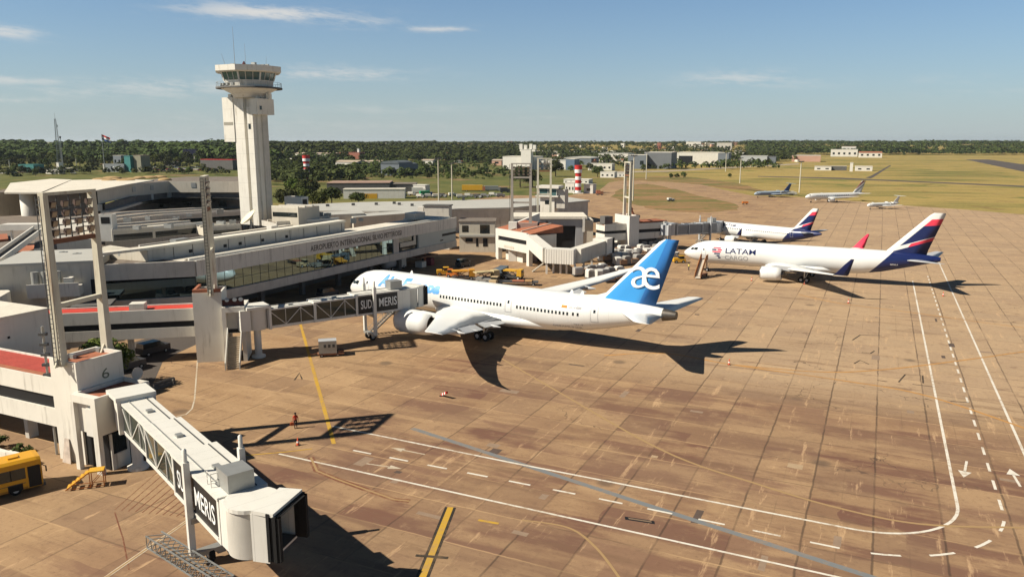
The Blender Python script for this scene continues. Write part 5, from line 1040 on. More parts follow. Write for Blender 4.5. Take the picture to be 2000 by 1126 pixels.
# ------------------------------------------------------------------ jet bridges (local x = along the tunnel from rotunda to cab, -y = seen side)
TUNW = M('bridge_white_paint', (.66, .64, .58), .5, .06, .5, .3, stainc=(.3, .27, .2))
seams(TUNW, 0, 1.45, .035, .3)
TGL = glass('tunnel_glass', (.035, .045, .035), .06, .7)
def jet_bridge(label, P0, P1, zf0, zf1, secs, cabdir, word, split, liftx, dark=False):
    P0, P1 = Vector(P0), Vector(P1); d = P1-P0; L = d.length; rz = math.atan2(d.y, d.x)
    t = thing('jet_bridge', label, 'jet bridge', (P0.x, P0.y), rz)
    fz = lambda x: zf0+(zf1-zf0)*x/L
    W = TUNW if not dark else JETG
    MB().lathe([(1.5, zf0-.25), (1.5, zf0+2.75)], 24).build('rotunda', WHITE if not dark else JETG, t)
    MB().box(-1.75, 1.6, -1.72, 1.72, zf0+2.752, zf0+3.12).build('rotunda_roof', W, t)
    MB().box(1.3, 1.62, -1.66, 1.66, zf0-.3, zf0+2.75).build('rotunda_portal', W, t)
    MB().lathe([(.95, 0), (.95, .3), (.5, .5), (.5, zf0-.252)], 16).build('column', WHITE, t)
    MB().box(-2.6, -1.2, -1.35, 1.35, zf0-.2, zf0+2.74).build('rotunda_hood', W, t)
    for k, (x0, x1, w, h) in enumerate(secs):
        a0, a1 = fz(x0), fz(x1); y = w/2
        def bx(xa, xb, ya, yb, za, zb, mi=0, m=None):
            f0, f1 = fz(xa), fz(xb); return (m or MB()).hexa([(xa, ya, f0+za), (xb, ya, f1+za), (xb, yb, f1+za), (xa, yb, f0+za)], [(xa, ya, f0+zb), (xb, ya, f1+zb), (xb, yb, f1+zb), (xa, yb, f0+zb)], mi)
        m = bx(x0, x1, -y, y, -.3, 0); bx(x0, x1, -y-.06, y+.06, h, h+.22, 0, m); sec = m.build('tunnel', W, t)
        for yy in (-y*.55, y*.62): MB().bar((x0+.2, yy, a0+h+.26), (x1-.2, yy, a1+h+.26), .07, .07).build('roof_conduit', STEEL if yy < 0 else DSTEEL, sec)
        MB().box((x0+x1)/2-.3, (x0+x1)/2+.3, -.25, .25, (a0+a1)/2+h+.222, (a0+a1)/2+h+.42).build('roof_box', STEEL, sec)
        e = .35
        for ys in (-y, y-.08): bx(x0, x0+e, ys, ys+.08, .002, h-.002).build('end_post', W, sec); bx(x1-e, x1, ys, ys+.08, .002, h-.002).build('end_post', W, sec)
        last = (k == len(secs)-1)
        for sd, ys in ((-1, -y), (1, y)):
            ya, yb = (ys+.04, ys+.08) if sd < 0 else (ys-.08, ys-.04)
            xa, xb = x0+e+.002, x1-e-.002
            if last and word: xg = split[0]
            else: xg = xb
            if dark: bx(xa, xb, ya, yb, .002, h-.002).build('side_panel', M('ribbed_grey_panel', (.23, .235, .24), .6, .12, .8, .2), sec); continue
            if xg > xa+.1: bx(xa, xg, ya, yb, .002, h-.002).build('glass_panel', TGL, sec)
            tr = MB(); yo = ys-sd*0+sd*.012; n = max(1, int((xg-xa)/2.1)); st = (xg-xa)/n
            for i in range(n+1): x = xa+i*st; tr.bar((x, yo, fz(x)), (x, yo, fz(x)+h), .09, .07, 0, (1, 0, 0))
            for i in range(n):
                x = xa+i*st; lo, hi = (x, x+st) if i % 2 else (x+st, x); tr.bar((lo, yo, fz(lo)+.1), (hi, yo, fz(hi)+h-.1), .09, .07, 0, (0, 1, 0))
            bx(xa, xb, min(yo, yo+sd*.02)-.02, max(yo, yo+sd*.02)+.02, .0, .1, 0, tr)
            if xg > xa+.1: tr.build('truss', W, sec)
            if last and word:
                pn = bx(xg+.002, xb, ya-.02, yb+.02, .002, h-.002).build('sign_panel', SIGNB, sec); tx = MB(); sl = (zf1-zf0)/L
                hh = h*.5
                for (wd, xs, ww) in split[1]:
                    if sd < 0: flat_text(tx, wd, (xs, ya-.02, fz(xs)+h*.26), (1, 0, sl), (0, 0, 1), hh, ww, .012, 0, .03)
                    else: xe = x1-(xs-split[0])-.4; flat_text(tx, wd, (xe, yb+.02, fz(xe)+h*.26), (-1, 0, -sl), (0, 0, 1), hh, ww, .012, 0, .03)
                tx.build('lettering', SIGNW, sec)
    # round cab with hood
    x0, x1, w, h = secs[-1]; f = zf1; r = w/2; cx = L+r*.86
    MB().lathe([(r, f-.35), (r, f+h)], 28, (cx, 0, 0)).build('cab_drum', GREYC if not dark else JETG, t); MB().lathe([(r+.12, f+h+.002), (r+.12, f+h+.26), (.1, f+h+.28)], 28, (cx, 0, 0), sm=False).build('cab_roof', W, t)
    MB().box(x1+.003, cx-.3, -w/2+.05, w/2-.05, f-.28, f+h+.1).build('tunnel_collar', W, t)
    ca = cabdir-rz; cb = bpy.data.objects.new('cab', None)
    def cp(a, b): return (cx+a*math.cos(ca)-b*math.sin(ca), a*math.sin(ca)+b*math.cos(ca))
    def cbx(a0, a1, b0, b1, z0, z1, m=None, mi=0):
        q = [cp(a, b) for a, b in ((a0, b0), (a1, b0), (a1, b1), (a0, b1))]; return (m or MB()).hexa([(*p, z0) for p in q], [(*p, z1) for p in q], mi)
    m = cbx(r*.55, r+.45, -r*1.02, r*1.02, f-.3, f); cbx(r*.55, r+.45, -r*1.02, -r*.93, f, f+h+.1, m); cbx(r*.55, r+.45, r*.93, r*1.02, f, f+h+.1, m); m.build('cab', W, t)
    q = [cp(a, b) for a, b in ((r*.6, -r*1.02), (r+.95, -r*1.1), (r+.95, r*1.1), (r*.6, r*1.02))]
    MB().hexa([(*p, f+h+.102) for p in q], [(*p, f+h+.35) for p in q]).build('hood', W, t)
    bl = MB()
    for i in range(4):
        a = r+.452+i*.22; s = 1.06+(.02 if i % 2 else .07)
        cbx(a, a+.21, -r*s, -r*.9, f-.1, f+h+.1, bl); cbx(a, a+.21, r*.9, r*s, f-.1, f+h+.1, bl)
        q0 = [cp(a2, b2) for a2, b2 in ((a, -r*s), (a+.21, -r*s), (a+.21, r*s), (a, r*s))]; bl.hexa([(*p, f+h+.1) for p in q0], [(*p, f+h+.32-.08*i) for p in q0])
    bl.build('bellows', RUBBER, t)
    cbx(r*.6, r+.6, -r*.85, r*.85, f+.002, f+.06).build('cab_floor', DSTEEL, t)
    MB().box(L-2.1, L-.1, -.95, .85, f+h+.24, f+h+1.55).build('air_conditioner', STEEL, t)
    # lift legs, wheels
    y = secs[-1][2]/2+.32; fzl = fz(liftx)
    for sd in (-1, 1):
        m = MB().box(liftx-.22, liftx+.22, sd*y-.22, sd*y+.22, 1.0, fzl+3.9); m.lathe([(.16, fzl+3.902), (.16, fzl+4.8), (.05, fzl+4.9)], 10, (liftx, sd*y, 0)); m.build('lift_leg', W if not dark else JETG, t)
    MB().box(liftx-.3, liftx+.3, -y, y, fzl-.75, fzl-.32).build('lift_beam', STEEL, t)
    bg = MB().box(liftx-.35, liftx+.35, -y+.1, y-.1, .75, 1.1).box(liftx-.25, liftx+.25, -.3, .3, .5, .75).build('wheel_bogie', STEEL, t)
    for sd in (-1, 1): wheel(bg, liftx, sd*.75, .55, .55, .4)
    # service stair and cable gantry under the cab
    s = MB(); n = 16; xa, ya = liftx-1.0, -y-.3
    for k in range(n): z = f-.35-(k+1)*(f-.5)/n; s.box(L+1.1-k*.34-.34, L+1.1-k*.34, y+.3, y+1.3, z-.04, z)
    for yy in (y+.28, y+1.3):
        s.bar((L+1.2, yy, f-.35), (L+1.2-n*.34, yy, .1), .06, .22); s.bar((L+1.2, yy, f+.65), (L+1.2-n*.34, yy, 1.05), .05, .05)
        for k in range(0, n+1, 4): s.bar((L+1.1-k*.34, yy, f-.35-k*(f-.5)/n), (L+1.1-k*.34, yy, f+.6-k*(f-.5)/n), .04, .04)
    s.build('service_stair', STEEL, t)
    return t, cp, L
secs6 = [(1.2, 9.8, 2.55, 2.45), (8.9, 17.6, 2.95, 2.65), (16.6, 26.1, 3.35, 2.85)]
t, cp, L6 = jet_bridge('long white jet bridge in the foreground with its black hood open and no plane', PQ(-60.9, 46.4), (-18.0, 48.2), 4.45, 4.05, secs6, R(-14), 'SUDAMERIS', (17.1, (('SUDA', 17.7, 3.2), ('MERIS', 21.4, 3.9))), 20.9)
# lattice cable tray swung out below its cab
m = MB()
a0, a1 = Vector((16.9, -4.0, .55)), Vector((26.4, -2.2, .55))
for dy, dz in ((0, 0), (1.1, 0), (0, .9), (1.1, .9)): m.bar(a0+Vector((0, dy, dz)), a1+Vector((0, dy, dz)), .09, .09)
for k in range(15):
    p = a0.lerp(a1, k/14); q = a0.lerp(a1, min(1, (k+1)/14))
    m.bar(p, p+Vector((0, 0, .9)), .05, .05); m.bar(p, p+Vector((0, 1.1, 0)), .05, .05); m.bar(p, q+Vector((0, 0, .9)), .05, .05); m.bar(p+Vector((0, 0, .9)), q+Vector((0, 1.1, .9)), .05, .05); m.bar(p+Vector((0, 1.1, 0)), q+Vector((0, 1.1, .9)), .05, .05)
m.build('cable_gantry', M('dull_gantry_steel', (.2, .2, .19), .6, .3, 1.), t)
hp = MB()
for x, y in ((23.6, -1.45), (24.3, -1.45), (24.3, -.75), (23.6, -.75)): hp.bar((x, y, 7.1), (x, y, 8.1), .05, .05)
for z in (7.6, 8.1):
    for p, q in (((23.6, -1.45), (24.3, -1.45)), ((24.3, -1.45), (24.3, -.75)), ((24.3, -.75), (23.6, -.75))): hp.bar((*p, z), (*q, z), .05, .05)
hp.build('roof_rail', W if False else TUNW, t)
secs5 = [(1.2, 8.6, 2.35, 2.3), (7.9, 15.3, 2.7, 2.5), (14.4, 21.7, 3.05, 2.7)]
jet_bridge('white jet bridge with a black lettered panel, docked at the blue-tailed jet', (-36.0, 105.9), (-17.6, 119.0), 4.45, 4.6, secs5, R(52), 'SUDAMERIS', (14.8, (('SUDA', 15.2, 2.5), ('MERIS', 18.2, 3.0))), 17.3)
secs4 = [(1.2, 8.2, 2.5, 2.4), (7.4, 15., 2.8, 2.55), (14.2, 22.2, 3.1, 2.7)]
jet_bridge('grey ribbed jet bridge docked at the smaller jet behind the cargo jet', (44.6, 217.2), (60.9, 232.6), 4.3, 3.2, secs4, R(60), '', None, 18., True)
# ------------------------------------------------------------------ people
def person(label, loc, rz, skinc, topc, legc, hair, pose, bag=None, s=1.):
    """one continuous skinned body; pose gives joint offsets"""
    t = thing('person', label, 'person', loc, rz)
    J = {'pel': (0, 0, .95), 'bel': (0, 0, 1.08), 'che': (0, .01, 1.3), 'nec': (0, .02, 1.47), 'hed': (0, .03, 1.58), 'top': (0, .02, 1.74),
         'shl': (.19, 0, 1.4), 'ell': (.25, 0, 1.13), 'wrl': (.26, .12, .9), 'hal': (.26, .16, .8), 'shr': (-.19, 0, 1.4), 'elr': (-.26, -.04, 1.13), 'wrr': (-.27, .0, .88), 'har': (-.27, .03, .79),
         'hil': (.1, 0, .9), 'knl': (.11, .1, .5), 'anl': (.11, .0, .08), 'tol': (.12, .17, .04), 'hir': (-.1, 0, .9), 'knr': (-.11, -.02, .5), 'anr': (-.11, -.22, .1), 'tor': (-.12, -.06, .03)}
    J.update(pose); ks = list(J); ix = {k: i for i, k in enumerate(ks)}
    E = [('pel', 'bel'), ('bel', 'che'), ('che', 'nec'), ('nec', 'hed'), ('hed', 'top'), ('che', 'shl'), ('shl', 'ell'), ('ell', 'wrl'), ('wrl', 'hal'), ('che', 'shr'), ('shr', 'elr'), ('elr', 'wrr'), ('wrr', 'har'), ('pel', 'hil'), ('hil', 'knl'), ('knl', 'anl'), ('anl', 'tol'), ('pel', 'hir'), ('hir', 'knr'), ('knr', 'anr'), ('anr', 'tor')]
    RD = dict(pel=.15, bel=.13, che=.155, nec=.06, hed=.1, top=.075, shl=.075, ell=.05, wrl=.037, hal=.04, shr=.075, elr=.05, wrr=.037, har=.04, hil=.1, knl=.065, anl=.045, tol=.045, hir=.1, knr=.065, anr=.045, tor=.045)
    me = bpy.data.meshes.new('person_body'); me.from_pydata([J[k] for k in ks], [(ix[a], ix[b]) for a, b in E], []); o = bpy.data.objects.new('person_body', me); COL.objects.link(o)
    sk = o.modifiers.new('Skin', 'SKIN'); 
    for i, k in enumerate(ks): me.skin_vertices[0].data[i].radius = (RD[k],)*2
    me.skin_vertices[0].data[ix['pel']].use_root = True
    sb = o.modifiers.new('Sub', 'SUBSURF'); sb.levels = sb.render_levels = 1
    dg = bpy.context.evaluated_depsgraph_get(); nm = bpy.data.meshes.new_from_object(o.evaluated_get(dg)); bpy.data.objects.remove(o)
    for p in nm.polygons: p.use_smooth = True
    sm = M('skin_'+str(skinc), skinc, .6, .05); tm = M('shirt_'+str(topc), topc, .8, .1, 4.); lm = M('trousers_'+str(legc), legc, .85, .12, 4.)
    hm = M('hair_'+str(hair), hair, .7, .2, 6.); sh = M('shoe_black', (.02, .02, .02), .6)
    for m_ in (sm, tm, lm, hm, sh): nm.materials.append(m_)
    for p in nm.polygons:
        z = p.center.z; x, y = p.center.x, p.center.y
        p.material_index = 4 if z < .12 else 2 if z < .98 and not (abs(x) > .19 and z > .72) else 0 if (z < .9 or z > 1.49) else 1
    b = bpy.data.objects.new('body', nm); COL.objects.link(b); b.parent = t; b.scale = (s,)*3
    MB().lathe([(.1, 1.62), (.115, 1.67), (.108, 1.74), (.07, 1.79), (.01, 1.805)], 12, (0, .005, 0)).build('hair', hm, t)
    f = MB()
    for sx in (-.035, .035): f.box(sx-.014, sx+.014, .118, .132, 1.63, 1.645)
    f.box(-.012, .012, .12, .145, 1.585, 1.62); f.box(-.025, .025, .115, .128, 1.555, 1.565); f.build('face', M('face_dark', (.06, .03, .02), .6), t)
    for hx, k in ((J['hal'], 1), (J['har'], -1)):
        h = MB()
        for i in range(4): h.bar((hx[0]-.02+i*.013, hx[1]+.01, hx[2]-.02), (hx[0]-.02+i*.013, hx[1]+.04, hx[2]-.085+abs(i-1.5)*.008), .012, .014)
        h.bar((hx[0], hx[1]+.02, hx[2]), (hx[0]-.035*k, hx[1]+.06, hx[2]-.035), .014, .016); h.build('fingers', sm, t)
    return t
c = G(578, 836)
person('person in a red-orange work suit walking beside the yellow line, carrying an orange bag', c, R(200), (.25, .12, .07), (.45, .045, .02), (.06, .035, .03), (.02, .012, .01), {})
hx = (c[0]-.5, c[1]-.12, 0)
t = thing('bag', 'orange-red tool bag held low by the person in the work suit', 'bag', (c[0]-.35, c[1]-.1, .42), R(20))
MB().hexa([(-.22, -.12, 0), (.22, -.12, 0), (.22, .12, 0), (-.22, .12, 0)], [(-.18, -.1, .3), (.18, -.1, .3), (.18, .1, .3), (-.18, .1, .3)]).build('sack', M('orange_bag', (.5, .1, .03), .8, .15, 3.), t)
MB().bar((-.12, 0, .3), (-.05, 0, .42), .03, .03).bar((-.05, 0, .42), (.1, 0, .42), .03, .03).bar((.1, 0, .42), (.14, 0, .3), .03, .03).build('handle', RUBBER, t)
c = G(1345, 528); person('person in a pale yellow vest standing in front of the cargo jet stairs', c, R(-80), (.3, .16, .1), (.6, .5, .12), (.05, .05, .07), (.02, .015, .01), {'knl': (.11, .03, .5), 'anr': (-.11, 0, .08), 'tor': (-.12, .17, .04), 'anl': (.11, 0, .08)})
def pose_gr(): return {'knl': (.11, .03, .5), 'anr': (-.11, 0, .08), 'tor': (-.12, .17, .04), 'anl': (.11, 0, .08)}
for px, py, lab in ((1232, 468, 'person in a white shirt standing under the farthest gate lobby'), (1246, 472, 'second person in white standing under the farthest gate lobby, nearer the yellow loader')):
    person(lab, G(px, py), R(170), (.3, .16, .1), (.7, .7, .68), (.03, .03, .04), (.02, .015, .01), pose_gr())
# ------------------------------------------------------------------ cones, carts, vehicles
def cone_at(px, py, label, first=[None]):
    if first[0] is None:
        t = thing('traffic_cone', label, 'traffic cone', G(px, py), 0, 'orange cones on the apron'); first[0] = t
        MB().box(-.22, .22, -.22, .22, 0, .04).build('base', RUBBER, t); MB().lathe([(.17, .042), (.13, .3)], 14).lathe([(.1, .48), (.04, .85), (.02, .86)], 14).build('cone', M('cone_orange', (.6, .1, .04), .6), t); MB().lathe([(.13, .302), (.1, .478)], 14).build('band', SIGNW, t)
    else: dup(first[0], (*G(px, py), 0), 0, label)
for px, py, l in ((582, 869, 'orange cone in the shadow of the nearest light mast'), (1424, 712, 'orange cone on the orange taxi line right of the blue-tailed jet'), (1657, 592, 'orange cone near the wing shadow of the cargo jet'), (1842, 578, 'orange cone beside the right-hand road line'), (1571, 555, 'orange cone under the wing of the cargo jet'), (1468, 548, 'orange cone ahead of the cargo jet engine'), (1030, 553, 'orange cone behind the wing of the blue-tailed jet')): cone_at(px, py, l)
t = thing('marker_board', 'small red and white striped marker lying tilted on the brown slabs', 'marker', G(868, 776), R(-60))
m = MB()
for k in range(5): m.hexa([(k*.3-.75, -.12, .02+k*.14), (k*.3-.45, -.12, .16+k*.14), (k*.3-.45, .12, .16+k*.14), (k*.3-.75, .12, .02+k*.14)], [(k*.3-.75, -.12, .3+k*.14), (k*.3-.45, -.12, .44+k*.14), (k*.3-.45, .12, .44+k*.14), (k*.3-.75, .12, .3+k*.14)], k % 2)
m.build('striped_bar', [REDP, SIGNW], t); MB().box(-.9, -.5, -.3, .3, 0, .05).build('base', RUBBER, t)
# ground power unit on a red chassis
t = thing('ground_power_unit', 'grey boxy power unit on a rusty trailer beside the yellow line', 'ground power unit', G(640, 694), R(14))
MB().box(-1.2, 1.3, -.85, .85, .55, 2.25).build('casing', STEEL, t); MB().box(-1.2, 1.3, -.86, .86, 2.252, 2.36).build('lid', JETG, t)
for x in (-.5, .1, .7): MB().box(x, x+.35, -.88, -.852, 1.4, 1.85).build('dial', DSTEEL, t)
ch = MB().box(-1.4, 2.3, -.9, .9, .3, .52).box(1.5, 2.2, -.7, .7, .522, .8).build('chassis', RUST, t); MB().bar((-1.4, 0, .4), (-2.6, 0, .3), .1, .1).build('tow_bar', RUST, t)
for x in (-.8, 1.4):
    for y in (-.8, .8): wheel(t, x, y, .28, .28, .2)
# yellow bus
t = thing('bus', 'yellow bus at the left edge with its front door beside the tow stand', 'bus', (-42.2, 64.6), R(42))
bl = M('bus_yellow', (.62, .31, .02), .4, .08, .4, .2)
b_ = MB().box(-9, 0, -1.25, 1.25, .4, 1.35).box(-9, 0, -1.25, 1.25, 2.35, 2.75); 
MB().box(-9, 0, -1.25, 1.25, .4, 1.35).build('body', bl, t); MB().box(-9, -.05, -1.22, 1.22, 1.352, 2.35).build('window_band', DGLASS, t)
rings = [[(x, -1.25, 2.352), (x, -1.22, 2.8), (x, -.95, 3.02), (x, .95, 3.02), (x, 1.22, 2.8), (x, 1.25, 2.352)] for x in (-9, -.35, 0)]; rings[2] = [(0, y*.96, z-.06 if z > 2.4 else z) for _, y, z in rings[2]]
MB().loft(rings, sm=False).build('roof', bl, t); MB().box(-4.2, -3.2, -.4, .4, 3.022, 3.12).build('roof_hatch', bl, t)
for x in (-1.25, -3.4, -5.5, -7.6): MB().box(x, x+.16, -1.24, -1.222, 1.354, 2.349).build('pillar', bl, t)
MB().box(-1.08, -.12, -1.27, -1.251, .45, 2.3).build('door', BLACK, t); MB().box(-.2, -.02, -1.24, -1.222, 1.354, 2.349).build('pillar', bl, t)
MB().box(.0, .03, -1.1, 1.1, 1.3, 2.5).build('windscreen', DGLASS, t); MB().box(-.1, .18, -1.25, 1.25, .3, .6).build('bumper', DSTEEL, t); MB().box(-9, -1.3, -1.262, -1.252, .95, 1.0).build('trim_line', DSTEEL, t)
for x in (-2.35, -4.5, -6.6): MB().box(x-.03, x+.03, -1.245, -1.223, 1.36, 2.34).build('window_divider', RUBBER, t)
for x in (-2.1, -7.2): MB().box(x-.56, x+.56, -1.258, -1.2505, .4, 1.02).build('wheel_arch', RUBBER, t)
MB().box(-8.9, -1.2, -1.256, -1.2504, .42, .6).build('skirt', M('bus_skirt', (.4, .17, .02), .5), t)
for x in (-1.9, -6.2): MB().box(x-.4, x+.4, -.35, .35, 3.022, 3.15).build('roof_vent', bl, t)
for y in (-.8, .8): MB().box(.003, .05, y-.2, y+.2, .75, 1.0).build('headlight', LAMPG, t)
MB().bar((0, -1.3, 2.3), (.3, -1.55, 2.1), .05, .05).box(.22, .3, -1.68, -1.48, 1.7, 2.2).build('mirror', RUBBER, t)
for x in (-2.1, -7.2):
    for y in (-1.12, 1.12): wheel(t, x, y, .48, .48, .3)
# yellow step stand near the bus
t = thing('step_stand', 'yellow tubular step stand in front of the nearest gate block', 'step stand', G(170, 950), R(20))
s = MB()
for k in range(5): s.box(-1.5+k*.36, -1.14+k*.36, -.45, .45, .25+k*.27, .29+k*.27)
s.build('steps', YEL, t); MB().box(.3, 1.5, -.5, .5, 1.45, 1.55).build('platform', YEL, t)
fr = MB()
for x, y in ((.35, -.45), (1.45, -.45), (.35, .45), (1.45, .45)): fr.bar((x, y, 0), (x, y, 1.45), .07, .07)
for y in (-.47, .47): fr.bar((-1.6, y, .1), (.35, y, 1.5), .06, .09); fr.bar((.35, y, .2), (1.45, y, 1.4), .05, .05); fr.bar((-1.5, y, .15), (1.4, y, .15), .05, .05)
fr.build('frame', ORG, t)
# boarding stairs at the cargo jet
def stairs_truck(label, px, py, rz, h, tone):
    t = thing('boarding_stairs', label, 'boarding stairs', G(px, py), rz); L = h*1.25; m = MB(); n = 18
    for k in range(n): m.box(L*k/n, L*(k+1)/n, -.6, .6, .3+h*k/n-.08, .3+h*(k+1)/n-.1)
    m.build('steps', M('pale_steps', (.55, .5, .42), .7), t)
    for y in (-.68, .6): MB().hexa([(0, y, .2), (L, y, h), (L, y+.08, h), (0, y+.08, .2)], [(0, y, 1.3), (L, y, h+1.3), (L, y+.08, h+1.3), (0, y+.08, 1.3)]).build('side_panel', tone, t)
    MB().box(L, L+1.5, -.75, .75, h+.1, h+.2).box(L, L+1.4, -.75, -.68, h+.2, h+1.3).box(L, L+1.4, .68, .75, h+.2, h+1.3).build('platform', tone, t)
    ch = MB().box(.5, L+1., -.9, .9, .4, .7).bar((L*.3, 0, .6), (L*.95, 0, h-.1), .15, .15).bar((L+.6, -.6, .6), (L+.6, -.6, h+.1), .12, .12).bar((L+.6, .6, .6), (L+.6, .6, h+.1), .12, .12).build('chassis', RUST, t)
    for x in (1., L+.4):
        for y in (-.85, .85): wheel(t, x, y, .35, .35, .22)
stairs_truck('orange-brown mobile stairs leaning up to the nose door of the cargo jet', 1362, 545, R(62), 3.6, M('stairs_orange', (.42, .19, .07), .6, .2, 1.))
# yellow tugs and ground equipment behind the blue-tailed jet
def tug(label, px, py, rz, col, cab=True, L=3., group='parked ground vehicles'):
    t = thing('tow_tractor', label, 'tow tractor', G(px, py), rz, group)
    MB().box(-L/2, L/2, -.8, .8, .35, 1.05).box(-L/2, -L*.1, -.75, .75, 1.052, 1.3).build('body', col, t)
    if cab: MB().box(L*.02, L*.38, -.7, .7, 1.052, 1.75).build('cab_glass', DGLASS, t); MB().box(0, L*.42, -.75, .75, 1.752, 1.86).build('cab_roof', col, t)
    MB().box(L/2, L/2+.15, -.75, .75, .4, .65).build('bumper', RUBBER, t)
    for x in (-L*.3, L*.3):
        for y in (-.72, .72): wheel(t, x, y, .38, .38, .28)
    return t
tug('yellow tow tractor with a yellow canopy, leftmost behind the jet', 866, 537, R(10), YEL)
tug('orange tow tractor second from the left behind the jet', 884, 541, R(170), ORG, True, 2.6)
def loader(label, px, py, rz, col, col2, w=5.5):
    t = thing('cargo_loader', label, 'cargo loader', G(px, py), rz, 'parked ground vehicles')
    MB().box(-w/2, w/2, -1.1, 1.1, .5, .8).build('chassis', DSTEEL, t); MB().box(-w/2, w*.2, -1.05, 1.05, 1.9, 2.15).build('deck', col, t); MB().box(w*.25, w/2, -1., 1., .802, 2.3).build('cab', col, t); MB().box(w*.3, w/2+.02, -.8, .8, 1.5, 2.1).build('cab_glass', DGLASS, t)
    m = MB()
    for y in (-.9, .9): m.bar((-w*.4, y, .8), (w*.1, y, 1.9), .14, .14); m.bar((w*.1, y, .8), (-w*.4, y, 1.9), .14, .14)
    m.build('scissor_lift', col2, t)
    for x in (-w*.33, w*.33):
        for y in (-1.0, 1.0): wheel(t, x, y, .45, .45, .3)
loader('yellow box-bodied cargo loader behind the white fuselage', 905, 546, R(8), M('loader_yellow', (.6, .28, .03), .6, .15, .6), RUST, 5.)
loader('red-brown and cream cargo loader beside the yellow one', 950, 548, R(25), M('loader_cream', (.5, .4, .22), .7, .25, .6), RUST, 5.5)
loader('dark blue-grey cargo loader with a raised frame', 978, 541, R(70), M('loader_grey', (.12, .15, .18), .6, .3, .6), DSTEEL, 5.)
loader('bright yellow cargo loader right of the grey one', 1003, 545, R(-20), YEL, DSTEEL, 4.2)
loader('yellow loader parked under the farthest gate lobby', 1275, 482, R(30), YEL, RUST, 5.)
tug('low grey tug in front of the parked loaders', 945, 553, R(-15), STEEL, False, 3.2); tug('cream tug in front of the parked loaders, left of the flat trailer', 965, 557, R(75), M('tug_cream', (.55, .42, .25), .6), True, 2.6)
t = thing('flat_trailer', 'long dark flat trailer with orange ends beside the fuselage', 'trailer', G(1010, 556), R(-6), 'parked ground vehicles')
MB().box(-4.5, 4.5, -1., 1., .6, .85).build('deck', DSTEEL, t); MB().box(-1, 1.5, -.9, .9, .852, 1.0).build('load', TILE, t); MB().box(1.7, 3.2, -.95, .95, .852, 1.1).build('load', M('pallet_wood', (.45, .27, .12), .85, .3, 2.), t)
for x in (-3.5, 3.5):
    for y in (-.85, .85): wheel(t, x, y, .3, .3, .2)
tug('white and orange baggage tractor just left of the cargo jet nose', 1318, 506, R(60), M('tractor_white', (.55, .5, .45), .6), True, 3.4); loader('brown and white high loader left of the cargo jet nose', 1308, 500, R(55), M('loader_brown', (.4, .25, .17), .7, .3, .8), RUST, 6.)
tug('yellow tractor tucked at the cargo jet nose', 1326, 513, R(5), YEL, True, 3.)
# rows of cargo containers and dollies
def container(label, mat, kind):
    t = thing('cargo_container', label, 'cargo container', (0, 0, 0), 0, 'cargo containers between the gates')
    prof = [(-1., .5), (.75, .5), (1.15, .95), (1.15, 2.1), (-1., 2.1)] if kind == 0 else [(-1., .5), (1., .5), (1., 1.55), (-1., 1.55)] if kind == 1 else [(-1, .5), (1, .5), (1, 2.05), (.6, 2.3), (-.6, 2.3), (-1, 2.05)]
    MB().loft([[(x, y, z) for x, z in prof] for y in (-.75, .75)], sm=False).build('shell', mat, t)
    MB().box(-.8, .7, -.79, -.752, .7, 1.9 if kind != 1 else 1.4).build('curtain', JETG if kind == 0 else M('net_grey', (.25, .24, .22), .9, .3, 2.), t)
    MB().box(-1.2, 1.2, -.8, .8, .3, .48).build('dolly', DSTEEL, t)
    return t
cm = [M('container_aluminium', (.5, .48, .45), .45, .15, .8, .4, .3), M('container_white', (.62, .6, .55), .6, .12, .8, .5), M('crate_brown', (.33, .2, .12), .85, .3, .8), M('container_grey', (.3, .29, .27), .6, .2, .8, .3)]
cn = ['bare aluminium cargo container in the crowd of containers behind the blue tail fin', 'white cargo container in the crowd of containers behind the blue tail fin', 'brown low crate on a dolly in the crowd of containers behind the blue tail fin', 'grey round-shouldered cargo container in the crowd of containers behind the blue tail fin']
pro = [None]*4; k = 0
for row, (px0, px1, py0, py1, n) in enumerate(((1176, 1296, 497, 492, 12), (1180, 1300, 504, 499, 12), (1172, 1262, 511, 505, 9), (1186, 1296, 488, 484, 10), (1205, 1300, 480, 477, 7), (1122, 1190, 540, 531, 7), (1150, 1215, 547, 537, 6), (1185, 1232, 552, 544, 4), (1200, 1252, 520, 514, 5), (1275, 1318, 512, 508, 4))):
    for i in range(n):
        px, py = lerp(px0, px1, (i+.5)/n)+rr.uniform(-3, 3), lerp(py0, py1, (i+.5)/n)+rr.uniform(-1.2, 1.2); q = rr.choice((0, 1, 1, 2, 2, 3)); rz = R(rr.choice((20, 25, 115, 200)))+rr.uniform(-.15, .15)
        if pro[q] is None: pro[q] = container(cn[q], cm[q], (0, 2, 1, 2)[q]); place(pro[q], (*G(px, py), 0), rz)
        else: dup(pro[q], (*G(px, py), 0), rz)
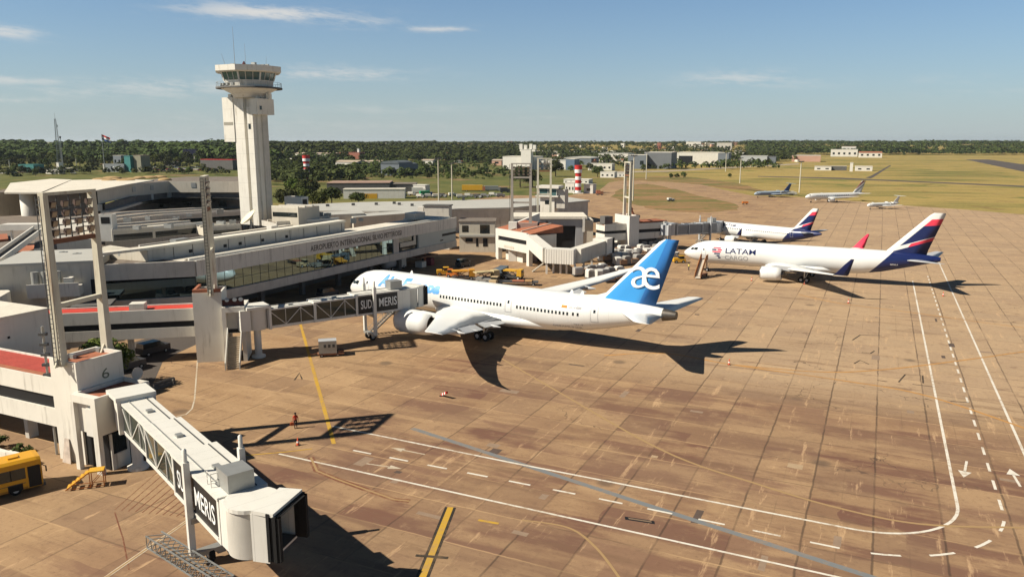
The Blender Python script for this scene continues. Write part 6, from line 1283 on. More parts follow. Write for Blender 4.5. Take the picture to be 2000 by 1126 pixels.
# fuel truck and gear below the concourse
t = thing('tank_truck', 'silver tank truck parked in the shade under the concourse', 'truck', G(765, 528), R(62))
MB().lathe([(.2, -3), (1.1, -2.8), (1.15, 2.4), (.2, 2.6)], 16, (0, 0, 1.9), 'x').build('tank', JETG, t); MB().box(2.7, 4.4, -1.1, 1.1, .5, 2.5).build('cab', WHITE2, t); MB().box(-3, 4.2, -.9, .9, .45, .75).build('chassis', DSTEEL, t)
for x in (-2.2, -1., 3.5):
    for y in (-.95, .95): wheel(t, x, y, .48, .48, .3)
t = thing('fuel_platform', 'brown steel platform on an orange post near the end column of the concourse', 'platform', G(830, 520), R(60))
MB().box(-3.4, 3.4, -1.6, 1.6, 2.5, 2.8).build('deck', M('rust_brown_deck', (.24, .12, .07), .8, .3, 1.), t); MB().tube((0, 0, 0), (0, 0, 2.49), .3).tube((0, 0, 2.81), (0, 0, 4.2), .3).build('post', TILE, t); MB().box(-2.6, -.8, -1, 1, .1, 1.5).build('pump_cabinet', WHITE, t); MB().box(1.2, 2.6, -1, 1, .1, 1.9).build('red_cabinet', M('cabinet_red', (.2, .05, .06), .7), t)
for px, py, lab in ((300, 690, 'dark van parked under the red-roofed link between the near gates'), (250, 722, 'dark car beside the low wall behind the nearest lobby'), (640, 580, 'dark pick-up parked under the concourse near the bridge'), (705, 560, 'dark van parked under the concourse behind the jet nose'), (905, 520, 'dark service van in the shade beyond the concourse end')):
    t = thing('service_van', lab, 'van', G(px, py), R(60)); m = MB(); cmv = M('van_dark_paint', (.05, .05, .055), .4)
    MB().box(-2.2, 2.2, -.9, .9, .35, 1.2).build('body', cmv, t); MB().hexa([(-2.1, -.85, 1.202), (1.4, -.85, 1.202), (1.4, .85, 1.202), (-2.1, .85, 1.202)], [(-2., -.75, 1.9), (.7, -.75, 1.9), (.7, .75, 1.9), (-2., .75, 1.9)]).build('cabin', DGLASS, t)
    for x in (-1.4, 1.4):
        for y in (-.82, .82): wheel(t, x, y, .33, .33, .22)
# ground bits round the near gate
t = thing('kerb_planter', 'stepped white kerb wall with planting under the nearest link', 'planter', PQ(-70, 42.6), TH)
for k in range(7): MB().box(-27+k*3.8, -27+k*3.8+3.7, -.2, .25, 0, .75-(k % 2)*.12).build('kerb_wall', WHITE2, t)
t = thing('kerb_planter', 'white kerb wall with a yellow post beside the bus', 'planter', PQ(-74.6, 38.5), TH)
for k in range(4): MB().box(-15+k*4., -15+k*4.+3.9, -.2, .25, 0, .6).build('kerb_wall', WHITE2, t)
MB().box(-2.8, -1.6, -1.2, -.6, 0, 1.5).build('yellow_box', YEL, t)
sheet('grass_patch', [PQ(-95, 35.6), PQ(-75, 35.6), PQ(-75, 38.2), PQ(-95, 38.2)], .03, GRASS, 'strip of lawn beside the yellow bus')
for k in range(4): sheet('road_marking', [PQ(-73.6+.0*k, 40.2+k*.5), PQ(-70.2, 40.2+k*.5), PQ(-70.2, 40.45+k*.5), PQ(-73.6, 40.45+k*.5)], .024, PWF, 'white crossing stripe at the nearest gate block')
t = thing('guard_rail', 'dark railing with a white post between the two near gates', 'railing', (-45.4, 88), R(62))
MB().box(-6, 6, -.06, .06, .9, 1.0).box(-6, 6, -.06, .06, .45, .55).build('rail', DSTEEL, t)
for x in (-5.8, -3, 0, 3, 5.8): MB().box(x-.06, x+.06, -.059, .059, 0, .9).build('post', STEEL, t)
MB().box(-6, 6.3, .2, .5, 0, .8).build('low_wall', DCONC, t)
t = thing('signal_disc', 'round white disc sign on a short post behind the nearest lobby', 'sign', G(270, 752), R(-30)); MB().lathe([(.75, 0), (.75, .08)], 20, (0, 0, 1.6), 'x').build('disc', WHITE2, t); MB().tube((.04, 0, 0), (.04, 0, 1.0), .06).build('post', STEEL, t)
t = thing('floodlight_pole', 'short striped service post left of the near mast base', 'post', (-44.6, 71.2, 6.9), 0); MB().tube((0, 0, -7), (0, 0, 6), .12).build('pole', STEEL, t)
for z in range(0, 6): MB().box(-.35, .35, -.2, .2, z+.1, z+.35).build('bracket', DSTEEL, t)
# ------------------------------------------------------------------ trees
def leafmat(name, dark, light):
    m, nt, b = newmat(name); oi = nn(nt, 'ShaderNodeObjectInfo'); p = coords(nt); w = worldpos(nt)
    c = mixc(nt, ramp(nt, noise(nt, p, .9, 3), .35, .68), dark, light)
    c = mixc(nt, mth(nt, 'MULTIPLY', ramp(nt, noise(nt, w, .035, 2), .4, .65), .55), c, tuple(x*.55 for x in dark))
    hs = nn(nt, 'ShaderNodeHueSaturation'); nt.links.new(c, hs.inputs['Color'])
    nt.links.new(mth(nt, 'MULTIPLY_ADD', oi.outputs['Random'], .7, .62), hs.inputs['Value']); nt.links.new(mth(nt, 'MULTIPLY_ADD', oi.outputs['Random'], .05, .47), hs.inputs['Hue'])
    nt.links.new(hs.outputs[0], b.inputs['Base Color']); b.inputs['Roughness'].default_value = .8; b.inputs['Specular IOR Level'].default_value = .15; return m
LEAF = leafmat('leaf_dark_green', (.026, .04, .009), (.085, .105, .024)); LEAF2 = leafmat('leaf_fresh_green', (.045, .07, .012), (.14, .16, .03)); BARK = M('bark', (.09, .065, .045), .9, .3, 2.)
def crown(mb, seed, rx, rz_, zc, nclump, nleaf, ls, mi=0):
    g = random.Random(seed)
    for k in range(nclump):
        u = g.uniform(-.75, 1); a = g.uniform(0, 2*math.pi); r = math.sqrt(max(0, 1-u*u))*g.uniform(.55, .95)
        c = Vector((rx*r*math.cos(a), rx*r*math.sin(a), zc+rz_*u*g.uniform(.6, .95))); cr = rx*g.uniform(.28, .46)
        for i in range(nleaf):
            d = Vector((g.gauss(0, 1), g.gauss(0, 1), g.gauss(0, 1)+.25)).normalized(); p = c+Vector((d.x*cr, d.y*cr, d.z*cr*.75))*g.uniform(.7, 1.05)
            n = (d+Vector((g.uniform(-.6, .6), g.uniform(-.6, .6), g.uniform(-.2, .7)))).normalized(); t1 = n.cross(Vector((g.uniform(-1, 1), g.uniform(-1, 1), g.uniform(-1, 1)))).normalized(); t2 = n.cross(t1); s = ls*g.uniform(.6, 1.3)
            mb.add([p-t1*s, p-t2*s*.7, p+t1*s, p+t2*s*.7], [(0, 1, 2, 3)], mi)
    return mb
def trunk(mb, h, r, rx, seed, mi=0):
    g = random.Random(seed); mb.tube((0, 0, 0), (g.uniform(-.2, .2), 0, h*.5), r, r*.7, 7, mi); 
    for k in range(5): a = 2*math.pi*k/5+g.uniform(-.4, .4); mb.tube((0, 0, h*(.36+.04*k)), (rx*.55*math.cos(a), rx*.55*math.sin(a), h*g.uniform(.6, .85)), r*.45, r*.12, 5, mi)
    return mb
TG = {}
def tree_full(label, loc, h, rx, leaf, seed, group):
    t = thing('tree', label, 'tree', loc, random.Random(seed).uniform(0, 6.28), group); trunk(MB(), h, h*.03+.08, rx, seed).build('trunk', BARK, t)
    crown(MB(), seed, rx, h*.36, h*.64, 34, 46, rx*.1).build('crown', leaf, t); return t
PROTO = []
for k in range(6):
    mb = trunk(MB(), 10, .35, 4, 50+k, 1); crown(mb, 60+k, 4.4+.3*(k % 3), 4.2, 5.4, 26, 34, .58); me = mb.build('tree', [LEAF if k % 3 else LEAF2, BARK]); PROTO.append(me)
def tree_small(px, py, s, label, group, jit=0.):
    k = rr.randrange(6); x, y = GT(px, py); o = PROTO[k].copy(); COL.objects.link(o); o.name = 'tree'; tag(o, label, 'tree', group); place(o, (x, y, hgt(x, y)-.1), rr.uniform(0, 6.28), (s*rr.uniform(.9, 1.15), s*rr.uniform(.9, 1.15), s*rr.uniform(.85, 1.15))); return o
# near, well-seen trees
for i, (px, py, h, rx, lf, lab) in enumerate(((193, 745, 7.2, 2.7, LEAF2, 'leafy green tree behind the nearest gate block, between the mast legs'), (560, 408, 9, 5.0, LEAF, 'dark round tree just right of the control tower'), (590, 404, 8.5, 5.2, LEAF2, 'yellow-green tree beside the stair hut'), (622, 408, 7.2, 4.6, LEAF2, 'bright green low tree in front of the dark ones'), (648, 400, 8.2, 5.0, LEAF, 'dark spreading tree at the right of the clump by the tower'), (605, 384, 9.5, 5.5, LEAF, 'tall dark tree at the back of the clump by the tower'), (575, 380, 9, 5, LEAF2, 'olive tree at the back left of the clump by the tower'), (700, 398, 5.2, 4.0, LEAF, 'small dark tree in front of the white shed'), (1016, 366, 13, 7.5, LEAF, 'big dark tree seen through the third mast frame'), (1040, 366, 11, 6, LEAF, 'dark tree right of the third mast frame'), (1085, 345, 14, 7, LEAF, 'large dark tree left of the striped tower'), (1167, 346, 9, 5, LEAF, 'round tree right of the striped tower'))):
    x, y = GT(px, py) if i else (-50.2, 92.)
    tree_full(lab, (x, y, hgt(x, y)-.1), h, rx, lf, 100+i, 'trees near the terminal')
x, y = G(372, 352, 0)
# bushes below the nearest link and by the gates
def bush(label, loc, r, seed, leaf=LEAF):
    o = crown(MB(), seed, r, r*.7, r*.6, 12, 30, r*.16).build('bush', leaf); tag(o, label, 'bush', 'bushes around the gates'); place(o, loc); return o
for k in range(6): bush('low bush behind the stepped kerb under the nearest link', (*PQ(-92+k*3.6, 43.8), 0), .95, 300+k)
bush('green shrub on the lawn by the bus', (*PQ(-79, 37), 0), .7, 320, LEAF2); bush('dark shrub beside the dark doorway of the hall', (*G(1133, 478), 0), 1.6, 321); bush('pale dry shrub at the corner of the third gate', (*G(958, 482), 0), 1.7, 322, LEAF2)
bush('dark bush right of the flagpole lot', (*G(35, 352), 0), 5, 323)
# woods: countable trees, then the far mass
wl = ['dark green tree in the wood behind the terminal', 'tree in the green belt behind the red-striped tower', 'tree among the distant houses', 'small tree or bush on the airfield grass']
for px0, px1, py0, py1, n, s0, s1, lab in ((-40, 475, 322, 328, 28, .7, 1.05, 0), (-40, 475, 315, 321, 24, .9, 1.3, 0), (530, 660, 326, 342, 18, .7, 1.0, 1), (660, 830, 322, 338, 16, .6, .9, 1), (530, 1000, 312, 322, 34, .8, 1.1, 1), (530, 1010, 304, 312, 22, .9, 1.2, 1), (1060, 1330, 318, 336, 10, .6, .9, 2), (1140, 1800, 300, 306, 26, .6, .9, 2), (1000, 1740, 292, 299, 16, .7, 1.1, 2), (740, 990, 340, 350, 18, .3, .55, 3), (540, 740, 343, 352, 16, .4, .7, 3)):
    for i in range(n): tree_small(lerp(px0, px1, (i+rr.random())/n), rr.uniform(py0, py1), rr.uniform(s0, s1), wl[lab], wl[lab])
for px, py, s in ((355, 338, .45), (368, 340, .5), (398, 336, .5), (470, 330, .5), (880, 345, .5), (895, 346, .5), (905, 348, .4), (840, 345, .4), (1310, 349, .4), (1335, 348, .5), (1322, 349, .45), (1425, 347, .35), (1000, 352, .5), (20, 345, .6), (45, 342, .7), (70, 344, .55), (30, 338, .7), (1290, 330, .5), (1360, 325, .5), (1250, 322, .6)): tree_small(px, py, s, wl[3], wl[3])
for o in PROTO: bpy.data.objects.remove(o)
def treeline(name, label, n, a0, a1, d0, d1, s0, s1, nl, seed):
    g = random.Random(seed); mb = MB(); vs = []; fs = []
    for i in range(n):
        a = g.uniform(a0, a1); d = lerp(d0, d1, g.random()**1.7); x, y = a*d, d; z = hgt(x, y); k = len(vs)
        cl = .7+.6*(.5+.5*math.sin(x*.021+1.3*math.sin(y*.013))*math.cos(x*.0097+y*.008)); s = g.uniform(s0, s1)*cl
        if math.sin(x*.013+2*math.sin(y*.006))*math.cos(x*.0051-y*.004) > .5 and g.random() < .75: continue
        for j in range(nl):
            u = g.uniform(-.3, 1); b_ = g.uniform(0, 6.283); r = math.sqrt(max(0, 1-u*u))*g.uniform(.6, 1); c = Vector((x+s*.62*r*math.cos(b_), y+s*.62*r*math.sin(b_), z+s*(.5+.45*u)))
            n_ = Vector((r*math.cos(b_)+g.uniform(-.5, .5), r*math.sin(b_)+g.uniform(-.5, .5), u+.3)).normalized(); t1 = n_.cross(Vector((g.uniform(-1, 1), g.uniform(-1, 1), g.uniform(-1, 1)))).normalized(); t2 = n_.cross(t1); q = s*g.uniform(.1, .2)
            o_ = len(vs); vs += [c-t1*q, c-t2*q, c+t1*q, c+t2*q]; fs.append([o_, o_+1, o_+2, o_+3])
    mb.add(vs, fs); o = mb.build(name, LEAF); o['kind'] = 'stuff'; o['label'] = label; return o
WD = GT(200, 316)[1]
treeline('scrub', 'scattered bushes and low trees in the green belt and the car park', 620, -.34, .0, GT(760, 344)[1], GT(760, 312)[1], 3.5, 8.5, 40, 8)
treeline('scrub', 'trees and bushes around the slim striped tower', 230, -.315, -.2, GT(600, 362)[1], GT(600, 322)[1], 4, 9, 44, 12)
treeline('scrub', 'rows of small bushes on the green strip behind the back apron', 150, -.2, -.02, GT(850, 352)[1], GT(850, 326)[1], 2, 5, 36, 13)
treeline('scrub', 'low bushes and hedges in front of the wood at the left', 150, -.72, -.36, GT(220, 341)[1], GT(220, 326)[1], 3, 7, 40, 9)
treeline('scrub', 'garden trees and bushes around the far hangars', 260, .02, .34, GT(1200, 334)[1]*1.05, GT(1200, 300)[1], 4, 9, 30, 10)
treeline('woodland', 'dense dark wood covering the rise behind the terminal', 1500, -.75, -.3, WD, WD+900, 10, 14, 44, 1)
treeline('woodland', 'far belt of trees along the horizon behind the hangars', 4600, -.34, .36, 1150, 4200, 8, 12, 24, 2)
treeline('woodland', 'belt of mixed trees around the houses left of the warehouse', 900, -.32, .02, GT(760, 312)[1], GT(760, 289)[1], 9, 14, 36, 4)
treeline('woodland', 'hazy far wood along the right horizon beyond the runway', 4200, .3, .84, 1650, 4400, 11, 15, 22, 3)
# ------------------------------------------------------------------ airfield furniture and town
def pole(label, px, py, ptop, head=1):
    x, y = G(px, py); h = zt(y, ptop); t = thing('lamp_post', label, 'lamp post', (x, y), 0, 'tall pale lamp posts on the airfield')
    MB().tube((0, 0, 0), (0, 0, h), .38, .26, 10).build('pole', MASTC, t)
    m = MB(); 
    if head: m.box(-1.5, 1.5, -.12, .12, h-.3, h)
    for xx in ((-1.3, -.45, .45, 1.3) if head else (0,)): m.box(xx-.28, xx+.28, -.4, -.13, h-.5, h+.2)
    m.build('lamp_bar', DSTEEL, t)
for a in (('pale lamp post left of the yellow container on the back apron', 857, 392, 309), ('brown lamp post with two white boxes on the back apron', 883, 390, 318), ('tall pale lamp post beyond the farthest gate', 1236, 392, 303), ('lamp post near the hangars on the right grass', 1445, 358, 308), ('tall white lamp post behind the all-white jet', 1561, 376, 315), ('lamp post beside the grey hangar', 1262, 350, 296), ('thin lamp post on the lawn left of the white jet', 1417, 335, 298), ('lamp post left of the flag monument', 21, 345, 312), ('lamp post in front of the wood at the left', 151, 340, 309)): pole(*a)
def striped(label, px, py, ptop, w, n):
    x, y = G(px, py); h = zt(y, ptop); t = thing('water_tower', label, 'water tower', (x, y, hgt(x, y)), 0, 'red and white striped towers'); r = w/2
    for k in range(n): MB().lathe([(r*(1 if k < n-2 else 1.25), h*k/n+.001), (r*(1 if k < n-2 else 1.25), h*(k+1)/n)], 20).build('band', REDP if (n-1-k) % 2 == 0 else SIGNW, t)
    MB().lathe([(r*1.3, h+.001), (r*1.3, h+.4)], 20).build('rim', REDP, t); MB().box(-r*1.6, r*1.6, -r*1.2, r*1.2, 0, .6).build('footing', WHITE, t); return t
striped('thick red and white striped water tower by the white pump houses', 1129, 378, 324, 3.5, 8); striped('slim red and white striped water tower in the green belt left', 600, 352, 306, 4.6, 9)
# flag and monument
x, y = G(225, 346); h = zt(y, 320)
t = thing('monument_wall', 'grey block wall with small white window slots below the flag', 'wall', (x, y), R(-6)); w_ = 40/1506*y/2
MB().box(-w_, w_, 0, 3, 0, h).build('wall', M('monument_grey', (.27, .29, .3), .8, .08, .3), t); MB().box(-w_-1.2, -w_-.01, -.3, 3, 0, h).build('white_end', WHITE2, t)
for k in range(4): MB().box(-w_*.35+k*w_*.24, -w_*.35+k*w_*.24+w_*.1, -.06, -.003, h*.58, h*.82).build('slot', SIGNW if k else DGLASS, t)
x2, y2 = G(204, 346); hp = zt(y2, 262)
t = thing('flagpole', 'tall flagpole flying a red, white and blue flag', 'flagpole', (x2, y2+2), 0); MB().tube((0, 0, 0), (0, 0, hp), .35, .2, 8).build('pole', STEEL, t)
fm = MB(); 
for k in range(3):
    z1, z0 = hp-.2-k*1.5, hp-.2-(k+1)*1.5; n = 8
    vs = [(.2+6.5*i/n, .4*math.sin(i*1.1), z-.42*6.5*i/n*1.0) for z in (z1, z0) for i in range(n+1)]; fm.add(vs, [(i, i+1, n+2+i, n+1+i) for i in range(n)], k)
fm.build('flag', [REDP, SIGNW, BLUEP], t)
# lattice mast
x, y = GT(118, 330); h = zt(y, 232)-hgt(x, y)
t = thing('radio_mast', 'tall thin lattice radio mast in front of the wood', 'radio mast', (x, y, hgt(x, y)), .3); m = MB(); n = 26
for k in range(n):
    w0, w1 = 1.5*(1-k/n)+.45, 1.5*(1-(k+1)/n)+.45; z0, z1 = h*k/n, h*(k+1)/n; c0 = [(w0*a, w0*b, z0) for a, b in ((1, 1), (-1, 1), (-1, -1), (1, -1))]; c1 = [(w1*a, w1*b, z1) for a, b in ((1, 1), (-1, 1), (-1, -1), (1, -1))]
    for i in range(4): m.bar(c0[i], c1[i], .22, .22); m.bar(c0[i], c1[(i+1) % 4], .14, .14)
m.build('lattice', STEEL, t); MB().lathe([(.9, 0), (.9, .3)], 12, (1.2, 0, h*.86), 'x').build('dish', STEEL, t); MB().tube((0, 0, h), (0, 0, h+5), .1).build('antenna', STEEL, t)
x, y = GT(124, 330); t = thing('radio_mast', 'shorter radio mast with a drum on top beside the tall one', 'radio mast', (x, y, hgt(x, y)), 0); h2 = zt(y, 266)-hgt(x, y); MB().tube((0, 0, 0), (0, 0, h2-2), .4, .25).build('pole', STEEL, t); MB().tube((0, 0, h2-2), (0, 0, h2), .7).build('drum', DSTEEL, t)
# town and hangars
def far_block(name, label, cat, px0, px1, pyb, ptop, depth, wall, roof, rz=0., kind='flat', win=0, doors=(), group=None, side=None):
    x, y = GT((px0+px1)/2, pyb); zb = hgt(x, y); h = max(2., zt(y, ptop)-zb); w = (px1-px0)/F*y
    if rz == 0.: rz = TH*.8
    t = thing(name, label, cat, (x, y, zb), rz, group)
    MB().box(-w/2, w/2, 0, depth, 0, h*(1 if kind == 'flat' else .8)).build('wall', wall, t)
    if kind == 'flat': MB().box(-w/2-.2, w/2+.2, -.2, depth+.2, h+.002, h+.35).build('roof', roof, t)
    elif kind == 'gable':
        z = h*.8+.002; MB().hexa([(-w/2-.4, -.5, z), (w/2+.4, -.5, z), (w/2+.4, depth+.5, z), (-w/2-.4, depth+.5, z)], [(-w/2-.4, depth/2-.1, h), (w/2+.4, depth/2-.1, h), (w/2+.4, depth/2+.1, h), (-w/2-.4, depth/2+.1, h)]).build('roof', roof, t)
    elif kind == 'vault':
        z = h*.8+.002; n = 12; rg = [[(-w/2*math.cos(math.pi*i/n), yy, z+(h-z)*math.sin(math.pi*i/n)) for i in range(n+1)] for yy in (-.4, depth)]; MB().loft(rg, sm=False).build('roof', roof, t)
    for k in range(win): MB().box(-w/2+w*(k+.3)/win, -w/2+w*(k+.7)/win, -.06, -.003, h*.3, h*.6).build('window', DGLASS, t)
    for f0, f1, hh, mt in doors: MB().box(-w/2+w*f0, -w/2+w*f1, -.08, -.004, 0, h*hh).build('door', mt, t)
    return t
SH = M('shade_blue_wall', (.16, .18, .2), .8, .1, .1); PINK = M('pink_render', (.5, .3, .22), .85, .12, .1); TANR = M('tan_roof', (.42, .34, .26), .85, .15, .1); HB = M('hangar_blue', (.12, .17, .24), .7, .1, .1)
far_block('hangar', 'bright white windowless warehouse behind the third mast', 'hangar', 980, 1045, 331, 306, 30, WHITE2, ROOFW)
far_block('hangar', 'white warehouse wing right of the old tower', 'hangar', 1045, 1062, 331, 314, 30, WHITE2, ROOFW)
t = far_block('old_tower_building', 'old white airport tower with a stepped crenellated top', 'tower', 1017, 1037, 332, 292, 8, WHITE2, WHITE2, 0, 'flat', 0)
x, y = GT(1027, 332); 
for k, dx in enumerate((-6, -1, 5, 9)): MB().box(dx-1.6, dx+1.6, 1, 4, zt(y, 292)+.36-hgt(x, y), zt(y, 281+k % 2*2)-hgt(x, y)).build('parapet_block', WHITE2, t)
MB().box(-7, 10, .5, 6, zt(y, 296)-hgt(x, y), zt(y, 292)-hgt(x, y)-.01).build('gallery', WHITE, t)
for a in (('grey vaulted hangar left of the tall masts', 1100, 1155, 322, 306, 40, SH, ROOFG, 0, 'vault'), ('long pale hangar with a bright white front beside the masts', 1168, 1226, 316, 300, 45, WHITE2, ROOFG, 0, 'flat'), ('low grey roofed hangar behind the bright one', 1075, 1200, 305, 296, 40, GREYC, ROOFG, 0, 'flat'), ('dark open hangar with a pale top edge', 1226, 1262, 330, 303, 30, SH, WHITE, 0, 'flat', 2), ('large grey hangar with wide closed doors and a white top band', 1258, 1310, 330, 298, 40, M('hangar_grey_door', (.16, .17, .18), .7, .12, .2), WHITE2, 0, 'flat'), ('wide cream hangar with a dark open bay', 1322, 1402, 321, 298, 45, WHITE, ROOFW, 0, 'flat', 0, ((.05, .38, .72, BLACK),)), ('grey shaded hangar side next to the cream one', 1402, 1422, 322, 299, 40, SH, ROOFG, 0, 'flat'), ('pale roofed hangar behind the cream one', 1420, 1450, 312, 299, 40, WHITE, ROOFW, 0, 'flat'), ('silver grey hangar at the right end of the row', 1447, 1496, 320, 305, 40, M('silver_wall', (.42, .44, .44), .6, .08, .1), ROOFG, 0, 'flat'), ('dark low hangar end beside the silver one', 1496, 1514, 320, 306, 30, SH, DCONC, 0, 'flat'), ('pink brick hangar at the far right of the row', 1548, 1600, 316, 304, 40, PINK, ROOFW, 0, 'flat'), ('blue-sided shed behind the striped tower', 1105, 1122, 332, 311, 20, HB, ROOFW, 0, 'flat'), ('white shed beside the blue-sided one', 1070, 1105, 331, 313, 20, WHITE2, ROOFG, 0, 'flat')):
    far_block('hangar', a[0], 'hangar', *a[1:])
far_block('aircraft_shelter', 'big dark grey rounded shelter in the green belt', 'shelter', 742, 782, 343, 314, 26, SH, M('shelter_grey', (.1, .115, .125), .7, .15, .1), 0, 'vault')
far_block('aircraft_shelter', 'darker low tail of the rounded shelter', 'shelter', 778, 800, 341, 318, 18, SH, M('shelter_grey', (.1, .115, .125)), 0, 'vault')
hs = [('long pink-roofed building in front of the wood', 570, 660, 308, 298, 14, WHITE, TANR, 'gable', 4), ('brown building right of the pink-roofed one', 660, 705, 311, 298, 14, BRICK, BRICK, 'flat', 0), ('cream hall with a tan roof in the green belt', 652, 700, 330, 313, 18, WHITE, TANR, 'gable', 4), ('white two-storey building in front of the cream hall', 655, 692, 336, 326, 12, WHITE2, ROOFG, 'flat', 6), ('cream row of sheds behind the trees', 700, 745, 325, 313, 14, BEIGE, TANR, 'gable', 3), ('dark-roofed long open shed near the striped tower', 612, 655, 336, 325, 10, DCONC, ROOFG, 'flat', 0), ('small house with a red roof left of the striped tower', 535, 552, 349, 340, 8, WHITE, TILE, 'gable', 2), ('white house with a flat roof behind the poles', 822, 846, 322, 311, 12, WHITE2, TANR, 'gable', 2), ('orange-roofed house cluster in the trees', 828, 862, 303, 293, 14, PINK, TILE, 'gable', 2), ('tall pink building in the trees', 862, 888, 312, 298, 14, PINK, TILE, 'gable', 3), ('pink house beside the white warehouse', 960, 980, 323, 311, 12, PINK, TANR, 'gable', 1), ('white chimney-like water tank in the wood', 698, 702, 312, 291, 3, WHITE2, WHITE2, 'flat', 0), ('red-roofed house behind the striped tower', 1130, 1160, 322, 311, 14, PINK, TILE, 'gable', 2), ('white pump house left of the striped tower', 1103, 1122, 377, 357, 8, WHITE2, WHITE, 'flat', 3), ('white pump house right of the striped tower', 1140, 1158, 378, 361, 8, WHITE2, GREYC, 'flat', 1), ('white flat-roofed house behind the pump houses', 1100, 1150, 358, 351, 12, WHITE2, WHITE, 'flat', 5), ('white house beside the round tree', 1172, 1200, 347, 336, 10, WHITE2, WHITE, 'flat', 3), ('cream house behind the striped tower', 1148, 1195, 333, 320, 14, WHITE, WHITE, 'flat', 5), ('white terrace house right of the round tree', 1200, 1222, 346, 338, 8, WHITE2, GREYC, 'flat', 3), ('tall white apartment block on the horizon', 1340, 1368, 289, 277, 20, WHITE, WHITE, 'flat', 5), ('grey apartment block on the horizon', 1400, 1428, 294, 279, 20, GREYC, WHITE, 'flat', 4), ('white block on the horizon behind the hangars', 1212, 1219, 289, 280, 14, WHITE2, WHITE, 'flat', 1), ('brick red tower block on the horizon', 1283, 1290, 293, 279, 14, BRICK, BRICK, 'flat', 2), ('white villa group left of the far wood', 1625, 1672, 306, 292, 20, WHITE2, WHITE, 'flat', 5), ('upper storey of the white villas', 1645, 1670, 300, 286, 16, WHITE2, TILE, 'flat', 3), ('pale grey houses right of the white villas', 1680, 1720, 308, 296, 20, WHITE, TILE, 'gable', 4), ('small white control house on the grass', 1592, 1622, 333, 325, 8, WHITE2, ROOFG, 'flat', 2), ('dark shed between the white houses on the grass', 1624, 1652, 333, 325, 8, DCONC, ROOFG, 'flat', 0), ('white mast house with a slim tower on the grass', 1660, 1665, 335, 318, 4, WHITE2, WHITE2, 'flat', 0), ('white shed right of the slim tower on the grass', 1672, 1702, 334, 325, 8, WHITE2, WHITE, 'flat', 2), ('teal-roofed low building in front of the wood', 32, 72, 336, 322, 10, TEAL, TEAL, 'flat', 0), ('grey tower block behind the monument', 220, 240, 324, 304, 10, M('block_grey', (.16, .18, .2), .8), GREYC, 'flat', 2), ('teal glass building right of the monument', 243, 258, 336, 305, 10, TEAL, TEAL, 'flat', 0), ('beige tower block beside the teal one', 261, 279, 336, 304, 10, M('block_olive', (.24, .23, .17), .85), TANR, 'flat', 0), ('white canopy building by the car park', 318, 345, 325, 317, 8, DCONC, WHITE2, 'flat', 0), ('long white wall building left of the monument', 85, 120, 340, 332, 6, WHITE2, ROOFG, 'flat', 4), ('grey flat canopy left of the monument', 120, 160, 335, 329, 8, DCONC, GREYC, 'flat', 0), ('white block in front of the lattice mast', 111, 117, 336, 318, 4, WHITE2, WHITE2, 'flat', 1)]
for a in hs: far_block('house', a[0], 'house', *a[1:7], a[7], 0, a[8], a[9])
rs = random.Random(11)
for k in range(120):
    px, py = rs.uniform(540, 1560), rs.uniform(283, 310) if k < 90 else rs.uniform(305, 322); w = rs.uniform(4, 13)
    far_block('house', 'small pale house half hidden among the distant trees', 'house', px, px+w, py, py-rs.uniform(4.5, 8), 9, rs.choice((WHITE2, WHITE, PINK, BEIGE, GREYC)), rs.choice((TILE, ROOFG, WHITE, TANR)), rs.uniform(-.3, .3), rs.choice(('gable', 'flat')), 0, (), 'distant houses among the trees')
# sheds and parked things behind the pier
far_block('shed', 'long open shed with a rust-mottled roof behind the pier', 'shed', 640, 760, 378, 358, 26, DCONC, M('rust_mottled_roof', (.36, .24, .18), .85, .35, .6, 0, fine=.4), R(4), 'flat')
far_block('shed', 'dark open end of the long shed', 'shed', 762, 812, 376, 360, 18, DCONC, ROOFD, R(4), 'flat')
far_block('shed', 'bright white shed in front of the rust-roofed one', 'shed', 672, 790, 388, 370, 8, WHITE2, ROOFW, R(4), 'flat', 0, ((.25, .55, .55, YEL),))
far_block('shed', 'white box van body shed right of the long shed', 'shed', 806, 832, 377, 362, 6, WHITE2, WHITE2, 0, 'flat')
far_block('fuel_canopy', 'red and white filling station canopy in front of the wood', 'canopy', 385, 462, 331, 312, 8, DCONC, REDP, 0, 'flat')
x, y = GT(372, 318); t = thing('billboard', 'dark blue billboard on two legs above the car park', 'billboard', (x, y, hgt(x, y)), 0); z0, z1 = zt(y, 303)-hgt(x, y), zt(y, 291)-hgt(x, y); w = 26/F*y/2
MB().box(-w, w, 0, .8, z0, z1).build('panel', M('billboard_navy', (.012, .014, .045), .6), t)
for sx in (-.6, .6): MB().box(sx*w-.4, sx*w+.4, .2, .7, 0, z0-.002).build('leg', GREYC, t)
c0 = None
carc = [('car_white', (.7, .7, .7)), ('car_silver', (.4, .42, .44)), ('car_dark', (.03, .035, .05)), ('car_red', (.3, .03, .03))]
cp_ = {}
cl_ = {'car_white': 'white car parked in the car park before the wood', 'car_silver': 'silver car parked in the car park before the wood', 'car_dark': 'dark car parked in the car park before the wood', 'car_red': 'red car parked in the car park before the wood'}
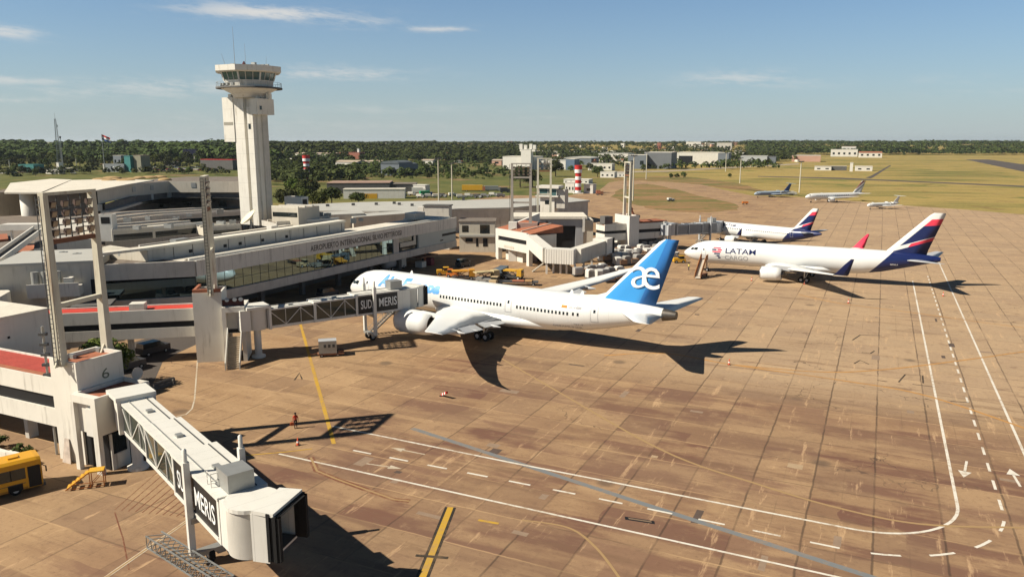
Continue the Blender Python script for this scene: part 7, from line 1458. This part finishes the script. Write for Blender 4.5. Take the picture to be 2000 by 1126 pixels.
def car(px, py, rz, lab=None):
    n, c = rr.choice(carc); x, y = GT(px, py)
    if n not in cp_:
        t = thing('parked_car', cl_[n], 'car', (x, y, hgt(x, y)), rz, 'cars parked before the wood'); cp_[n] = t; m_ = M(n, c, .3, .03, 1., 0, 0, .6)
        MB().loft([[(xx, -.85, .3), (xx, .85, .3), (xx, .88, zz), (xx, -.88, zz)] for xx, zz in ((-2.2, .75), (-2.1, .95), (-1.2, 1.0), (1., .95), (2.1, .8), (2.2, .6))], sm=False).build('body', m_, t); MB().loft([[(xx, -w, .96), (xx, w, .96), (xx, w*.88, zz), (xx, -w*.88, zz)] for xx, w, zz in ((-1.9, .75, 1.0), (-1.2, .8, 1.45), (.3, .8, 1.48), (1.1, .78, 1.0))], sm=False).build('cabin', DGLASS, t)
        for x_ in (-1.4, 1.4):
            for y_ in (-.8, .8): wheel(t, x_, y_, .32, .32, .22)
    else: dup(cp_[n], (x, y, hgt(x, y)), rz)
for i in range(30): car(lerp(285, 420, (i+.5)/30)+rr.uniform(-2, 2), rr.choice((328, 331, 334))+rr.uniform(-1, 1), rr.uniform(-.3, .3))
for i in range(12): car(lerp(0, 150, (i+.5)/12), 338+rr.uniform(-1, 2), rr.uniform(-.3, .3))
def box_vehicle(name, label, cat, px, py, rz, L, w, h, col, cabc):
    t = thing(name, label, cat, G(px, py), rz, 'vehicles parked behind the pier'); MB().box(-L/2, L/2-1.6, -w/2, w/2, .9, h).build('box_body', col, t); MB().box(L/2-1.55, L/2, -w/2, w/2, .6, h*.75).build('cab', cabc, t); MB().box(-L/2, L/2, -w*.4, w*.4, .5, .88).build('chassis', DSTEEL, t); MB().box(L/2-.9, L/2+.03, -w*.45, w*.45, h*.45, h*.7).build('windscreen', DGLASS, t)
    for x_ in (-L*.3, L*.32):
        for y_ in (-w*.42, w*.42): wheel(t, x_, y_, .5, .5, .3)
for a in (('box_truck', 'orange-yellow box truck on the back apron', 'truck', 925, 374, 0, 14, 2.6, 4., YEL, TILE), ('box_truck', 'grey truck right of the yellow one on the back apron', 'truck', 962, 373, .1, 10, 2.5, 3.2, STEEL, STEEL), ('box_truck', 'white truck at the left of the back apron', 'truck', 818, 378, .1, 8, 2.5, 3.6, WHITE2, WHITE2), ('box_truck', 'green and blue truck on the back apron', 'truck', 832, 383, .4, 7, 2.5, 3., GREENP, BLUEP), ('box_truck', 'dark truck under the big tree on the back apron', 'truck', 986, 376, .2, 6, 2.4, 3., DSTEEL, DSTEEL), ('box_truck', 'rusty truck beside the pump houses', 'truck', 1171, 381, 0, 4, 2.4, 2.8, TILE, RUST), ('box_truck', 'white low truck beside the leftmost business jet', 'truck', 1535, 381, R(5), 12, 2.4, 2.2, WHITE2, WHITE2), ('box_truck', 'small white truck on the grass patch', 'truck', 1310, 393, .3, 3.5, 1.8, 1.8, WHITE2, WHITE2)): box_vehicle(*a)
for i in range(14): box_vehicle('box_van', 'small pale van in the row on the back apron', 'van', lerp(760, 990, (i+.5)/14)+rr.uniform(-5, 5), rr.uniform(381, 388), rr.uniform(-.4, .4), 4.6, 2., 2.1, rr.choice((WHITE2, STEEL, DSTEEL, WHITE)), STEEL)
t = thing('excavator', 'rusty orange excavator arm and digger beside the farthest gate block', 'excavator', G(1236, 430), R(30)); MB().box(-1.6, 1.6, -1.2, 1.2, .8, 2.2).build('body', RUST, t); MB().bar((.5, 0, 2), (-2.2, 0, 6.2), .5, .6).bar((-2.2, 0, 6.2), (-.2, 0, 4.2), .4, .45).build('arm', TILE, t); MB().box(-2, 2, -1.5, -.8, 0, .78).box(-2, 2, .8, 1.5, 0, .78).build('track', DSTEEL, t); MB().box(1.6, 2.8, -.9, .9, .9, 2.).build('counterweight', DSTEEL, t)
t = thing('ground_marker', 'small orange equipment cart on the far apron left of the jets', 'cart', G(1455, 399), 0); MB().box(-1.4, 1.4, -.7, .7, .5, 1.4).build('body', ORG, t)
for x_ in (-.9, .9):
    for y_ in (-.65, .65): wheel(t, x_, y_, .3, .3, .2)
hz = MB().box(-21000, 21000, -700, 15500, -1.5, 75).build('haze', newmat('pale_haze')[0]); hz['kind'] = 'stuff'; hz['label'] = 'thin pale haze that greys the far woods'
nt = MATS['pale_haze'].node_tree; nt.nodes.remove(nt.nodes['Principled BSDF']); pv = nn(nt, 'ShaderNodeVolumePrincipled'); pv.inputs['Color'].default_value = (.82, .92, 1., 1); pv.inputs['Density'].default_value = .00004; pv.inputs['Anisotropy'].default_value = .2
nt.links.new(pv.outputs[0], nt.nodes['Material Output'].inputs['Volume'])
